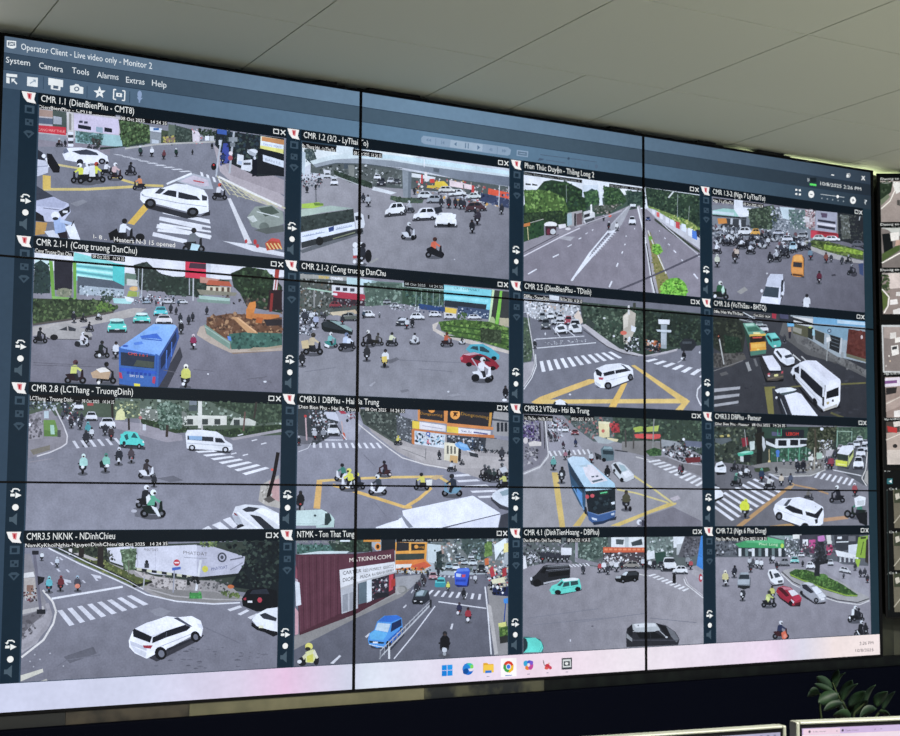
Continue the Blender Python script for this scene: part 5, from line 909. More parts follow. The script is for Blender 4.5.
# blue and white bus
p('2c3038', 330, 490, 380, 552, 475, 535, 478, 520, 420, 540)
p(('c4d8e4', 'a8ccdc', 280, 280, 420, 390), 266, 274, 290, 262, 338, 266, 470, 380, 472, 404, 350, 420, 330, 390)
p('dcd8dc', 330, 300, 372, 298, 430, 356, 440, 366, 372, 382, 345, 345); p('b0c4cc', 316, 302, 350, 298, 356, 306, 324, 310); p('5c6a70', 370, 368, 415, 358, 422, 364, 378, 376); p('4c5860', 368, 348, 380, 346, 384, 352, 372, 354); p('4c5860', 386, 346, 398, 344, 402, 350, 390, 352)
p('35546c', 266, 276, 345, 402, 345, 500, 320, 470, 285, 400); p('2c3c4a', 272, 292, 338, 395, 340, 425, 280, 340); l('6c9cc8', 4, 290, 390, 325, 460, 342, 500); p('5c94cc', 305, 395, 330, 420, 332, 470, 310, 430)
p('1d262c', 344, 412, 472, 402, 474, 492, 400, 512, 356, 500); p('2c4034', 404, 414, 442, 408, 444, 424, 406, 430); l('5cd08c', 5, 408, 421, 438, 416); e('c44c54', 352, 436, 8, 9); e('d05860', 374, 432, 9, 8); p('d4dce0', 454, 460, 470, 456, 470, 468, 455, 470); blot(239, ['141c22', '2c3a40', '3c4c50'], 18, 5, 11, 365, 440, 465, 490)
p('3c5c8c', 352, 498, 400, 514, 474, 494, 470, 525, 420, 545, 378, 552, 358, 535); p('c8d4e0', 370, 524, 394, 530, 394, 538, 374, 534); p('c8d4e0', 454, 508, 468, 504, 468, 514, 456, 516); p('24344c', 375, 545, 420, 540, 468, 522, 468, 530, 420, 552, 380, 558); l('5c80b0', 3, 354, 500, 400, 515, 474, 496); e('23262c', 345, 495, 6, 16)
e('d8dade', 575, 545, 11, 12); e('6c6e78', 580, 548, 6, 7); p('3c3c48', 585, 535, 605, 540, 600, 562, 585, 562); l('8a8a90', 3, 600, 545, 620, 562)
moto(757, 342, 46, '23252a', '15171b', '34363c'); moto(748, 338, 40, '6c4c58', '1b1d22', '4c3c44'); p('6c2c30', 770, 270, 838, 264, 836, 288, 780, 292) 
p('0b0d12', 80, 82, 205, 90, 205, 112, 80, 108); text('dfe4e6', 'Vo Thi Sau - Hai Ba Trung', 82, 104, 202, 108, 12); text('dfe4e6', 'W >', 82, 124, 100, 126, 10); p('0b0d12', 280, 86, 382, 92, 382, 114, 280, 112); text('dfe4e6', '08 Oct 2025  14 24 35', 284, 108, 378, 110, 12)
# ---- CMR3.3
feed(3, 2); frame(695, 405, 4.5)
p(('636367', '828085', 150, 400, 600, 400), 60, 80, 800, 80, 800, 600, 60, 600)
# back: trees, restaurant
p('323a35', 85, 95, 775, 100, 775, 200, 640, 240, 560, 290, 380, 300, 240, 290, 90, 280)
blot(331, ['283029', '3e4a40', '1e2522', '525c48', '46524a', '2f3632', '6c7460'], 170, 4, 12, 88, 98, 300, 98, 300, 280, 90, 270)
p('5c6466', 90, 150, 158, 148, 165, 160, 120, 178, 90, 168); e('b0a45c', 120, 140, 10, 5); e('c4b46c', 150, 138, 6, 6); p('8a2c38', 208, 150, 235, 145, 240, 178, 215, 190); l('a4a8a4', 3, 222, 110, 232, 190); p('c8d4cc', 245, 165, 268, 162, 268, 200, 248, 205)
p('4cb090', 190, 218, 225, 206, 262, 208, 262, 220, 230, 230, 196, 230); p('9cdcc4', 192, 216, 225, 208, 260, 208, 225, 218); p('c8ccc8', 202, 230, 218, 232, 218, 256, 204, 254); p('23282a', 218, 225, 250, 222, 248, 258, 220, 256)
p('2f4438', 300, 100, 520, 98, 520, 150, 310, 150); p('23252c', 390, 110, 490, 112, 490, 148, 390, 148); text('d84038', 'LEBOM', 410, 137, 466, 138, 15); p('54546c', 345, 120, 385, 125, 380, 140, 345, 138); l('3c9c70', 3, 372, 110, 372, 138, 388, 138, 388, 108)
p('d4d8d8', 318, 160, 360, 180, 362, 152, 505, 150, 505, 180, 470, 192, 365, 194, 320, 178); r('1b1e24', 374, 158, 412, 184); r('1b1e24', 428, 156, 464, 182); r('23282c', 472, 156, 505, 176); p('23282c', 318, 152, 356, 150, 358, 178, 335, 168)
p('c4d070', 385, 200, 412, 196, 412, 212, 385, 212); p('2f5c44', 340, 195, 520, 188, 520, 250, 340, 255); blot(332, ['24503a', '3c7454', '2c3c34', '6c8c78'], 50, 4, 9, 345, 195, 515, 192, 515, 245, 345, 250); l('5c9c7c', 5, 420, 195, 420, 250); l('5c9c7c', 5, 470, 190, 468, 250); l('8cb09c', 3, 500, 190, 498, 250)
e('4c7cc4', 372, 212, 9, 10); p('4c7cc4', 365, 210, 378, 210, 378, 234, 366, 234); l('b0b8b8', 3, 371, 234, 370, 260); l('c0b080', 3, 333, 200, 334, 262); e('d4c080', 334, 256, 6, 9)
p('1d201f', 278, 95, 300, 95, 302, 280, 312, 290, 268, 290, 276, 270); p('24241f', 268, 130, 312, 120, 300, 200, 280, 200); p('c4c8c8', 302, 140, 312, 150, 318, 190, 308, 210, 302, 180)
blot(333, ['39402f', '4c523e', '28301f', '5a5c48', '1f2620'], 130, 4, 11, 510, 100, 640, 98, 640, 150, 600, 190, 540, 210, 500, 190); l('4c4438', 8, 540, 110, 545, 230); e('d4d8dc', 570, 108, 8, 7)
p('45604c', 636, 100, 775, 100, 775, 150, 700, 180, 640, 180); blot(334, ['3a5040', '587058', '2f4238', '6c8068'], 70, 4, 9, 640, 102, 770, 102, 760, 150, 690, 175, 645, 175); l('8cac98', 4, 640, 115, 638, 190); l('9cb4a0', 3, 640, 118, 705, 120); l('8ca898', 3, 706, 118, 704, 160)
# pavement
p('7e7c79', 240, 275, 330, 258, 520, 250, 570, 200, 620, 200, 595, 290, 520, 315, 370, 318, 340, 305); p('8c8a86', 345, 285, 520, 290, 580, 280, 520, 318, 380, 318); p('68666a', 90, 255, 240, 270, 330, 300, 300, 318, 200, 290, 90, 285); l('c4c2bc', 4, 330, 310, 400, 322, 520, 318, 590, 290); p('39442f', 265, 285, 330, 280, 340, 295, 300, 306, 270, 300)
p('b0acac', 590, 205, 625, 200, 605, 255, 580, 290); blot(335, ['2c2a28', '5c5650', '8a8478', 'd4d4cc', '3a3a34'], 60, 4, 10, 485, 220, 575, 210, 570, 285, 490, 300); p('dcdcd4', 508, 235, 525, 228, 535, 240, 530, 250, 510, 250); p('a8c0ac', 545, 215, 570, 215, 572, 240, 548, 245); l('b0a894', 4, 538, 190, 536, 290)
blot(336, ['d4d8da', '34383c', '6c6460', 'b0b0a8'], 40, 3, 8, 555, 160, 620, 155, 620, 200, 560, 205)
for x, y, s, c in ((463, 305, 60, '23262e'), (486, 304, 62, '1d1f26'), (366, 304, 30, '23252a'), (400, 268, 28, 'b0b4b8'), (430, 268, 30, '8c9094'), (455, 266, 28, 'b8bcc0'), (600, 290, 60, '7c3440'), (614, 290, 62, '8c3c4c'), (590, 270, 40, '3c4048'), (630, 240, 40, '3a3c44')): moto(x, y, s, c, '1c1e22', '5c5e64')
# bus and cars at the right
p('585a5e', 640, 190, 775, 160, 775, 370, 640, 290)
for x, y, a, b, c in ((740, 165, 30, 26, 'c8ccd0'), (725, 190, 36, 30, 'd0d4d8'), (765, 180, 26, 24, 'd8dade'), (700, 200, 40, 30, 'b8bcc0'), (760, 210, 34, 34, 'c0c4c8'), (745, 236, 44, 44, 'd4d6da'), (735, 290, 48, 58, 'e0e2e4'), (655, 205, 30, 26, 'c0bcc0')): car(x, y, a, b, c)
p('2c2d32', 634, 276, 690, 282, 715, 220, 710, 240, 690, 288); p('dcdee2', 640, 215, 660, 184, 708, 180, 714, 200, 690, 226, 642, 224); p('3c4034', 640, 218, 690, 226, 684, 252, 640, 246); p('2f3a34', 642, 220, 688, 228, 684, 248, 644, 242); p('d0d43c', 632, 246, 686, 254, 684, 278, 632, 272); p('e0e08c', 640, 262, 680, 268, 680, 272, 640, 268); p('b8c070', 690, 226, 712, 200, 712, 232, 688, 276); p('2c343c', 692, 224, 710, 204, 710, 215, 694, 238)
l('d4d4d4', 4, 620, 292, 748, 318); l('d8d4cc', 4, 775, 210, 768, 290, 750, 330, 772, 365); p('a8a49c', 768, 300, 778, 290, 778, 360, 760, 340)
# crossings
zebra('dcdcde', (555, 302), (730, 336), (535, 326), (712, 366), 7, .42)
zebra('d8d8dc', (270, 330), (30, 440), (400, 395), (150, 530), 9, .45)
for a in ((298, 318), (330, 312)): p('c8c8cc', a[0], a[1], a[0] + 8, a[1] - 4, a[0] + 60, a[1] + 24, a[0] + 52, a[1] + 28)
# yellow
p('b89060', 180, 548, 210, 548, 430, 372, 410, 370); p('b89668', 410, 372, 440, 350, 450, 358, 430, 380); l('b08c64', 7, 450, 360, 530, 376, 600, 400); p('b8906c', 570, 510, 680, 498, 690, 512, 580, 526); p('b8925c', 310, 546, 440, 532, 450, 548, 330, 560)
# riders
p('e0e2e4', 84, 355, 100, 360, 128, 398, 126, 412, 84, 428); p('3c4046', 84, 352, 96, 356, 108, 370, 88, 366); p('15171a', 84, 428, 126, 410, 128, 418, 88, 438)
p('e2e4e6', 88, 285, 95, 262, 120, 252, 140, 280, 140, 302, 110, 312, 90, 300); p('2c3036', 98, 274, 128, 266, 132, 276, 102, 282); p('17191c', 92, 302, 138, 304, 136, 312, 100, 316); r('c8ccd0', 108, 288, 122, 294)
for x, y, s, c, b, h, d in ((178, 300, 50, '2c2e34', '1b1d20', '4c4e54', 1), (215, 322, 52, '34363c', 'd4d6d8', '3c3e44', 1), (232, 328, 54, 'd4d6d8', '23252a', '34363c', 1), (185, 366, 60, '2c4a44', '1b1d20', '6cb098', 1), (300, 346, 62, '2c3a50', '1c1e24', '5ca888', 0), (335, 380, 60, 'c8c8c4', '1c1e22', '34363c', 1), (388, 364, 56, 'c8bca8', '1f2124', '2c2a2c', 0), (428, 360, 54, '4c5464', '3c4048', '34363c', 0), (510, 428, 50, '6c6860', '34363a', '4c4a48', 1), (640, 440, 78, '23252c', '1b1d22', 'd4d8d8', -1), (720, 410, 60, '9c4c50', '2c1c20', 'dcdce0', 0)): moto(x, y, s, c, b, h, d)
moto(226, 508, 86, 'd4d82c', '1c1e20', 'd8dc38'); p('d4dc28', 200, 452, 212, 432, 236, 434, 242, 470, 205, 474); moto(735, 510, 90, '3c7c64', '1c2622', 'd8dada', -1); p('e2e4e4', 716, 420, 740, 408, 768, 416, 765, 452, 722, 460); p('c4c8c8', 730, 432, 762, 428, 760, 450, 730, 452); e('15171a', 686, 490, 16, 18); e('6c6e72', 686, 490, 8, 9); p('17191d', 720, 490, 775, 480, 775, 545, 740, 530)
# white suv
p('2a2b30', 355, 500, 460, 548, 480, 548, 420, 520)
p('e8eaee', 352, 470, 360, 445, 395, 420, 430, 418, 470, 414, 530, 432, 575, 458, 580, 490, 575, 535, 550, 548, 480, 546, 400, 518, 360, 495); p('e2e4ea', 425, 425, 470, 414, 530, 432, 572, 456, 545, 476, 490, 466); p('4a4e56', 395, 452, 420, 425, 436, 422, 412, 456); p('20232a', 402, 462, 424, 450, 482, 474, 486, 494, 440, 484); p('20232a', 496, 478, 540, 490, 570, 460, 576, 470, 552, 512, 500, 496); p('d4d6dc', 360, 446, 396, 424, 424, 420, 395, 455); p('2a2c32', 538, 515, 552, 512, 552, 530, 542, 535); e('17181c', 378, 500, 16, 20); e('5c5e64', 378, 502, 8, 10); e('17181c', 494, 546, 18, 16); e('b0b2b8', 542, 458, 3, 3); l('b8bac0', 2, 370, 470, 500, 520)
p('0b0d12', 88, 74, 412, 88, 412, 102, 88, 92); text('dfe4e6', 'Dien Bien Phu - Pasteur   08 Oct 2025   14 24 35', 92, 88, 405, 98, 10)
# ---- CMR3.5
feed(0, 3); frame(0, 520, 3)
p(('85858f', '77767f', 450, 190, 450, 460), 55, 60, 850, 50, 850, 480, 55, 490)
# far right dark trees and hoarding
p('39423a', 150, 84, 840, 60, 835, 230, 640, 205, 420, 195)
blot(61, ['2c352e', '46503f', '1f2724', '57604a'], 60, 4, 9, 170, 84, 360, 72, 360, 160, 300, 150)
p('d2d2da', 320, 84, 400, 78, 408, 130, 395, 146, 330, 124); p('cfcfd9', 400, 82, 590, 74, 592, 172, 460, 162, 400, 142); p('b9b9c6', 590, 76, 640, 80, 735, 110, 728, 158, 680, 172, 590, 172)
l('b4b4c0', 2, 412, 84, 412, 140); l('bcbcc8', 2, 466, 80, 466, 160)
text('70727c', 'PHATDAT', 432, 92, 474, 94, 8); text('70727c', 'PHATDAT', 550, 102, 622, 108, 10); l('9a9ca6', 2, 552, 112, 620, 116); text('2c3c7a', 'PHATDAT', 634, 152, 682, 145, 9)
e('4c505a', 666, 112, 14, 15); e('b4b4c2', 666, 112, 9, 10); e('4c505a', 666, 112, 5, 6); l('8a8c98', 3, 690, 150, 728, 128); l('6c6e7a', 4, 690, 120, 730, 112)
for k in range(13): p('23262b' if k % 2 == 0 else 'c8c8ac', 395 + k * 15, 141 + k * 2.2, 410 + k * 15, 143 + k * 2.2, 410 + k * 15, 151 + k * 2.2, 395 + k * 15, 149 + k * 2.2)
p('232a2a', 590, 172, 735, 158, 735, 166, 620, 180)
blot(62, ['5e7048', '74864e', '46583c', '8a9a5c'], 26, 3, 7, 600, 64, 650, 80)
p('182024', 735, 66, 842, 62, 840, 265, 760, 210, 690, 200, 720, 150, 745, 110); blot(63, ['232e2c', '2e3a34', '141a1e', '3a4840', '1b2428'], 120, 5, 11, 640, 62, 840, 62, 836, 200, 700, 200, 735, 120, 700, 90)
# pavement
p('9b9694', 305, 120, 360, 140, 460, 168, 560, 180, 640, 182, 700, 205, 735, 240, 640, 250, 480, 236, 430, 210, 360, 160)
p('bdb6b2', 400, 150, 470, 170, 560, 184, 552, 215, 500, 212, 450, 190); blot(64, ['8c8684', 'aea6a2', '7c7674', '686464'], 60, 3, 8, 400, 150, 560, 182, 640, 190, 700, 230, 560, 232, 460, 205)
p('85827f', 440, 205, 640, 215, 730, 240, 640, 248, 500, 238)
# verge with kerb, trunks, bush
p('5e6a3c', 215, 116, 300, 112, 380, 162, 455, 182, 440, 196, 408, 202, 320, 162); blot(65, ['4d5834', '6f7a44', '8a8c52', '46502e'], 50, 3, 8, 225, 115, 300, 115, 440, 185, 408, 198, 310, 155)
p('1f2421', 396, 196, 455, 182, 458, 188, 400, 204); p('b0aaa4', 215, 100, 240, 98, 300, 120, 280, 122); r('ded9d4', 206, 86, 216, 104)
l('2a2624', 16, 245, 84, 243, 112); l('2b2726', 18, 302, 80, 300, 138); p('2b2726', 288, 135, 316, 135, 312, 142, 292, 142)
blot(66, ['55694c', '72886a', '8aa080', '42523c'], 60, 3, 7, 360, 88, 410, 85, 405, 150, 372, 150); l('6c6a60', 3, 386, 120, 386, 165); blot(67, ['2e3330', '4c524c'], 16, 3, 6, 318, 92, 345, 120)
r('3a3e44', 433, 130, 447, 144); e('23262a', 440, 126, 5, 6)
l('dcdcdf', 4, 145, 84, 240, 132, 345, 178, 400, 204, 440, 224, 530, 244, 640, 252, 720, 248); l('d8d8da', 3, 175, 84, 260, 126, 380, 180, 430, 208); l('2a2c2e', 4, 182, 84, 270, 126, 385, 180, 420, 200); l('aaa6a4', 4, 440, 206, 520, 228, 640, 238, 730, 240)
# signs
l('9a9ca6', 4, 523, 150, 519, 218); e('c23a46', 530, 128, 10, 10); r('f0dede', 523, 126, 537, 130); p('4a6ab8', 516, 143, 542, 140, 542, 148, 516, 152); l('d8dadc', 7, 602, 120, 588, 212); e('d2cc48', 615, 147, 9, 10); p('3f8a46', 568, 218, 604, 218, 606, 236, 568, 236); blot(68, ['4ea050', '2f6c38'], 12, 2, 5, 568, 214, 606, 234)
l('a8aaae', 4, 433, 170, 430, 204); blot(69, ['24282a', '1b1e20', '34383a'], 20, 4, 8, 560, 170, 600, 190); blot(70, ['6c7c44', '4c5c34'], 26, 4, 8, 660, 210, 720, 222, 720, 234, 670, 228); e('c06a3a', 692, 200, 10, 6); blot(71, ['8c8a88', '6c6a6a', '3c3c40'], 26, 3, 7, 610, 180, 690, 215)
# left kerb corner, booth, post
p('8a878a', 64, 105, 90, 100, 118, 200, 140, 250, 132, 300, 64, 330); p('a29ea2', 64, 330, 130, 290, 142, 270, 150, 300, 110, 370, 64, 400); p('6a676b', 64, 290, 130, 268, 136, 276, 64, 345); blot(72, ['59565a', '7c797d'], 24, 3, 8, 66, 290, 125, 275, 110, 330, 66, 360)
p('b8b4b0', 64, 270, 130, 258, 132, 268, 64, 284)
l('dcd8d2', 6, 128, 210, 158, 245, 168, 275, 160, 310, 130, 360, 64, 412); l('9a969a', 12, 140, 250, 152, 285, 140, 320, 100, 365, 64, 385)
p('dcdad6', 68, 160, 100, 155, 104, 170, 70, 174); p('b4aca4', 72, 174, 104, 172, 110, 232, 74, 236); r('8a6a5c', 80, 195, 100, 225); blot(73, ['6a2c34', '2c2a2e', 'a8acb0', '4c3c3c'], 26, 3, 7, 66, 205, 110, 245)
l('6c6a76', 9, 102, 95, 112, 180, 122, 275); r('22242a', 110, 268, 136, 282); p('1b1d23', 112, 168, 134, 172, 130, 186, 114, 196); r('23252c', 96, 92, 116, 104)
# road markings
l('e0e0e3', 6, 155, 236, 368, 200)
zebra('d4d4da', (172, 272), (410, 222), (208, 318), (462, 248), 8, .48)
for x, y in ((192, 185), (282, 172)): p('cfcfd6', x - 10, y - 10, x + 20, y - 4, x + 22, y + 4, x + 6, y + 2, x + 14, y + 10, x + 6, y + 10, x - 2, y - 2)
for a, b in ((250, 184), (202, 152), (174, 150), (155, 130), (182, 116)): p('c8c8d0', a - 5, b - 3, a, b - 4, a + 8, b + 4, a + 2, b + 5)
p('cdc9b8', 62, 466, 128, 446, 130, 456, 62, 484); p('c0bcb0', 120, 484, 140, 476, 142, 482)
p('8c8c94', 448, 272, 480, 262, 514, 274, 488, 290, 466, 286); p('82828a', 250, 400, 268, 392, 278, 400, 262, 410); p('63636b', 190, 410, 280, 380, 290, 400, 210, 430); l('6f6f78', 3, 170, 440, 200, 420, 300, 405)
for a, b in ((90, 424), (100, 440), (120, 418), (104, 404), (190, 438), (150, 400)): e('b4b4ba', a, b, 2.5, 2)
l('70707a', 3, 610, 320, 720, 370); blot(74, ['696972', '5c5c65'], 30, 6, 16, 420, 380, 800, 450, flat=.3)
p('d4d4d8', 682, 268, 720, 256, 726, 262, 690, 274); p('d4d4d8', 712, 282, 740, 268, 748, 272, 722, 286); p('d4d4d8', 742, 292, 770, 280, 776, 286, 752, 298)
# riders far left
moto(125, 122, 28, 'd4d8da', '22242a', '8a8e94'); moto(171, 142, 32, 'c0c8d0', '1b1d22', 'd4d8dc'); moto(147, 218, 50, '5cb0b8', '1f5a60', '8ac8cc'); moto(181, 214, 48, '6a2c34', '221c20', '7a3c40'); moto(233, 214, 48, '4a4a54', '22242a', '9ab4c4'); e('e08a70', 232, 198, 8, 7)
# dark car and white car on the right
p('11151b', 725, 236, 742, 210, 790, 202, 830, 212, 832, 270, 770, 275, 728, 258); p('2a2f38', 748, 222, 758, 210, 800, 206, 808, 222); e('b83c4c', 779, 240, 7, 8); p('e0e0e0', 742, 242, 756, 242, 757, 248, 743, 248); p('a83444', 730, 235, 738, 232, 738, 240, 731, 240)
p('17191f', 752, 310, 760, 320, 820, 350, 832, 345, 832, 335, 770, 318)
p('e8eaee', 755, 300, 770, 282, 800, 266, 832, 262, 832, 335, 805, 330, 770, 318); p('30343e', 778, 284, 795, 278, 830, 294, 828, 304, 790, 296); p('15171d', 755, 305, 770, 318, 820, 334, 824, 346, 770, 330, 754, 318); r('e6e4c4', 776, 316, 790, 324)
# white suv
p('38383f', 388, 385, 470, 425, 600, 360, 612, 345, 600, 345, 470, 395)
p('f0f0f4', 386, 362, 398, 332, 430, 314, 500, 288, 530, 292, 575, 288, 602, 302, 609, 325, 604, 350, 590, 340, 500, 388, 470, 400, 440, 416, 405, 400, 388, 382)
p(('e2e2ea', 'f4f4f8', 400, 320, 520, 320), 400, 328, 440, 308, 500, 290, 528, 296, 556, 312, 455, 352, 410, 340); l('c8c8d2', 2, 410, 338, 452, 350, 556, 314)
p('1a1d25', 398, 330, 404, 326, 456, 350, 450, 368, 400, 350); p('1b1e27', 458, 352, 500, 332, 556, 314, 572, 322, 560, 332, 500, 352, 456, 370); l('50545e', 2, 500, 334, 498, 352); p('4a4e5c', 520, 294, 534, 292, 578, 320, 568, 320)
p('c4c6d0', 390, 362, 440, 382, 440, 392, 392, 376); p('a03040', 428, 376, 458, 376, 452, 386, 432, 384); p('d2d4dc', 392, 376, 440, 398, 436, 412, 404, 396); l('aaacb8', 2, 470, 384, 588, 336); p('2a2c34', 500, 386, 575, 354, 580, 360, 502, 394)
e('15161b', 482, 400, 18, 20, -.3); e('70727c', 484, 401, 9, 11, -.3); e('15161b', 586, 350, 14, 17, -.3); e('70727c', 587, 351, 7, 9, -.3)
p('d8dae2', 590, 310, 606, 314, 608, 330, 598, 322); e('f0f0f4', 560, 335, 4, 3)
tag_text('NamKyKhoiNghia-NguyenDinhChieu', 76, 80, 350, 76, 9); tag_text('08 Oct 2025   14 24 35', 356, 77, 502, 74, 8)
# ---- NTMK
feed(1, 3); frame(280, 520, 3.6)
p(('70707a', '5e5f68', 560, 200, 560, 480), 45, 60, 840, 50, 840, 520, 45, 530)
# far city street
p('a8b0b4', 300, 62, 822, 55, 822, 190, 640, 200, 420, 190)
blot(141, ['8c969a', 'c4cccc', '5c686a', '3a4648', 'd8dedc', '6c7c74', '4c5a54', 'a48c80'], 190, 4, 12, 520, 60, 820, 58, 800, 170, 680, 190, 560, 180)
p('3f4f4c', 670, 60, 740, 58, 750, 110, 700, 130, 650, 100); blot(142, ['34443c', '4c5e54', '8aa0a0', '2c3a3c', '5c6c68'], 80, 3, 8, 650, 58, 745, 58, 745, 140, 690, 150, 660, 110)
p('5c7a3c', 736, 85, 762, 78, 764, 128, 738, 134); blot(143, ['6c8c48', '4a6634', '7c9a54'], 24, 3, 7, 734, 78, 764, 132); p('dfe6e8', 770, 90, 815, 62, 815, 90, 790, 120, 775, 145); p('e8dc8c', 806, 85, 822, 82, 822, 115, 804, 118); p('c46838', 736, 140, 750, 136, 752, 160, 738, 164)
# left: green roof, orange shop
p('47685f', 60, 88, 220, 90, 230, 120, 60, 122); blot(144, ['3c5a50', '587a70', '2c423c', '6c8c84'], 40, 4, 9, 60, 85, 210, 120); p('2f3f38', 170, 75, 320, 70, 320, 115, 200, 118); blot(145, ['2a3a30', '3e5244', '4f6450', '24302a'], 60, 4, 9, 200, 68, 330, 68, 330, 112, 200, 115); p('c8d4d4', 140, 112, 250, 112, 240, 120, 60, 124)
p('d08c34', 300, 64, 362, 64, 362, 80, 300, 78); e('e8943c', 352, 96, 11, 13); e('4c3018', 352, 96, 6, 8); p('20252c', 364, 64, 416, 64, 416, 110, 364, 110)
p('e09a38', 415, 80, 530, 80, 526, 150, 415, 160); p('2c2c30', 420, 80, 466, 82, 466, 110, 418, 112); p('34302c', 472, 85, 522, 86, 520, 108, 472, 110); r('e8a848', 464, 78, 472, 150); p('3a4440', 416, 122, 520, 120, 518, 142, 416, 145); e('e8a040', 490, 96, 7, 7); text('d89a3c', 'long', 496, 101, 518, 100, 8)
p('d87a34', 416, 148, 520, 140, 545, 165, 510, 182, 416, 180); p('e0dcd4', 416, 160, 475, 158, 470, 170, 416, 174); p('c85838', 470, 165, 520, 150, 544, 165, 500, 180); blot(146, ['3a3c40', 'd4d0cc', '6c4c34', '23262a', 'b89c50'], 40, 3, 7, 416, 172, 540, 170, 540, 190, 416, 195)
p('c4d0d0', 530, 85, 580, 90, 570, 160, 532, 150); p('2c3a3a', 562, 115, 580, 110, 585, 170, 565, 185); blot(147, ['34403e', '4c5854', '202a2a'], 24, 3, 8, 555, 110, 590, 185)
# pavement by the shop
p('8a8784', 45, 420, 220, 350, 420, 255, 470, 248, 440, 275, 280, 350, 45, 470); p('9c9a96', 220, 345, 420, 250, 460, 245, 350, 300, 240, 355)
p('9a9a9c', 415, 205, 520, 195, 500, 215, 470, 245, 420, 265); p('a4a29f', 415, 240, 450, 242, 458, 255, 420, 270); e('7c7c78', 440, 250, 18, 14); e('9a9894', 436, 250, 15, 11)
# maroon shop
p('4c2a34', 55, 124, 270, 122, 412, 104, 415, 262, 270, 340, 70, 415)
p('5c3440', 55, 126, 270, 124, 412, 106, 413, 150, 220, 184, 218, 335, 72, 405)
for k in range(12): l('472832' if k % 2 else '66404a', 2.5, 66 + k * 13, 130, 74 + k * 12, 400 - k * 5)
p('b09ea4', 55, 210, 64, 215, 75, 300, 58, 310); p('d4d8dc', 54, 220, 70, 225, 76, 305, 58, 310); p('c89aa0', 54, 315, 66, 330, 66, 410, 54, 415); p('8a4c58', 55, 160, 62, 180, 62, 210, 55, 210)
p('dcdcdc', 214, 180, 270, 170, 412, 150, 416, 190, 280, 228, 218, 252); p('b4b4b4', 218, 244, 280, 222, 416, 184, 416, 190, 280, 230, 218, 252)
text('ece8ea', 'MATKINH.COM', 250, 152, 398, 138, 15)
text('23262c', 'CARTIER', 226, 198, 292, 188, 13); text('2c3038', 'RED MONKEY', 300, 188, 365, 178, 11); text('2c3038', 'GUCCI', 372, 177, 408, 171, 11)
text('23262c', 'DIOR', 226, 224, 265, 216, 14); text('2c3038', 'PRADA', 288, 212, 326, 204, 12); text('2c3038', 'RAYBAN', 332, 202, 368, 195, 11); text('2c3038', 'BURBERRY', 372, 194, 410, 184, 10)
p('b4b6ba', 218, 252, 280, 230, 280, 318, 222, 338); p('8f9298', 225, 270, 244, 264, 244, 326, 225, 332); p('9a9ca2', 250, 262, 268, 258, 268, 320, 250, 326)
p('5c6c74', 282, 228, 312, 220, 312, 296, 282, 304); p('d4dcde', 312, 218, 330, 214, 330, 290, 312, 298); p('2c2c34', 330, 214, 392, 198, 392, 272, 332, 290); blot(148, ['4c4450', '8c8890', 'c8c4c8', '23222a', '6c3c48'], 40, 3, 7, 332, 215, 390, 202, 388, 270, 334, 285); p('c03c48', 392, 198, 408, 194, 406, 250, 392, 258); p('a8342c', 400, 215, 415, 210, 415, 235, 400, 245); e('23242a', 365, 270, 28, 10)
# road paint
l('d4d4d8', 4, 410, 500, 480, 415, 558, 310); l('d8d8dc', 4, 570, 294, 742, 318); l('dcdcde', 5, 738, 240, 748, 330, 760, 484)
zebra('d8d8dc', (545, 252), (740, 268), (525, 272), (738, 288), 8, .36)
zebra('c4c4ca', (560, 198), (700, 205), (556, 204), (700, 212), 9, .4)
p('d0d0d4', 180, 516, 214, 486, 220, 490, 192, 518); p('d0d0d4', 612, 392, 618, 372, 624, 374, 619, 394); p('c8c8cc', 305, 420, 322, 406, 326, 410, 312, 424); p('c8c8cc', 442, 314, 454, 304, 456, 308, 446, 318); p('c0c0c4', 470, 262, 478, 250, 482, 252, 474, 264)
# right pavement
p('8f8c8a', 745, 240, 800, 220, 822, 220, 822, 490, 775, 490); p('b4b0ac', 745, 300, 760, 310, 785, 480, 772, 486); l('2c4a8c', 4, 812, 300, 806, 370); p('3c8cd8', 804, 284, 820, 280, 820, 300, 806, 300)
blot(149, ['2c3034', '8c9094', 'd8dadc', '4c5458', 'a83c44', 'd4c8a0', '23262a'], 90, 4, 9, 740, 165, 822, 160, 822, 265, 760, 260, 740, 220); p('b83c44', 752, 178, 766, 165, 775, 200, 760, 206); p('a8343c', 800, 175, 815, 170, 815, 200, 800, 205); p('1f2a4c', 765, 245, 822, 240, 822, 275, 765, 270); p('dcd8b4', 760, 215, 805, 205, 812, 225, 765, 230); blot(150, ['e4e6e8', '15181c'], 20, 4, 8, 760, 235, 810, 265)
p('4c6a30', 788, 378, 815, 365, 822, 420, 790, 425); p('d4d478', 785, 372, 812, 366, 815, 382, 788, 388); blot(151, ['3c5a2c', '6c8c40', '2c3c24'], 20, 3, 8, 790, 385, 820, 420); p('2c2e2c', 790, 420, 822, 415, 822, 440, 792, 445)
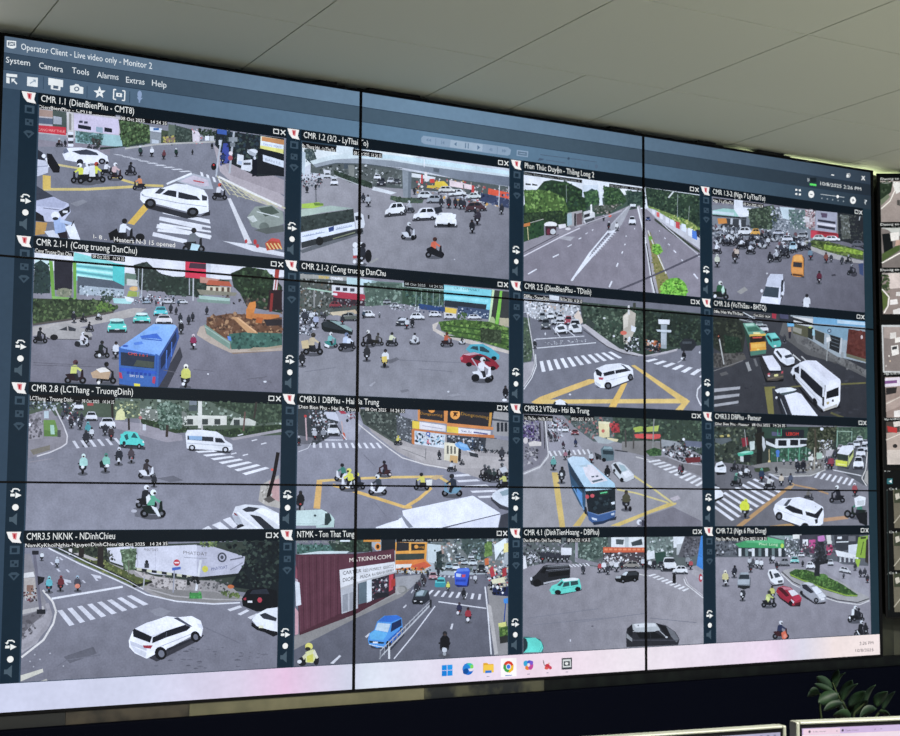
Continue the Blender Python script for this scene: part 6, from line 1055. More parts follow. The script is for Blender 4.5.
# traffic
car(695, 165, 30, 24, 'c8d0d4'); car(664, 162, 28, 22, 'b8c4c8'); car(632, 182, 30, 26, 'd4dce0'); car(608, 178, 28, 24, '9ab0b8'); car(655, 150, 24, 20, '8c989c'); car(725, 190, 32, 30, '34383c'); car(688, 140, 22, 18, 'c4ccd0'); car(700, 120, 20, 16, '9aa4a8'); car(640, 140, 20, 16, '7c8c94')
p('20285c', 628, 232, 680, 236, 682, 190, 676, 240, 640, 242); p('3458c4', 628, 192, 636, 184, 640, 174, 678, 172, 684, 182, 672, 236, 630, 232); p('5c80d8', 638, 176, 678, 174, 680, 184, 634, 186); p('b8c8e0', 634, 192, 652, 194, 650, 206, 634, 204); p('c84c58', 654, 196, 668, 196, 666, 206, 654, 206); r('25409c', 632, 214, 668, 222)
p('2c8f98', 556, 236, 562, 212, 575, 204, 592, 208, 598, 230, 592, 242, 560, 242); p('5cc4c4', 560, 214, 576, 205, 592, 208, 594, 226, 558, 226); p('23565c', 566, 214, 590, 214, 592, 222, 564, 222)
car(551, 216, 32, 28, 'b88a90'); moto(605, 256, 34, 'd4d458', '23262a', 'd8d868'); moto(662, 286, 42, '23262c', '1b1d22', '2c2e34')
for x, y, s, c in ((518, 240, 40, '3c3438'), (502, 252, 36, '4c3c44'), (490, 262, 40, '2c2e36'), (512, 222, 34, '3a3c44'), (704, 228, 34, 'c8ccd0'), (570, 200, 28, '2c3038'), (700, 190, 30, '8c9098'), (532, 205, 26, '34383c'), (450, 196, 24, '2c2e32')): moto(x, y, s, c, '1f2126', '4c4e54')
p('2c3038', 474, 295, 484, 262, 505, 248, 534, 254, 540, 285, 520, 302, 480, 304); p('5c6c70', 488, 262, 506, 250, 532, 254, 520, 274, 486, 276); p('9aaab0', 492, 262, 510, 252, 520, 254, 512, 272, 490, 272); p('181b20', 476, 285, 516, 290, 514, 305, 478, 302); r('e0e0e0', 482, 290, 490, 294); r('e0e0e0', 504, 292, 512, 296)
moto(645, 342, 46, '2c2e48', '1c1e24', '3c2c34'); e('d8d8dc', 640, 334, 5, 6); moto(678, 370, 56, '98303c', '1c1e24', '2c2026'); e('dcdcde', 676, 358, 6, 7)
moto(592, 490, 90, '191b20', '15171b', '2a2c30'); e('d0d4d8', 592, 468, 9, 9); e('a8acb0', 592, 482, 6, 7); p('15171b', 582, 420, 604, 418, 608, 458, 580, 460)
# blue car
p('3a3d48', 320, 445, 400, 458, 445, 405, 448, 415, 400, 468, 330, 462)
p('4a94d8', 316, 430, 322, 408, 340, 395, 350, 365, 375, 345, 420, 342, 438, 352, 442, 400, 420, 425, 385, 455, 350, 460, 320, 448); p('2e6cc4', 352, 365, 378, 345, 422, 343, 438, 352, 400, 368); p('b8ccd8', 342, 396, 352, 370, 398, 374, 388, 404); p('5cacdc', 322, 410, 342, 397, 388, 406, 372, 432, 326, 430); p('1c2e54', 402, 372, 436, 356, 438, 380, 398, 404); p('1f5cb0', 390, 430, 440, 385, 441, 404, 396, 448); p('23303c', 320, 434, 376, 440, 372, 446, 322, 442); r('e0e4e8', 334, 438, 352, 444); l('d4e0e8', 2.5, 320, 448, 372, 458)
e('15171b', 390, 446, 9, 12); e('15171b', 436, 396, 5, 10)
# barrier
for k in range(13):
    t = k / 12; x, y = 360 + 182 * t, 502 - 196 * t; l('9a9ca0', 3 - 1.2 * t, x, y, x + 1, y - 36 + 16 * t)
l('b4b6ba', 3, 362, 470, 545, 290); l('a8aaae', 2.5, 356, 500, 545, 304); l('c4c6c8', 3, 366, 488, 545, 300); r('2c2e34', 538, 286, 546, 316); r('d4d4d4', 389, 455, 396, 500)
# rider lower left
e('1c1e22', 80, 510, 16, 16); e('1c1e22', 130, 505, 10, 18); p('d8d896', 92, 475, 120, 465, 132, 490, 118, 515, 92, 512); p('cdc94c', 96, 490, 118, 482, 120, 510, 98, 512); e('dcd468', 104, 455, 14, 13); e('2c2a24', 100, 464, 10, 7); p('e0dcc4', 124, 465, 138, 495, 132, 500, 118, 478); p('d4d0a8', 80, 492, 94, 478, 98, 488, 86, 504); e('d8d8d8', 70, 510, 8, 7)
text('9ca4a8', 'NTMK - Ton That Tung', 60, 83, 212, 83, 11); p('dce4e4', 216, 66, 252, 66, 252, 78, 216, 78); p('0b0d12', 418, 62, 585, 62, 585, 78, 418, 80); text('b8c0c4', '08 Oct 2025   14 24 35', 440, 76, 582, 75, 9)
# ---- CMR 4.1
feed(2, 3); frame(505, 520, 4.2857)
p(('9d999c', '7d7b82', 520, 330, 200, 600), 60, 60, 860, 60, 860, 600, 60, 600)
# back: shops and trees
p('5c6462', 78, 75, 850, 68, 850, 190, 700, 215, 420, 205, 280, 185, 78, 225)
blot(241, ['4a4c52', '7c7c82', '34363c', 'a8a8ac', '606468', '23262c'], 110, 4, 11, 80, 95, 280, 85, 280, 185, 170, 190, 80, 215)
blot(242, ['52645a', '6c8072', '40504a', '8a9c90', '34443e'], 120, 4, 11, 290, 75, 440, 72, 440, 150, 380, 175, 300, 165)
p('d8dcda', 455, 68, 605, 68, 600, 118, 455, 118); p('4c5658', 475, 82, 510, 84, 506, 106, 476, 104); p('3c4648', 540, 96, 585, 80, 590, 106, 545, 112); p('b8c0c0', 512, 70, 530, 70, 530, 118, 514, 118)
p('c85c38', 420, 116, 605, 118, 606, 138, 420, 140); 
for k in range(9): r('e88c5c', 426 + k * 20, 122, 440 + k * 20, 130)
p('4c4448', 420, 140, 605, 138, 605, 190, 420, 195); blot(243, ['2c2c30', '6c6468', 'c8c8c8', '3c3434', '8a8484', 'e0e0e0'], 80, 4, 9, 420, 142, 605, 140, 605, 200, 420, 200)
p('7c8c84', 605, 68, 720, 68, 720, 150, 640, 165, 605, 150); blot(244, ['98a8a0', '5c6c66', 'd4dad8', '44544e', '7c8c84'], 80, 4, 11, 608, 70, 720, 70, 720, 150, 610, 170); p('d8dcdc', 720, 68, 770, 68, 765, 110, 722, 120); p('b0b4b4', 735, 105, 790, 95, 790, 140, 735, 150); r('e0e0e0', 788, 118, 806, 136); p('5c5c60', 770, 70, 850, 68, 850, 130, 800, 160, 740, 160); blot(245, ['3c3c42', '74747a', '4c4c52'], 40, 4, 10, 770, 75, 835, 72, 830, 150, 760, 165)
p('2f4a40', 640, 140, 690, 135, 690, 185, 640, 190); p('d4d8d8', 605, 140, 640, 130, 642, 165, 605, 170)
p('3c84cc', 840, 68, 850, 68, 850, 215, 820, 195); l('2c6cb0', 2, 826, 150, 850, 160)
p('8c888e', 78, 205, 170, 185, 280, 172, 290, 182, 200, 200, 78, 240); p('e6e6e6', 78, 150, 88, 160, 94, 205, 78, 212); blot(246, ['23252a', '5c5e64', 'c8cace'], 40, 4, 9, 80, 140, 130, 140, 130, 185, 95, 190)
for x, y, s in ((185, 180, 56), (205, 182, 54), (225, 184, 54), (245, 182, 50), (265, 182, 50), (160, 185, 60)): moto(x, y, s, '34363e', '1f2126', 'c8ccd0')
p('d8dadc', 240, 118, 285, 120, 285, 150, 240, 150); r('9a98a0', 300, 90, 312, 180)
p('85848a', 300, 160, 420, 190, 420, 200, 310, 185); zebra('dcdcde', (270, 192), (360, 184), (285, 202), (372, 196), 6, .45)
# right pavement
p('9c979c', 770, 250, 800, 230, 850, 260, 850, 335, 810, 300); l('dcdad8', 4, 766, 252, 775, 275, 850, 335); l('c8c4c4', 3, 770, 242, 785, 275, 850, 325); p('a8a4a6', 800, 205, 850, 230, 850, 262, 800, 232); e('b03c48', 838, 248, 8, 18); e('dcd8dc', 840, 248, 5, 8)
zebra('dcdcdc', (612, 238), (775, 310), (640, 230), (800, 298), 9, .5); l('cccac4', 4, 575, 232, 612, 240)
# mid traffic
car(702, 220, 66, 60, 'dfe1e2', 0); p('2c3034', 678, 182, 690, 164, 722, 164, 730, 178); car(750, 232, 64, 36, 'dfe1e2', -1); car(540, 208, 70, 32, '8c8880', -1); car(668, 205, 30, 28, '3c3e42'); car(625, 205, 40, 24, '4c5054'); 
for x, y, s, c in ((335, 232, 44, '3a3c44'), (405, 226, 48, 'a84448'), (425, 224, 52, 'd8dadc'), (440, 234, 44, '34363e'), (478, 222, 50, 'd4d6d8'), (455, 214, 46, 'c8c8c8'), (590, 205, 46, 'c4c8cc'), (605, 212, 44, '34363c'), (622, 208, 40, 'dcdee0'), (640, 210, 44, '2c2e34'), (500, 212, 40, '2c2e34'), (785, 200, 50, '8c9094'), (795, 212, 44, 'a84c50')): moto(x, y, s, c, '23252a', '8c9094')
r('17181c', 718, 238, 732, 272); e('17181c', 725, 238, 7, 8)
# black van
p('23252a', 106, 252, 130, 235, 165, 196, 180, 192, 272, 190, 280, 205, 278, 248, 180, 275, 130, 286, 110, 275); p('4a4c50', 165, 200, 185, 192, 270, 190, 272, 202, 200, 206); l('8c8e92', 3, 182, 198, 272, 192); l('6c6e74', 3, 175, 216, 276, 208); p('14161a', 150, 225, 165, 205, 180, 204, 170, 230); p('141619', 185, 222, 275, 212, 275, 235, 185, 245)
p('b0b2b6', 165, 268, 240, 252, 240, 258, 165, 276); e('15161a', 138, 270, 18, 16); e('c8cace', 112, 252, 5, 8); l('55575c', 2, 185, 222, 275, 212)
# turquoise taxi
p('3c3d44', 200, 318, 240, 322, 328, 302, 330, 295, 220, 315)
p('5cd4c0', 190, 300, 200, 282, 225, 272, 245, 252, 290, 248, 318, 252, 326, 285, 326, 298, 300, 306, 230, 318, 200, 318); p('dfe4e2', 243, 254, 290, 247, 316, 250, 312, 258, 252, 264); p('2c4c4c', 222, 280, 244, 262, 250, 268, 236, 284); p('2c4c4c', 252, 268, 275, 264, 276, 282, 246, 288); p('2c4c4c', 280, 263, 312, 260, 314, 276, 282, 282); e('17191d', 226, 310, 14, 11); e('17191d', 312, 296, 12, 10); e('44b4a4', 208, 300, 6, 6); l('3aa898', 2, 240, 296, 310, 284)
# black suv
p('17191c', 470, 252, 482, 240, 500, 236, 515, 220, 560, 217, 574, 225, 572, 258, 530, 266, 500, 270, 476, 264); p('c8d0d4', 500, 236, 516, 221, 528, 222, 518, 238); p('aab0b4', 474, 242, 498, 238, 494, 250, 474, 250); p('34383c', 530, 224, 566, 222, 568, 236, 524, 238); e('0c0d10', 505, 262, 11, 10); e('0c0d10', 556, 256, 10, 10); e('6c6e72', 505, 262, 4, 4); e('6c6e72', 556, 256, 4, 4)
# taxi bonnet lower left, dark car at the bottom
p('3c6a68', 78, 500, 100, 500, 150, 510, 166, 540, 162, 566, 78, 570); p('5cd8c4', 86, 506, 130, 504, 155, 522, 164, 548, 155, 566, 78, 568, 96, 550, 98, 525); p('23363a', 78, 506, 92, 510, 96, 540, 84, 565, 78, 565); l('3cac9c', 2, 160, 540, 145, 566)
p('2a2b30', 518, 490, 522, 465, 545, 445, 640, 440, 690, 452, 730, 480, 748, 510, 742, 535, 520, 545)
p('b4b8b8', 545, 446, 600, 440, 645, 441, 665, 470, 640, 478, 562, 480, 548, 470); p('d4d6d6', 552, 446, 640, 442, 650, 456, 560, 462); p('1b1c20', 655, 446, 690, 458, 715, 485, 706, 500, 690, 495); p('6c6e72', 690, 455, 725, 478, 746, 510, 735, 525, 712, 500); p('1b1d22', 525, 468, 540, 450, 548, 478, 545, 500, 530, 490); p('8c8e90', 520, 485, 545, 508, 545, 522, 520, 505)
p('15171b', 562, 484, 640, 480, 690, 505, 640, 508, 580, 508); l('b4b6b8', 3, 548, 478, 660, 472, 694, 505); l('4a4b52', 3, 548, 515, 740, 515); e('c8cacc', 692, 502, 5, 4); l('34353a', 2, 622, 480, 626, 535); e('4c4e52', 571, 452, 3, 3)
for q in ((100, 420, 400, 380), (120, 450, 420, 420), (300, 440, 600, 400), (620, 420, 820, 440)): l('7b7b83', 3, *q)
e('c8c8cc', 280, 516, 3, 6); e('55555c', 374, 455, 5, 3)
p('0b0d12', 78, 72, 242, 72, 242, 96, 78, 96); text('dfe4e6', 'Dien Bien Phu - Dinh Tien Hoang', 80, 92, 238, 92, 12); p('0b0d12', 262, 72, 368, 72, 368, 96, 262, 96); text('dfe4e6', '08 Oct 2025  14 24 35', 268, 92, 364, 91, 12)
# ---- CMR 7.2
feed(3, 3); frame(695, 515, 4.5)
p(('97949a', '827f86', 300, 230, 380, 560), 60, 70, 810, 70, 810, 600, 60, 600)
# backdrop
p('5c6064', 92, 90, 780, 85, 780, 230, 640, 220, 470, 180, 400, 190, 92, 190)
blot(342, ['3c4046', '6c7076', '23262c', '54585e', '8a8e92'], 80, 4, 10, 92, 110, 190, 120, 190, 180, 92, 185)
p('3e9c60', 180, 130, 230, 115, 400, 112, 402, 148, 360, 152, 200, 146); p('5cb87c', 230, 112, 330, 100, 400, 116, 400, 128, 230, 124); text('c8e8d0', 'Phuc Long', 288, 136, 372, 138, 12); e('b8d84c', 392, 138, 7, 10)
p('2c3438', 185, 146, 405, 150, 405, 190, 190, 184)
for k in range(7): p('d4d8d8' if k % 2 == 0 else '6c7c7c', 195 + k * 30, 150, 208 + k * 30, 150, 208 + k * 30, 186, 196 + k * 30, 186)
e('c8ccd0', 250, 158, 12, 6)
p('8a9c98', 330, 92, 480, 88, 480, 110, 400, 112); blot(343, ['dfe2e2', '7c8488', 'a8b0b4', '3c4448', 'c8ccd0', '54605c'], 90, 4, 9, 400, 95, 490, 92, 490, 180, 410, 185); p('e0e0d8', 440, 88, 480, 88, 478, 106, 440, 108)
p('44444c', 470, 90, 560, 88, 560, 160, 470, 170); r('dfe0e2', 484, 110, 508, 138); r('3c3c44', 494, 120, 500, 128); p('b84c84', 512, 112, 542, 110, 540, 142, 512, 144); p('c47cb8', 552, 96, 580, 92, 586, 112, 570, 124, 552, 116); p('6c3c54', 515, 142, 540, 142, 538, 175, 515, 170); p('b04468', 590, 140, 612, 130, 622, 150, 610, 180, 592, 180); blot(344, ['34343c', '5c5c64', 'b8b8b8', '8c4c60', '44444c', '2c2c32'], 70, 4, 9, 470, 130, 640, 120, 640, 185, 480, 185)
p('d4d4cc', 590, 92, 610, 88, 615, 130, 595, 130); p('3a3c42', 625, 92, 740, 90, 735, 150, 640, 165, 630, 140); l('d4d8d8', 5, 635, 122, 690, 120); p('dfe2e2', 640, 98, 660, 97, 660, 108, 640, 108); p('e0e2e2', 630, 158, 690, 170, 735, 182, 735, 200, 640, 185); p('d4d8dc', 690, 135, 735, 130, 735, 180, 690, 172); p('4c4c54', 640, 185, 735, 202, 735, 225, 640, 208)
for k_ in range(4): r('b8bcbc', 650 + k_ * 20, 190, 658 + k_ * 20, 212)
p('86a834', 735, 100, 778, 92, 772, 195, 722, 190); l('3c4c28', 4, 758, 120, 745, 180); p('2c3024', 745, 100, 770, 98, 768, 106, 745, 108); p('98b83c', 722, 195, 745, 200, 735, 235, 722, 228); p('34302c', 770, 110, 780, 108, 780, 220, 765, 210); r('6c6c70', 690, 95, 722, 118)
# plaza and island
p('a2a09e', 388, 260, 400, 248, 440, 238, 540, 250, 700, 320, 780, 360, 784, 385, 740, 398, 640, 385, 540, 350, 440, 305)
p('96939a', 540, 200, 640, 210, 780, 280, 784, 365, 700, 320, 600, 260); p('9b999f', 580, 240, 640, 235, 740, 300, 784, 340, 784, 370, 720, 340)
l('d4d2ce', 4, 386, 262, 440, 312, 540, 358, 640, 390, 740, 404, 785, 385); l('2c2c30', 4, 390, 255, 440, 300, 540, 348, 640, 382, 730, 394, 784, 376)
p('3f6030', 424, 258, 450, 244, 500, 246, 600, 280, 660, 310, 732, 358, 730, 368, 680, 366, 580, 336, 480, 296, 430, 275)
blot(345, ['2f4c26', '4f7436', '3a5c2c', '628842', '28401f'], 150, 4, 10, 426, 258, 500, 248, 600, 282, 660, 312, 728, 358, 680, 362, 570, 328, 470, 288); l('8ca83c', 5, 428, 268, 480, 292, 580, 330, 680, 362, 730, 364); e('4c7434', 572, 280, 26, 16); blot(346, ['5c8840', '3c6030'], 20, 4, 8, 548, 268, 598, 292)
# fountain
p('23262a', 518, 205, 545, 195, 600, 200, 608, 215, 560, 225, 530, 218); p('26292d', 538, 218, 562, 220, 560, 275, 536, 275); p('2c2e32', 552, 120, 578, 118, 590, 200, 540, 200); blot(347, ['2a2c30', '3c3e44', '1c1e22', '4c4e54'], 50, 4, 9, 545, 125, 590, 130, 605, 210, 525, 212)
# vehicles
car(448, 218, 40, 30, '7cc4bc', 0); car(400, 230, 50, 36, '8a8c90', -1); car(478, 190, 30, 22, 'c8ccd0'); car(520, 245, 40, 34, 'd8dadc', 1); car(610, 228, 26, 28, 'c8ccd0'); car(675, 262, 52, 28, 'c4c6c8', 1, -.2)
for x, y, s, c in ((250, 258, 44, '34363c'), (262, 235, 42, '4c4e54'), (245, 232, 44, 'b8bcc0'), (280, 240, 46, 'd4d8da'), (298, 244, 48, 'd8dadc'), (340, 218, 36, '34363e'), (352, 216, 38, 'c4c8cc'), (368, 246, 40, '2c2e34'), (484, 232, 30, '34363a'), (745, 280, 40, '2c2e34'), (762, 280, 44, '34363c'), (775, 305, 40, '2c2e34'), (720, 250, 36, '34363c'), (668, 285, 26, '54565c'), (100, 185, 24, '8a8c90'), (125, 182, 24, 'c4c8cc')): moto(x, y, s, c, '1c1e22', '6c6e74')
moto(138, 320, 72, 'c8c088', 'd8dad8', 'dcd8c8'); moto(176, 282, 56, '2c2e38', '1c1e24', '23252c'); moto(214, 386, 60, '34363c', '1c1e22', 'd0d2d4'); e('e0e2e4', 208, 356, 5, 8)
p('2b2d31', 190, 325, 246, 330, 250, 280, 248, 325, 220, 336); p('7c848a', 190, 308, 196, 275, 205, 258, 238, 258, 248, 285, 246, 325, 192, 322); p('9aa4aa', 206, 258, 238, 258, 242, 268, 202, 268); p('2c343a', 202, 268, 242, 268, 244, 288, 196, 288); p('a4acb2', 192, 290, 246, 290, 244, 312, 192, 312); p('23262a', 192, 316, 246, 318, 244, 330, 194, 328)
p('2f3034', 326, 295, 350, 315, 398, 308, 398, 315, 350, 322); p('e0e2e2', 326, 265, 332, 246, 362, 243, 378, 258, 398, 288, 398, 305, 362, 312, 340, 298); p('3c444c', 352, 264, 374, 260, 386, 276, 362, 284); p('2c3238', 332, 256, 340, 250, 352, 282, 344, 290); p('4a4c50', 372, 296, 394, 292, 394, 304, 374, 306)
moto(348, 378, 60, 'c8c868', '1f2124', '3a3a2c'); moto(332, 416, 76, 'b8c470', '1c1e22', '3c4038', 1); p('d4dc8c', 318, 372, 326, 362, 336, 382, 328, 392)
p('2a1c22', 365, 352, 440, 408, 476, 400, 472, 412, 430, 412, 380, 375); p('9c2438', 364, 345, 372, 326, 395, 318, 430, 326, 456, 350, 480, 375, 474, 400, 440, 408, 385, 372); p('c87c88', 385, 322, 425, 326, 440, 336, 400, 336); p('dfdce0', 418, 340, 444, 336, 466, 356, 436, 366); p('4c1822', 372, 330, 392, 326, 424, 362, 410, 368); p('b8304c', 436, 368, 468, 358, 480, 376, 450, 390); p('d8d4d8', 432, 378, 446, 390, 444, 398, 432, 388); e('23161b', 430, 396, 9, 11); p('4c1822', 448, 398, 476, 390, 474, 402, 450, 408)
p('2c2c31', 472, 345, 540, 396, 590, 390, 585, 400, 540, 402, 480, 365); p('9a9ca2', 468, 330, 478, 308, 500, 302, 530, 308, 555, 330, 590, 362, 590, 385, 550, 396, 500, 365); p('c8cace', 485, 306, 510, 302, 535, 312, 520, 320); p('dfe2e8', 524, 326, 548, 320, 572, 346, 546, 358); p('2c2e36', 480, 314, 500, 312, 536, 348, 520, 352, 485, 330); p('d4d6d8', 548, 358, 574, 348, 590, 366, 560, 378); e('1c1d21', 545, 384, 11, 12); e('7c7e84', 545, 384, 5, 6); e('1c1d21', 478, 350, 7, 10); p('e0e0e0', 565, 376, 582, 372, 582, 382, 566, 384)
moto(385, 558, 82, '2c3450', '3c2024', 'd0d2d6', 1); p('d8694a', 388, 530, 405, 520, 416, 545, 405, 560, 392, 556); e('e08c74', 404, 545, 7, 9)
moto(720, 484, 76, '23252b', '17191d', 'd4d8d8', 1); p('d8dcdc', 705, 425, 716, 420, 716, 450, 704, 452); moto(735, 478, 60, '23252b', '17191d', '2c2e34', 1); e('dfe2e2', 696, 462, 4, 6); moto(748, 548, 74, '1f2126', '15171b', 'c8ccd0', 1); moto(768, 540, 56, '23252a', '15171b', '23252a'); l('d4d8da', 4, 728, 520, 745, 548)
p('0b0d12', 92, 92, 325, 92, 325, 114, 92, 116); text('dfe4e6', 'Nga Sau Phu Dong   08 Oct 2025 14 24 35', 95, 112, 322, 112, 12)
# ================================================================== titles, tool bars, task bar
def wtext(c, s, x0, x1, y, h):             # in wall metres
    MAPs = MAP[0]; MAP[0] = lambda a, b: (a, b); fr = FR[:]; frame(0, 0, 1); text(c, s, x0, y, x1, y, h); FR[:] = fr; MAP[0] = MAPs
class wallspace:
    def __enter__(self): self.m = MAP[0]; self.f = FR[:]; MAP[0] = lambda a, b: (a, b); frame(0, 0, 1)
    def __exit__(self, *a): MAP[0] = self.m; FR[:] = self.f
NAMES = [['CMR 1.1 (DienBienPhu - CMT8)', 'CMR 1.2 (3/2 - LyThai To)', 'Phan Thúc Duyện - Thăng Long 2', 'CMR 1.3-2 (Nga 7 LyThaiTo)'],
         ['CMR 2.1-1 (Cong truong DanChu)', 'CMR 2.1-2 (Cong truong DanChu', 'CMR 2.5 (DienBienPhu - TDinh)', 'CMR 2.6 (VoThiSau - BHTQ)'],
         ['CMR 2.8 (LCThang - TruongDinh)', 'CMR3.1 DBPhu - Hai Ba Trung', 'CMR3.2 VTSau - Hai Ba Trung', 'CMR3.3 DBPhu - Pasteur'],
         ['CMR3.5 NKNK - NDinhChieu', 'NTMK - Ton That Tung', 'CMR 4.1 (DinhTienHoang - DBPhu)', 'CMR 7.2 (Nga 6 Phu Dong)']]
ENDS = [[(134, 112), (368, 148), (594, 178), (765, 201)], [(137, 251), (385.5, 276), (591, 293), (766, 309)], [(133, 392), (379, 403), (589, 413), (761, 420)], [(115, 536), (354.2, 536), (599, 532), (766, 532)]]
TW = [[wallpt(*ENDS[a][b])[0] - CX[b] - .004 for b in range(4)] for a in range(4)]
UIBG, STRIP, SIDE = '35475a', '0f1922', '172938'
for j in range(4):
    for i in range(4):
        x, y, yb = CX[i], RY[j], RB[j]
        batch('title%d%d' % (j, i), (x - .004, y, x + CWD, y + .034), 'title')
        with wallspace():
            r(STRIP, x - .004, y, x + CWD, y + .034)
            text('eef3f4', NAMES[j][i], x + .004, y + .0245, x + .004 + TW[j][i], y + .0245, .0185)
            a = x + CWD
            for q in ((a - .042, y + .010, a - .024, y + .0125), (a - .042, y + .0225, a - .024, y + .025), (a - .042, y + .010, a - .0395, y + .025), (a - .0265, y + .010, a - .024, y + .025)): r('e9eef0', *q)
            l('e9eef0', .0032, a - .018, y + .0105, a - .004, y + .025); l('e9eef0', .0032, a - .018, y + .025, a - .004, y + .0105)
        batch('side%d%d' % (j, i), (x - .053, y, x - .004, yb), 'side')
        with wallspace():
            s = x - .053
            r(SIDE, s, y, x - .004, yb)
            p('f3f3f4', s + .004, y + .003, s + .042, y + .003, s + .038, y + .022, s + .044, y + .033, s + .020, y + .031, s + .010, y + .020); p('d8898f', s + .018, y + .006, s + .032, y + .006, s + .030, y + .024, s + .022, y + .022)
            p('b02a38', s + .022, y + .009, s + .028, y + .009, s + .027, y + .020, s + .0235, y + .020)
            for c, q in (('3c5061', (.014, .040, .040, .062)), (SIDE, (.019, .046, .033, .058)), ('3a4d5d', (.016, .078, .038, .096)), (SIDE, (.020, .081, .026, .087)), (SIDE, (.028, .087, .034, .093))): r(c, s + q[0], y + q[1], s + q[2], y + q[3])
            p('3a4d5d', s + .012, y + .116, s + .020, y + .110, s + .034, y + .110, s + .042, y + .116, s + .027, y + .132); p(SIDE, s + .020, y + .117, s + .034, y + .117, s + .027, y + .126)
            r('eef3f4', s + .011, yb - .098, s + .022, yb - .091); p('eef3f4', s + .024, yb - .102, s + .040, yb - .094, s + .024, yb - .086)
            l('eef3f4', .0034, s + .015, yb - .105, s + .018, yb - .111, s + .029, yb - .111, s + .035, yb - .106)
            p('eef3f4', s + .010, yb - .106, s + .020, yb - .106, s + .015, yb - .101)
            e('f4f6f6', s + .025, yb - .062, .0085, .0085)
            p('4a5c6a', s + .010, yb - .036, s + .018, yb - .036, s + .030, yb - .047, s + .030, yb - .014, s + .018, yb - .024, s + .010, yb - .024)
WW, WH = 3 * PW, 3 * PH
batch('bar_top', (0, 0, WW, .1465), 'bar')
with wallspace():
    for (y0, y1, a, b, c) in ((0, .049, '56697e', '6f8ca6', '323e4c'), (.049, .0955, '38495b', '4a5f70', '252f3a'), (.0955, .147, '4a5e74', '6484a0', '2b3844')):
        p((a, b, 0, 0, 1.35, 0), 0, y0, 1.35, y0, 1.35, y1, 0, y1); p((b, c, 1.35, 0, 3.1, 0), 1.35, y0, WW, y0, WW, y1, 1.35, y1)
    for y0 in (.049, .0955): l('2c3c4e', .002, 0, y0, WW, y0)
frame(0, 0, 1)
text('e8f0f6', 'Operator Client - Live video only - Monitor 2', 21, 49.5, 152, 69, 6.3)
for s, x0, y0, x1, y1 in (('System', 6, 62.5, 30, 66), ('Camera', 39, 68, 63, 72.5), ('Tools', 72, 73, 89, 75.5), ('Alarms', 97, 77.5, 118.5, 80), ('Extras', 126, 82.5, 144.5, 84.8), ('Help', 152, 85.5, 166.5, 88)):
    text('e4ecf2', s, x0, y0, x1, y1, 6)
frame(0, 30, 9.2)          # tool icons
p('e6edf2', 62, 95, 148, 102, 148, 160, 120, 172, 95, 168, 62, 155); p('4a5c70', 72, 108, 138, 113, 138, 148, 72, 144); l('e6edf2', 6, 80, 118, 110, 125, 132, 120); l('e6edf2', 6, 80, 138, 105, 130, 132, 142)
p('e6edf2', 58, 400, 158, 410, 158, 436, 58, 428); p('e6edf2', 58, 435, 88, 438, 88, 492, 58, 488); l('e6edf2', 12, 112, 450, 155, 498); p('e6edf2', 104, 446, 140, 450, 106, 484)
p('dfe7ee', 250, 430, 348, 440, 346, 526, 248, 514); l('8da0b4', 9, 275, 492, 325, 462); p('8da0b4', 300, 455, 330, 458, 326, 486)
l('33475c', 6, 400, 430, 398, 545)
frame(60, 50, 9)
p('e4ebf0', -105, 250, 28, 272, 26, 335, 4, 332, 2, 365, -84, 352, -82, 318, -106, 314); p('4a5c72', -60, 318, -15, 325, -16, 352, -62, 346)
p('e4ebf0', 90, 322, 125, 318, 138, 306, 165, 310, 178, 328, 210, 336, 208, 396, 90, 382); e('5a6c82', 150, 351, 24, 22); e('e4ebf0', 150, 351, 13, 12)
l('33475c', 6, 244, 325, 242, 432); l('33475c', 6, 628, 370, 626, 478)
p('eaf0f4', *[v for k in range(10) for v in (356 + (58 if k % 2 == 0 else 24) * math.sin(k * math.pi / 5), 384 - (58 if k % 2 == 0 else 24) * math.cos(k * math.pi / 5))])
e('6b7d92', 356, 384, 8)
l('eaf0f4', 11, 505, 358, 484, 354, 480, 440, 505, 446); l('eaf0f4', 11, 560, 366, 584, 370, 580, 456, 556, 452); p('eaf0f4', 506, 385, 558, 392, 556, 425, 504, 418); e('5f7186', 531, 404, 9)
e('8da4c8', 716, 400, 20, 34); p('8da4c8', 690, 425, 744, 432, 722, 455, 720, 475, 708, 475, 708, 452)
frame(400, 100, 7.5)       # play controls, greyed out
p('8ba2bc', 175, 268, 810, 355, 832, 375, 825, 410, 805, 418, 180, 330, 160, 315, 158, 285)
p('9fb4ca', 380, 300, 620, 334, 615, 388, 372, 354)
p('6f88a4', 195, 300, 212, 288, 212, 314); p('6f88a4', 214, 302, 232, 290, 232, 316); l('6f88a4', 4, 268, 285, 266, 340)
l('6f88a4', 5, 311, 305, 310, 332); p('6f88a4', 316, 320, 332, 308, 331, 334); p('5d7896', 405, 330, 424, 316, 423, 348)
l('5d7896', 7, 492, 322, 490, 362); l('5d7896', 7, 512, 325, 510, 365); p('5d7896', 580, 338, 600, 356, 579, 374)
p('6f88a4', 668, 372, 684, 358, 683, 384); r('6f88a4', 686, 362, 692, 385); p('6f88a4', 765, 366, 780, 381, 764, 394); p('6f88a4', 780, 368, 796, 383, 779, 396); l('6f88a4', 4, 730, 352, 728, 404)
p('8ba2bc', 876, 375, 962, 385, 958, 430, 874, 418); p('60788f', 884, 384, 952, 393, 950, 421, 882, 411); l('8ba2bc', 5, 895, 400, 940, 405)
frame(510, 120, 6)
l('4e6076', 4, 182, 208, 520, 252); e('3e5066', 351, 231, 7, 9); p('4a5d74', 165, 245, 175, 228, 205, 234, 195, 242)
l('566a82', 6, 215, 240, 330, 258)
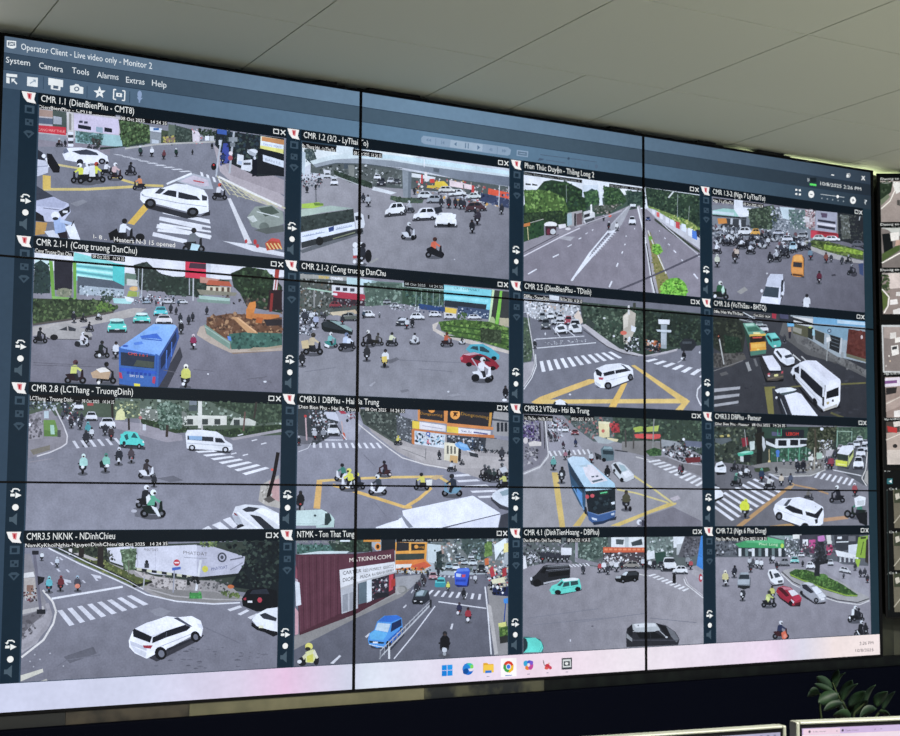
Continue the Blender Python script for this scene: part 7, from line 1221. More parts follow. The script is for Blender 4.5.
for x in (352, 392, 432, 470): l('566a82', 4, x, x * .14 + 204, x, x * .14 + 222)
e('566a82', 517, 279, 9, 13)
frame(770, 160, 8.18)
l('e8ecee', 9, 500, 121, 524, 125); l('e8ecee', 4, 625, 115, 645, 110, 655, 120, 650, 140, 628, 142, 623, 125, 645, 128); e('e8ecee', 636, 128, 8, 12)
l('eef0f2', 7, 750, 130, 774, 166); l('eef0f2', 7, 774, 132, 748, 164)
text('c8d2d8', 'RAM', 305, 178, 322, 180, 30); r('1c262e', 325, 145, 378, 185); p('5fe06c', 325, 190, 378, 198, 378, 214, 325, 206)
text('e4eaec', '10/8/2025 2:26 PM', 412, 205, 745, 252, 28)
for a in (0, 1):
    for b in (0, 1): r('e8ecee', 206 + a * 30, 236 + b * 34 + a * 4, 222 + a * 30, 252 + b * 34 + a * 4)
e('f0f3f4', 337, 281, 24, 30); l('4a5660', 6, 326, 280, 348, 283); e('f0f3f4', 678, 330, 24, 30); l('4a5660', 6, 668, 328, 690, 332); l('4a5660', 6, 679, 318, 678, 342)
l('b8c2ca', 5, 412, 280, 610, 306); e('f0f3f4', 553, 299, 11, 13)
for k in range(5): e('9aa6b0', 424 + k * 44, 313 + k * 6, 5, 6)
text('d8e0e4', '?', 770, 361, 794, 362, 36)
batch('bar_task', (0, 1.744, WW, WH), 'bar')
with wallspace():
    g = [(0, 'cdd3ee'), (.45, 'd2d6ee'), (.72, 'dcd2ea'), (.86, 'e6c6e4'), (.98, 'd8cfe6'), (1.07, 'd0d4e8'), (1.12, 'dce4f4'), (1.3, 'e2e0f2'), (1.5, 'e6dcf0'), (1.7, 'f0dcec'), (2.1, 'ece4ee'), (2.5, 'eadff0'), (2.72, 'ead8ee'), (2.85, 'dcdaea'), (3.0, 'f0e2e2'), (3.25, 'f4e8e8')]
    for (xa, ca), (xb, cb) in zip(g, g[1:]): p((ca, cb, xa, 0, xb, 0), xa, 1.744, xb, 1.744, xb, WH, xa, WH)
frame(695, 515, 4.5); text('5c525a', '2:26 PM', 740, 585, 802, 581, 14); text('5c525a', '10/8/2025', 722, 617, 803, 613, 14)
def icon(n, x0, y0, x1, y1):
    a, b = w(x0, y0), w(x1, y1); batch(n, (min(a[0], b[0]), min(a[1], b[1]), max(a[0], b[0]), max(a[1], b[1])), 'icon'); CUR[0][1].clear()
frame(430, 645, 5.625)
icon('icon0', 55, 100, 135, 190)
p('1a8fe8', 66, 114, 94, 112, 94, 141, 66, 143); p('2a9cf0', 97, 112, 126, 110, 126, 139, 97, 141); p('1682dc', 66, 146, 94, 144, 94, 174, 66, 176); p('1e90e6', 97, 144, 126, 142, 126, 172, 97, 174)
icon('icon1', 170, 90, 258, 185)
e('1f6fd0', 213, 135, 31, 34); e('3cc8b4', 222, 118, 22, 17); e('2a86dc', 205, 128, 20, 20); e('7fd860', 235, 122, 9, 12); p('eae6f4', 214, 134, 246, 130, 240, 146, 222, 148); e('12509c', 200, 148, 14, 18, .6)
icon('icon2', 290, 90, 368, 182)
p('e0a830', 298, 102, 322, 100, 328, 108, 356, 106, 356, 152, 298, 155); p('f2ca50', 300, 114, 358, 110, 358, 154, 300, 157); p('2a78d0', 310, 144, 346, 142, 346, 156, 310, 158); p('9a98b0', 318, 176, 334, 175, 334, 179, 318, 180)
icon('icon3', 396, 72, 488, 182)
p('fbf8fb', 398, 76, 486, 72, 486, 176, 398, 180); e('d8402f', 441, 122, 29, 33); p('e9b92c', 441, 122, 470, 112, 468, 140, 448, 156, 436, 153); p('3f9d4a', 441, 122, 414, 108, 411, 130, 422, 148, 438, 155, 446, 142); e('f6f3f4', 441, 122, 14.5, 16.5); e('3b7be0', 441, 122, 11, 12.5); p('4a6fc0', 422, 170, 460, 168, 460, 172, 422, 174)
icon('icon4', 515, 75, 592, 170)
e('35a8d8', 540, 105, 15, 18, -.3); e('3a62d0', 562, 98, 17, 12, .2); e('e8843a', 548, 128, 14, 13); e('c54a9c', 566, 118, 14, 22, .2); e('7a5ad0', 570, 100, 10, 12); e('f3e6ee', 554, 112, 8, 10); p('8c88a0', 546, 162, 560, 161, 560, 165, 546, 166)
icon('icon5', 628, 78, 696, 162)
l('4a3432', 4, 636, 86, 642, 112); e('c8384a', 660, 118, 14, 12); e('d85a50', 655, 130, 12, 8); e('c8485c', 676, 128, 9, 10); e('e8b0a0', 668, 104, 5); l('7a4a40', 3, 642, 118, 652, 112); p('8c88a0', 654, 155, 666, 154, 666, 158, 654, 159)
icon('icon6', 734, 66, 804, 158)
p('3a4148', 740, 74, 798, 71, 798, 136, 740, 139); p('d2d8da', 746, 82, 792, 79, 792, 124, 746, 127); p('3a4148', 752, 92, 786, 90, 786, 116, 752, 118); e('e8ecec', 768, 104, 10, 8); p('8c88a0', 762, 150, 776, 149, 776, 153, 762, 154)
# ================================================================== build the display wall
M_BLACK = mat('black_plastic', '030305', .5, spec=.08)
M_GLASS = mat('dark_screen_glass', '020304', .4, spec=.04)
ROWN, COLN = ('top', 'middle', 'bottom'), ('left', 'centre', 'right')
SHOW = {(0, 0): 'showing title bar and CMR 1.1', (0, 1): 'showing play buttons and a flyover', (0, 2): 'showing the date and a crowded roundabout',
        (1, 0): 'showing a blue bus beside a digger', (1, 1): 'showing a red car on a roundabout', (1, 2): 'showing a white van and yellow bus',
        (2, 0): 'showing a white car, pale task bar below', (2, 1): 'showing the row of task bar icons', (2, 2): 'showing a red car by green island'}
FEEDLBL = {'00': 'picture titled CMR 1.1 with a white car crossing a junction', '01': 'picture titled CMR 1.2 with a truck under a flyover', '02': 'picture of a straight wide road with trees', '03': 'picture of a crowded roundabout with an orange taxi',
           '10': 'picture titled CMR 2.1-1 with a blue bus', '11': 'picture titled CMR 2.1-2 with a red car on a roundabout', '12': 'picture titled CMR 2.5 with a white car on yellow lines', '13': 'picture titled CMR 2.6 with a white van',
           '20': 'picture titled CMR 2.8 with a turquoise taxi and a white van', '21': 'picture titled CMR3.1 with a white truck roof', '22': 'picture titled CMR3.2 with a blue bus', '23': 'picture titled CMR3.3 with a white car and zebra crossings',
           '30': 'picture titled CMR3.5 with a white car and hoarding', '31': 'picture titled NTMK with a blue car by a maroon shop', '32': 'picture titled CMR 4.1 with a turquoise taxi', '33': 'picture titled CMR 7.2 with a red car by a traffic island'}
ICONLBL = ['blue four-square icon', 'blue and green swirl icon', 'yellow folder icon', 'red, yellow and green ring icon', 'multicoloured ribbon icon', 'small red icon', 'dark grey screen icon']
KINDN = {'pic': 'camera_feed', 'title': 'feed_title', 'side': 'icon_strip', 'bar': 'tool_bar', 'icon': 'task_icon'}
BV, BH, OUT = .0044, .0028, .0055
def bezel_bm(w_, h_, lo, ro, to, bo, bv=BV, bh=BH):
    bm = bmesh.new()
    add_box(bm, -lo, bv, -.004, .004, -h_ - bo, to, .0008, 1); add_box(bm, w_ - bv, w_ + ro, -.004, .004, -h_ - bo, to, .0008, 1)
    add_box(bm, bv, w_ - bv, -.004, .004, -bh, to, .0008, 1); add_box(bm, bv, w_ - bv, -.004, .004, -h_ - bo, -h_ + bh, .0008, 1)
    return bm
for rr in range(3):
    for cc in range(3):
        x0, z0 = cc * PW, rr * PH
        t = thing('display_panel', 'black-edged display panel, %s %s of the main video wall, showing %s' % (ROWN[rr], COLN[cc], SHOW[(rr, cc)]), 'screen', (x0, 0, TOP - z0), 'display panels of the main video wall')
        t['label'] = ('%s %s panel of main video wall, %s' % (ROWN[rr], COLN[cc], SHOW[(rr, cc)]))
        link('bezel', bezel_bm(PW, PH, OUT if cc == 0 else 0, OUT * 1.6 if cc == 2 else 0, OUT if rr == 0 else 0, OUT if rr == 2 else 0), M_BLACK, t)
        box('housing', (.01, PW - .01, .004, .075, -PH + .01, -.01), M_BLACK, t, .003)
        rect = (x0, z0, x0 + PW, z0 + PH)
        batch('bg', rect, 'bg'); CUR[0][1].clear()
        with wallspace(): p(('34485c', '1f3440', 0, 0, 3.2, 0), rect[0], rect[1], rect[2], rect[1], rect[2], rect[3], rect[0], rect[3])
        s = flat_mesh('screen', BATCH.pop('bg')[1], rect, (x0, z0), M_UI, t, y0=0)
        for n, (rc, prims, kind) in BATCH.items():
            q = (max(rc[0], rect[0] + .001), max(rc[1], rect[1] + .001), min(rc[2], rect[2] - .001), min(rc[3], rect[3] - .001))
            if q[2] - q[0] < .004 or q[3] - q[1] < .004: continue
            off = {'pic': -.0004, 'side': -.0004, 'title': -.0005, 'bar': -.0005, 'icon': -.0007}[kind]
            nm = 'task_bar' if n == 'bar_task' else KINDN[kind]
            o = flat_mesh(nm, prims, q, (x0, z0), M_PIC if kind == 'pic' else M_UI, s, y0=off)
            if o and kind == 'pic': o['label'] = FEEDLBL[n[4:]]
            if o and kind == 'icon': o['label'] = ICONLBL[int(n[4:])]
# neighbour on the left: only its lit right edge shows
t = thing('display_panel', 'bright white neighbouring display panel at the far left edge of the picture', 'screen', (-.006 - PW, 0, TOP))
link('bezel', bezel_bm(PW, PH, 0, 0, OUT, 0), M_BLACK, t); box('housing', (.01, PW - .01, .004, .075, -PH + .01, -.01), M_BLACK, t, .003)
rect = (0, 0, PW, PH); batch('bg', rect, 'bg')
with wallspace(): r('e8e6f0', *rect)
flat_mesh('screen', BATCH.pop('bg')[1], rect, (0, 0), M_UI, t, y0=0)
# small black fixing brackets along the top
M_DKMETAL = mat('dark_bracket_metal', '15171a', .5, .6)
BRX = [(.93, 1.03, 'first'), (1.10, 1.32, 'second'), (2.02, 2.16, 'third'), (2.40, 2.52, 'fourth'), (2.68, 2.84, 'fifth')]
for k, (a, b, nn) in enumerate(BRX):
    bm = bmesh.new(); add_box(bm, a, b, .012, .07, TOP - .008, TOP + .0145, .002, 1); add_box(bm, a + .02, b - .02, .03, .06, TOP + .0145, TOP + .0255)
    o = link('mounting_bracket', bm, M_DKMETAL); o['label'] = 'small black mounting bracket on top of the video wall, %s from the left' % nn; o['category'] = 'bracket'; o['group'] = 'brackets above the video wall'

# ------------------------------------------------------------------ angled wall on the right
d = ray(876.2, 173.6); RO = CAM + d * ((.035 - CAM.y) / d.y)
RWD, RHT = 1.02, rwallpt(881.5, 321)[1]
MAP[0] = rwallpt
ys = [0, RHT, rwallpt(885, 469)[1], rwallpt(889, 618)[1]]
print('RIGHT', RO, ys, rwallpt(880, 180), rwallpt(893, 500), rwallpt(900, 400))
RL = ['top panel of the angled wall at the right edge, three road pictures', 'middle panel of the angled wall at the right edge, white-framed picture on top', 'bottom panel of the angled wall at the right edge, dark with small teal icon']
RB_ = {}
def rbatch(k): batch('r%d' % k, (-.02, ys[k] + .003, RWD, ys[k + 1] - .003), 'ui'); CUR[0][1].clear()
for k in range(3):
    rbatch(k); frame(0, 0, 1)
    p('0a0d0f', 870, 150, 1100, 150, 1100, 640, 870, 640)
    if k == 0:
        l('4a5054', .8, 876.6, 200, 879.5, 316)
        p(('b0a49e', '9a908c', 890, 182, 890, 222), 880, 181, 1100, 181, 1100, 222, 881, 222); p('2c3a2c', 880, 182, 893, 182, 891, 192, 885, 198, 880.4, 200); p('74806a', 880.4, 200, 888, 194, 890, 197, 881, 206); l('ece8e2', 1.2, 881, 209, 890, 201, 895, 190, 893, 184)
        p('e8e8e4', 893, 182, 900, 182, 900, 192, 896, 194); p('545250', 897, 200, 900, 200, 900, 206, 897, 205); blot(1, ['1e2a20', '425040'], 12, 1, 2.4, 881, 182, 893, 192)
        p('7e7774', 881, 228, 1100, 228, 1100, 267.5, 882, 267.5); p('161a1c', 882, 234, 892, 233, 893, 252, 884, 254); p('c8ccc8', 881, 228, 900, 228, 900, 236, 893, 234, 888, 230); p('4e6038', 882, 254, 900, 244, 900, 250, 882, 262); l('eeebe4', 1.4, 882, 263, 900, 253); p('e8e6e2', 890, 233, 899, 232, 899, 240, 891, 241); p('c8a898', 896, 240, 900, 240, 900, 245, 895, 246)
        p('968a86', 882, 273, 1100, 273, 1100, 314, 883, 314); p('d8ccc8', 888, 273, 900, 273, 900, 288, 889, 289); blot(2, ['3a4a34', '4f6040', '2a3626', '6a7458'], 26, 1.5, 3.2, 882, 275, 889, 296); p('5a6a3c', 882, 291, 888, 297, 887, 306, 883, 311); l('efece6', 1.3, 882, 289, 889, 297, 888, 306, 884, 313); p('eceaea', 890, 300, 897, 299, 898, 304, 890, 305); p('e4e2e0', 896, 292, 900, 292, 900, 296, 896, 296); p('eceaea', 893, 310, 900, 308, 900, 314, 893, 314)
        for y in (179, 224.5, 270): text('f0f2f0', '. Duong so 1', 878, y + 1.2, 902, y + .6, 2.4); text('b8bcb8', 'Cam 12 08', 882, y + 4.6, 902, y + 4, 1.8)
    if k == 1:
        p('c8ccce', 881.4, 325, 1100, 325, 1100, 372.6, 883, 372.6); p('877e7c', 883, 327, 1100, 327, 1100, 371, 884.3, 371); p('a89c98', 884, 327, 900, 327, 900, 340, 884, 338)
        p('f0efee', 891, 346, 898, 345, 899, 354, 892, 356); p('3a3c40', 892, 347, 897, 346, 897, 349, 892, 350); p('e2e0de', 890, 333, 896, 332, 896, 338, 890, 339); p('ebe9e6', 895, 338, 900, 337, 900, 342, 895, 343); e('f0ece6', 889, 356, .8); e('f0d8c0', 890, 361, .7); e('e8e4e0', 886, 366, .7)
        p('9c8c86', 885, 377, 1100, 377, 1100, 417.6, 886.5, 417.6); p('e2dcea', 885, 378, 900, 377, 900, 386, 885, 387); p('80588e', 885, 381, 897, 380, 897, 383, 885, 384); p('2c2a2c', 886, 388, 897, 387, 896, 393, 886, 395); p('b0a09a', 886, 402, 900, 396, 900, 406, 886, 412); p('eceaea', 894, 411, 900, 410, 900, 417, 894, 417); l('d8d0c8', 1, 886, 404, 900, 397)
        p('b8aaa2', 886, 422, 1100, 422, 1100, 464.5, 887.3, 464.5); p('4c4440', 886, 422, 900, 421, 900, 432, 886, 433); p('b83c3c', 887, 426, 897, 428, 897, 433, 888, 432); p('d8d2cc', 893, 422, 900, 421, 900, 426, 894, 427); e('2c2a2c', 895, 446, 2.4, 2); l('e8e2da', .8, 886, 440, 900, 434); p('cfc6c0', 887, 450, 1100, 448, 1100, 464.5, 887.3, 464.5)
        for y in (373.5, 419): text('e4e8e6', '. Nga tu 08 Oct', 883, y + 1.2, 902, y + .8, 2)
    if k == 2:
        text('c8ccca', 'CMR 10', 880, 472, 890, 471.8, 1.8); p('2f6a72', 887, 478.5, 892.5, 478.5, 892.5, 484, 887, 484); p('eef2f2', 888.6, 481.4, 891.6, 479.6, 891.6, 483)
        for y0, y1 in ((489, 528), (532, 570), (573, 612)):
            p('6e6a5c', 893, y0, 1100, y0, 1100, y1, 894.5, y1); p('3e4436', 894, y0, 1100, y0, 1100, y0 + 12, 894, y0 + 14); l('b8b4a4', 1, 894, y0 + 34, 905, y0 + 20); p('c8c4b8', 895, y0 + 5, 899, y0 + 4, 900, y0 + 9, 896, y0 + 11)
            text('d8dcda', '. Ca 4', 887, y0 + 1, 897, y0 + .8, 2)
        l('1b2a2c', .8, 887, 490, 889, 610)
    RB_[k] = BATCH.pop('r%d' % k)
MAP[0] = wallpt
for k in range(3):
    hgt = ys[k + 1] - ys[k]
    t = thing('display_panel', RL[k], 'screen', RO + Vector((0, 0, -ys[k])), 'display panels of the angled wall', (0, 0, RA))
    link('bezel', bezel_bm(RWD, hgt, 0, 0, 0, 0, .008, .006), M_BLACK, t)
    box('housing', (.01, RWD - .01, .004, .07, -hgt + .01, -.01), M_BLACK, t, .003)
    s = box('screen', (.006, RWD - .006, -.0002, .003, -hgt + .004, -.004), M_GLASS, t)
    o = flat_mesh('camera_feed', RB_[k][1], (.008, ys[k] + .006, RWD - .008, ys[k + 1] - .006), (0, ys[k]), M_PIC, s, y0=-.0006)

# ------------------------------------------------------------------ room shell
def structure(o): o['kind'] = 'structure'; return o
M_CEIL = mat('grey_metal_ceiling_tile', (.60, .63, .54), .55, spec=.25, bump=(420., .04))
M_SEAM = mat('ceiling_seam', (.05, .05, .04), .8)
CH = TOP + .0266
bm = bmesh.new()
xs = [-3.47, -2.86, -2.245, -1.63, -1.02, -.51, .10, .711, 1.324, 1.944, 2.557, 3.135, 3.74, 4.35]
ysl = [.25, -.418] + [-.418 - .6105 * k for k in range(1, 9)]
g = .0042
def tile(a, b, c, d_):        # chamfered tile, lower face at CH
    lo = [bm.verts.new((x, y, CH)) for x, y in ((a + .0021, c + .0021), (b - .0021, c + .0021), (b - .0021, d_ - .0021), (a + .0021, d_ - .0021))]
    hi = [bm.verts.new((x, y, CH + .003)) for x, y in ((a + g / 2, c + g / 2), (b - g / 2, c + g / 2), (b - g / 2, d_ - g / 2), (a + g / 2, d_ - g / 2))]
    up = [bm.verts.new((v.co.x, v.co.y, CH + .02)) for v in hi]
    bm.faces.new(lo[::-1])
    for i in range(4):
        j = (i + 1) % 4
        bm.faces.new((lo[i], lo[j], hi[j], hi[i])); bm.faces.new((hi[i], hi[j], up[j], up[i]))
XA = [.083, .707, 1.322, 1.944, 2.562, 3.135]
def rows(x_list, c, d_):
    for a, b in zip(x_list, x_list[1:]): tile(a, b, c, d_)
full = [.083 - .617 * k for k in range(8, 0, -1)] + XA + [3.75, 4.37, 4.98]
near = sorted(full + [1.630])
rows(near, -.418, .28)
for k in range(10): rows(full, -.418 - .617 * (k + 1), -.418 - .617 * k)
structure(link('ceiling', bm, M_CEIL))
structure(box('ceiling_slab', (-5, 5, -6.7, .3, CH + .02, CH + .08), M_SEAM)); bpy.data.objects['ceiling_slab'].name = 'trim_2'
M_WALL = mat('olive_stone_wall', '33352b', .5, spec=.2, noise=(7., '17191a', .35, .65))
structure(box('wall_back', (-5, 3.85, .12, .3, 0, CH + .01), M_WALL))
bm = bmesh.new(); add_box(bm, 0, 2.2, .12, .3, 0, CH + .01)
o = structure(link('wall_right', bm, M_WALL)); o.location = (RO.x, RO.y + .02, 0); o.rotation_euler = (0, 0, RA)
structure(box('wall_left_blocker', (-1.75, -1.6, -4.9, .12, 0, CH + .01), M_WALL))  # unseen wall, added to block light and darken the ceiling's left end
M_FLOOR = mat('pale_floor_tile', '8c8a80', .35, noise=(4., '96948a', .4, .6))
structure(box('floor', (-5, 5, -8, .3, -.05, 0), M_FLOOR))
# strip under the display wall: its reflections painted in as separately coloured boards
ZB = TOP - 3 * PH
M_REFLECT = [mat('strip_reflection_dark', '17191a', .5, spec=.2), mat('strip_reflection_brown', '38332b', .4, spec=.2, noise=(14., '201e1b', .4, .6)), mat('strip_reflection_beige', '615e4a', .4, spec=.2, noise=(9., '4a4939', .35, .65)), mat('strip_reflection_olive', '3c3c30', .4, spec=.2, noise=(12., '14171a', .4, .55)), mat('strip_reflection_charcoal', '07090b', .5, spec=.08, noise=(20., '0c1010', .45, .6))]
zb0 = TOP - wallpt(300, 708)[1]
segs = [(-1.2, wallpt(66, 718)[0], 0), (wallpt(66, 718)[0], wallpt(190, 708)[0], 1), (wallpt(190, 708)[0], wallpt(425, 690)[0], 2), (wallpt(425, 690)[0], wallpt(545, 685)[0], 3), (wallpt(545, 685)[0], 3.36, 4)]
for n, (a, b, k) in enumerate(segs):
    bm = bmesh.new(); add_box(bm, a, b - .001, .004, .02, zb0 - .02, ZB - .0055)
    if k == 0:  # reflected slits, shaped as thin bars
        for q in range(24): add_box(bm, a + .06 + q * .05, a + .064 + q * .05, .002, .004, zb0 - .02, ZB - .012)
    structure(link('trim_%d' % (n + 3), bm, M_REFLECT[k]))
M_NAVY = mat('navy_console_laminate', (.0007, .0011, .0036), .7, spec=.02)
bm = bmesh.new(); add_box(bm, -3.5, 3.62, -.03, .0, .06, zb0, .003); add_box(bm, -3.5, 3.62, -.01, .0, 0, .06)
o = link('console_cabinet', bm, M_NAVY); o['label'] = 'long dark navy cabinet running under the whole video wall'; o['category'] = 'cabinet'
bm = bmesh.new(); add_box(bm, 0, 2.0, -.04, .0, .06, zb0 - .03 + .02, .003); add_box(bm, 0, 2.0, -.02, 0, 0, .06)
o = link('console_cabinet', bm, M_NAVY); o.location = (3.42, -.05, 0); o.rotation_euler = (0, 0, RA); o['label'] = 'dark navy cabinet under the angled wall at the right edge'; o['category'] = 'cabinet'

# ------------------------------------------------------------------ desk, monitors, plant
def at(x, y, depth): return CAM + ray(x, y) * depth
M_SILV = mat('silver_plastic', '66685f', .45, .1); M_DESK = mat('dark_desk_top', '1a1a1c', .4); M_MON = screen_mat('monitor_picture', .95, .03, 90.)
def monitor(px, py, depth, az, corner, lbl, cols, wd=.545, ht=.325):
    c = at(px, py, depth); dx = Vector((math.cos(az), math.sin(az), 0))
    o0 = c if corner == 'L' else c - dx * wd                 # upper left corner of the casing
    t = thing('desk_monitor', lbl, 'monitor', (o0.x, o0.y, .74), 'desk monitors', (0, 0, az)); H = o0.z - .74
    bm = bmesh.new(); q = .0065
    add_box(bm, 0, q, 0, .02, H - ht, H, .002); add_box(bm, wd - q, wd, 0, .02, H - ht, H, .002); add_box(bm, q, wd - q, 0, .02, H - .004, H, .0015); add_box(bm, q, wd - q, 0, .02, H - ht, H - ht + .018, .002)
    link('frame', bm, M_SILV, t)
    box('bezel', (q, wd - q, .002, .012, H - ht + .018, H - .004), M_BLACK, t)
    box('back_cover', (.02, wd - .02, .012, .045, H - ht + .02, H - .02), M_SILV, t, .01)
    sx0, sx1, sz0, sz1 = q + .004, wd - q - .004, H - ht + .022, H - .0095
    rc = (sx0, 0, sx1, sz1 - sz0)
    batch('mon', rc, 'ui'); CUR[0][1].clear()
    with wallspace():
        for (xa, ya, xb, yb, cc) in cols: r(cc, sx0 + xa, ya, sx0 + xb, yb)
        return t, BATCH.pop('mon'), (sx0, sx1, sz0, sz1), rc
tR, bR, g_, rc = monitor(796, 722.3, 2.05, math.radians(-13.3), 'L', 'silver-framed desk monitor with a pink browser window, right of the two at the bottom', [(0, 0, .6, .4, 'f2d4e8'), (0, 0, .6, .009, 'd4bce6'), (.002, .001, .062, .009, 'f6daea'), (.128, .001, .20, .009, 'd8c4ea')])
CUR[0] = bR
with wallspace():
    x = g_[0]
    e('4a4050', x + .012, .005, .0018); text('8a7c90', 'Live view', x + .018, .0062, x + .038, .0062, .0022); e('4a4050', x + .066, .005, .0018); text('8a7c90', 'Operations', x + .070, .0062, x + .092, .0062, .0022); text('6a5c70', 'x', x + .055, .0062, x + .058, .0062, .0022); text('6a5c70', 'x', x + .118, .0062, x + .121, .0062, .0022); text('6a5c70', '+', x + .128, .0064, x + .131, .0064, .0026)
    r('f7e6f2', x, .0095, x + .6, .018); text('9a8ca0', 'monitor portal', x + .02, .0155, x + .06, .0155, .003)
    r('fbf2f8', x + .02, .03, x + .5, .28)
flat_mesh('screen', bR[1], rc, (0, g_[3]), M_MON, tR, y0=.0015)
tL, bL, g_, rc = monitor(786.6, 725.6, 2.15, math.radians(-6.9), 'R', 'silver-framed desk monitor left of the pink one, only its top edge in view', [(0, 0, .6, .4, 'cfc8e2'), (0, 0, .6, .008, 'b4b0cc')])
CUR[0] = bL
with wallspace():
    x = g_[1]
    for k in range(3): r('7e7a96', x - .012 - k * .012, .003, x - .008 - k * .012, .0055)
    r('e4def0', g_[0] + .02, .03, g_[1] - .02, .26)
flat_mesh('screen', bL[1], rc, (0, g_[3]), M_MON, tL, y0=.0015)
for t in (tR, tL):
    H = 0
    bm = bmesh.new(); add_box(bm, .24, .305, .045, .07, .012, .32, .004); link('stand', bm, M_SILV, t)
    bm = bmesh.new(); add_box(bm, .16, .385, -.02, .15, 0, .012, .004); link('foot', bm, M_SILV, t)
dk = thing('desk', 'dark operator desk carrying the monitors and the plant', 'desk', (tR.location.x, tR.location.y, 0), None, (0, 0, math.radians(-10)))
box('desk_top', (-1.3, 1.2, -.45, 1.5, .71, .74), M_DESK, dk, .004)
for a in (-1.25, 1.15):
    for b in (-.4, 1.44): box('leg', (a, a + .05, b, b + .05, 0, .71), M_DESK, dk, .003)
M_LEAF = mat('dark_green_leaf', '0a160f', .55, spec=.12, noise=(30., '122310', .4, .75)); M_STEM = mat('plant_stem', '18200f', .7, spec=.1); M_POT = mat('white_pot', 'c8c6bc', .4); M_SOIL = mat('potting_soil', '2a211a', .9)
PD = 2.95
base = at(852, 760, PD)
pl = thing('potted_plant', 'dark green leafy plant standing behind the right monitor', 'plant', (base.x, base.y, .74))
bm = bmesh.new()
prof = [(0, 0), (.055, 0), (.06, .005), (.078, .12), (.08, .125), (.074, .125), (.07, .105), (0, .105)]
n = 24; rings = [[bm.verts.new((q * math.cos(6.2832 * i / n), q * math.sin(6.2832 * i / n), z)) for i in range(n)] for q, z in prof if q > 0]
for a, b in zip(rings, rings[1:]):
    for i in range(n): bm.faces.new((a[i], a[(i + 1) % n], b[(i + 1) % n], b[i]))
bm.faces.new(rings[0][::-1]); link('pot', bm, M_POT, pl, True)
bm = bmesh.new(); bmesh.ops.create_circle(bm, cap_ends=True, segments=24, radius=.0715)
for v in bm.verts: v.co.z = .108
link('soil', bm, M_SOIL, pl)
Z = lambda zx, zy, dd=0.: at(780 + zx / 7.5, 640 + zy / 7.5, PD + dd) - pl.location
LEAVES = [(275, 275, 395, 360, 74, .0), (437, 222, 392, 335, 50, .03), (492, 243, 418, 365, 38, .05), (205, 420, 300, 400, 80, -.02), (258, 328, 405, 385, 46, -.03), (285, 470, 440, 400, 96, -.05), (545, 300, 445, 425, 64, .04), (585, 325, 462, 470, 62, .0), (325, 530, 475, 470, 66, -.06), (642, 382, 508, 500, 74, -.02), (718, 335, 640, 480, 58, .03), (400, 560, 530, 590, 90, -.03), (808, 385, 722, 505, 92, -.03), (864, 385, 765, 530, 48, .02), (592, 590, 725, 515, 84, -.05), (830, 575, 735, 540, 34, -.02), (330, 420, 440, 440, 84, .02), (660, 450, 560, 560, 80, .01), (470, 540, 420, 440, 70, .03), (560, 470, 520, 570, 66, .05)]
bm = bmesh.new()
for i, (tx, ty, bx, by, wd, dd) in enumerate(LEAVES):
    T, B = Z(tx, ty, dd - .02), Z(bx, by, dd); ax = T - B; side = ax.cross(FWD).normalized(); nrm = side.cross(ax).normalized(); W_ = wd / 7.5 / FPX * PD / 2
    tilt = math.sin(i * 2.4) * .6; sd = (side * math.cos(tilt) + nrm * math.sin(tilt)) ; W_ = W_ / max(.75, math.cos(tilt)); up = sd.cross(ax).normalized()
    N = 9; L_, C_, R_ = [], [], []
    for k in range(N):
        u = k / (N - 1); h = W_ * (math.sin(math.pi * u ** .8) ** .75 if 0 < u < 1 else .02)
        c = B + ax * u + up * (math.sin(math.pi * u) * .006)
        L_.append(bm.verts.new(c - sd * h + up * h * .25)); C_.append(bm.verts.new(c)); R_.append(bm.verts.new(c + sd * h + up * h * .25))
    for k in range(N - 1):
        bm.faces.new((L_[k], C_[k], C_[k + 1], L_[k + 1])); bm.faces.new((C_[k], R_[k], R_[k + 1], C_[k + 1]))
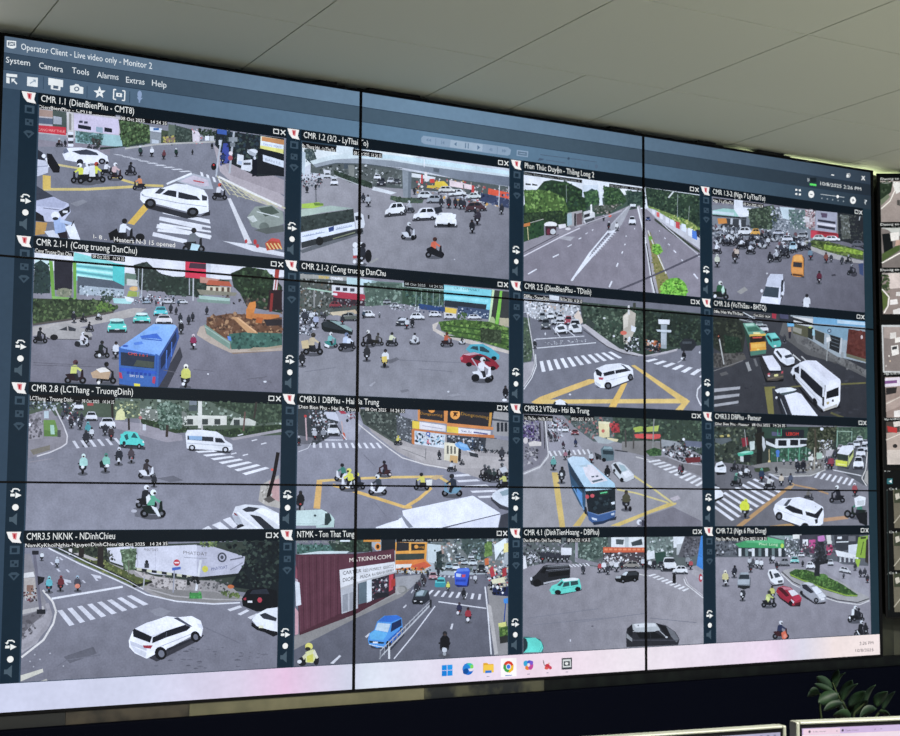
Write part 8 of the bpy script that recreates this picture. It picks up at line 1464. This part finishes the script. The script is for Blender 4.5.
o = link('foliage', bm, M_LEAF, pl, True); so = o.modifiers.new('thickness', 'SOLIDIFY'); so.thickness = .0008
def tube(bm, pts, r0, r1):
    prev = None
    for k, q in enumerate(pts):
        a = (pts[min(k + 1, len(pts) - 1)] - pts[max(k - 1, 0)]).normalized(); s1 = a.cross(Vector((.3, .9, .1))).normalized(); s2 = a.cross(s1)
        rr = r0 + (r1 - r0) * k / (len(pts) - 1); ring = [bm.verts.new(q + (s1 * math.cos(6.2832 * i / 8) + s2 * math.sin(6.2832 * i / 8)) * rr) for i in range(8)]
        if prev:
            for i in range(8): bm.faces.new((prev[i], prev[(i + 1) % 8], ring[(i + 1) % 8], ring[i]))
        prev = ring
for path in ([(395, 320), (425, 400), (470, 470), (520, 560)], [(300, 400), (300, 520), (310, 600)], [(640, 470), (560, 540), (540, 620)], [(765, 520), (740, 545), (690, 620)]):
    pts = [Z(*q) for q in path]; b0 = Vector((math.sin(path[0][0]) * .02, math.cos(path[0][0]) * .02, .1))
    pts.append((pts[-1] + b0) / 2); pts.append(b0)
    bm = bmesh.new(); tube(bm, pts, .0018, .004); link('stem', bm, M_STEM, pl, True)

# ------------------------------------------------------------------ light
wd = bpy.data.worlds.new('room'); scene.world = wd; wd.use_nodes = True
wd.node_tree.nodes['Background'].inputs['Color'].default_value = (.9, .95, 1, 1); wd.node_tree.nodes['Background'].inputs['Strength'].default_value = .85
def area(name, loc, size, power, color, rot=(0, 0, 0)):
    a = bpy.data.lights.new(name, 'AREA'); a.shape = 'RECTANGLE'; a.size, a.size_y = size; a.energy = power; a.color = color
    o = bpy.data.objects.new(name, a); o.location = loc; o.rotation_euler = rot; col.objects.link(o)
area('cove_strip_lamp', (3.05, .095, TOP - .03), (.8, .03), .7, (.9, 1, .6), (math.pi, 0, 0))
area('ceiling_lamp', (1.5, -3.4, CH - .05), (1.2, .6), 410, (1, .97, .88))
area('ceiling_lamp', (1.2, -5.6, CH - .05), (1.2, .6), 260, (1, .97, .88))
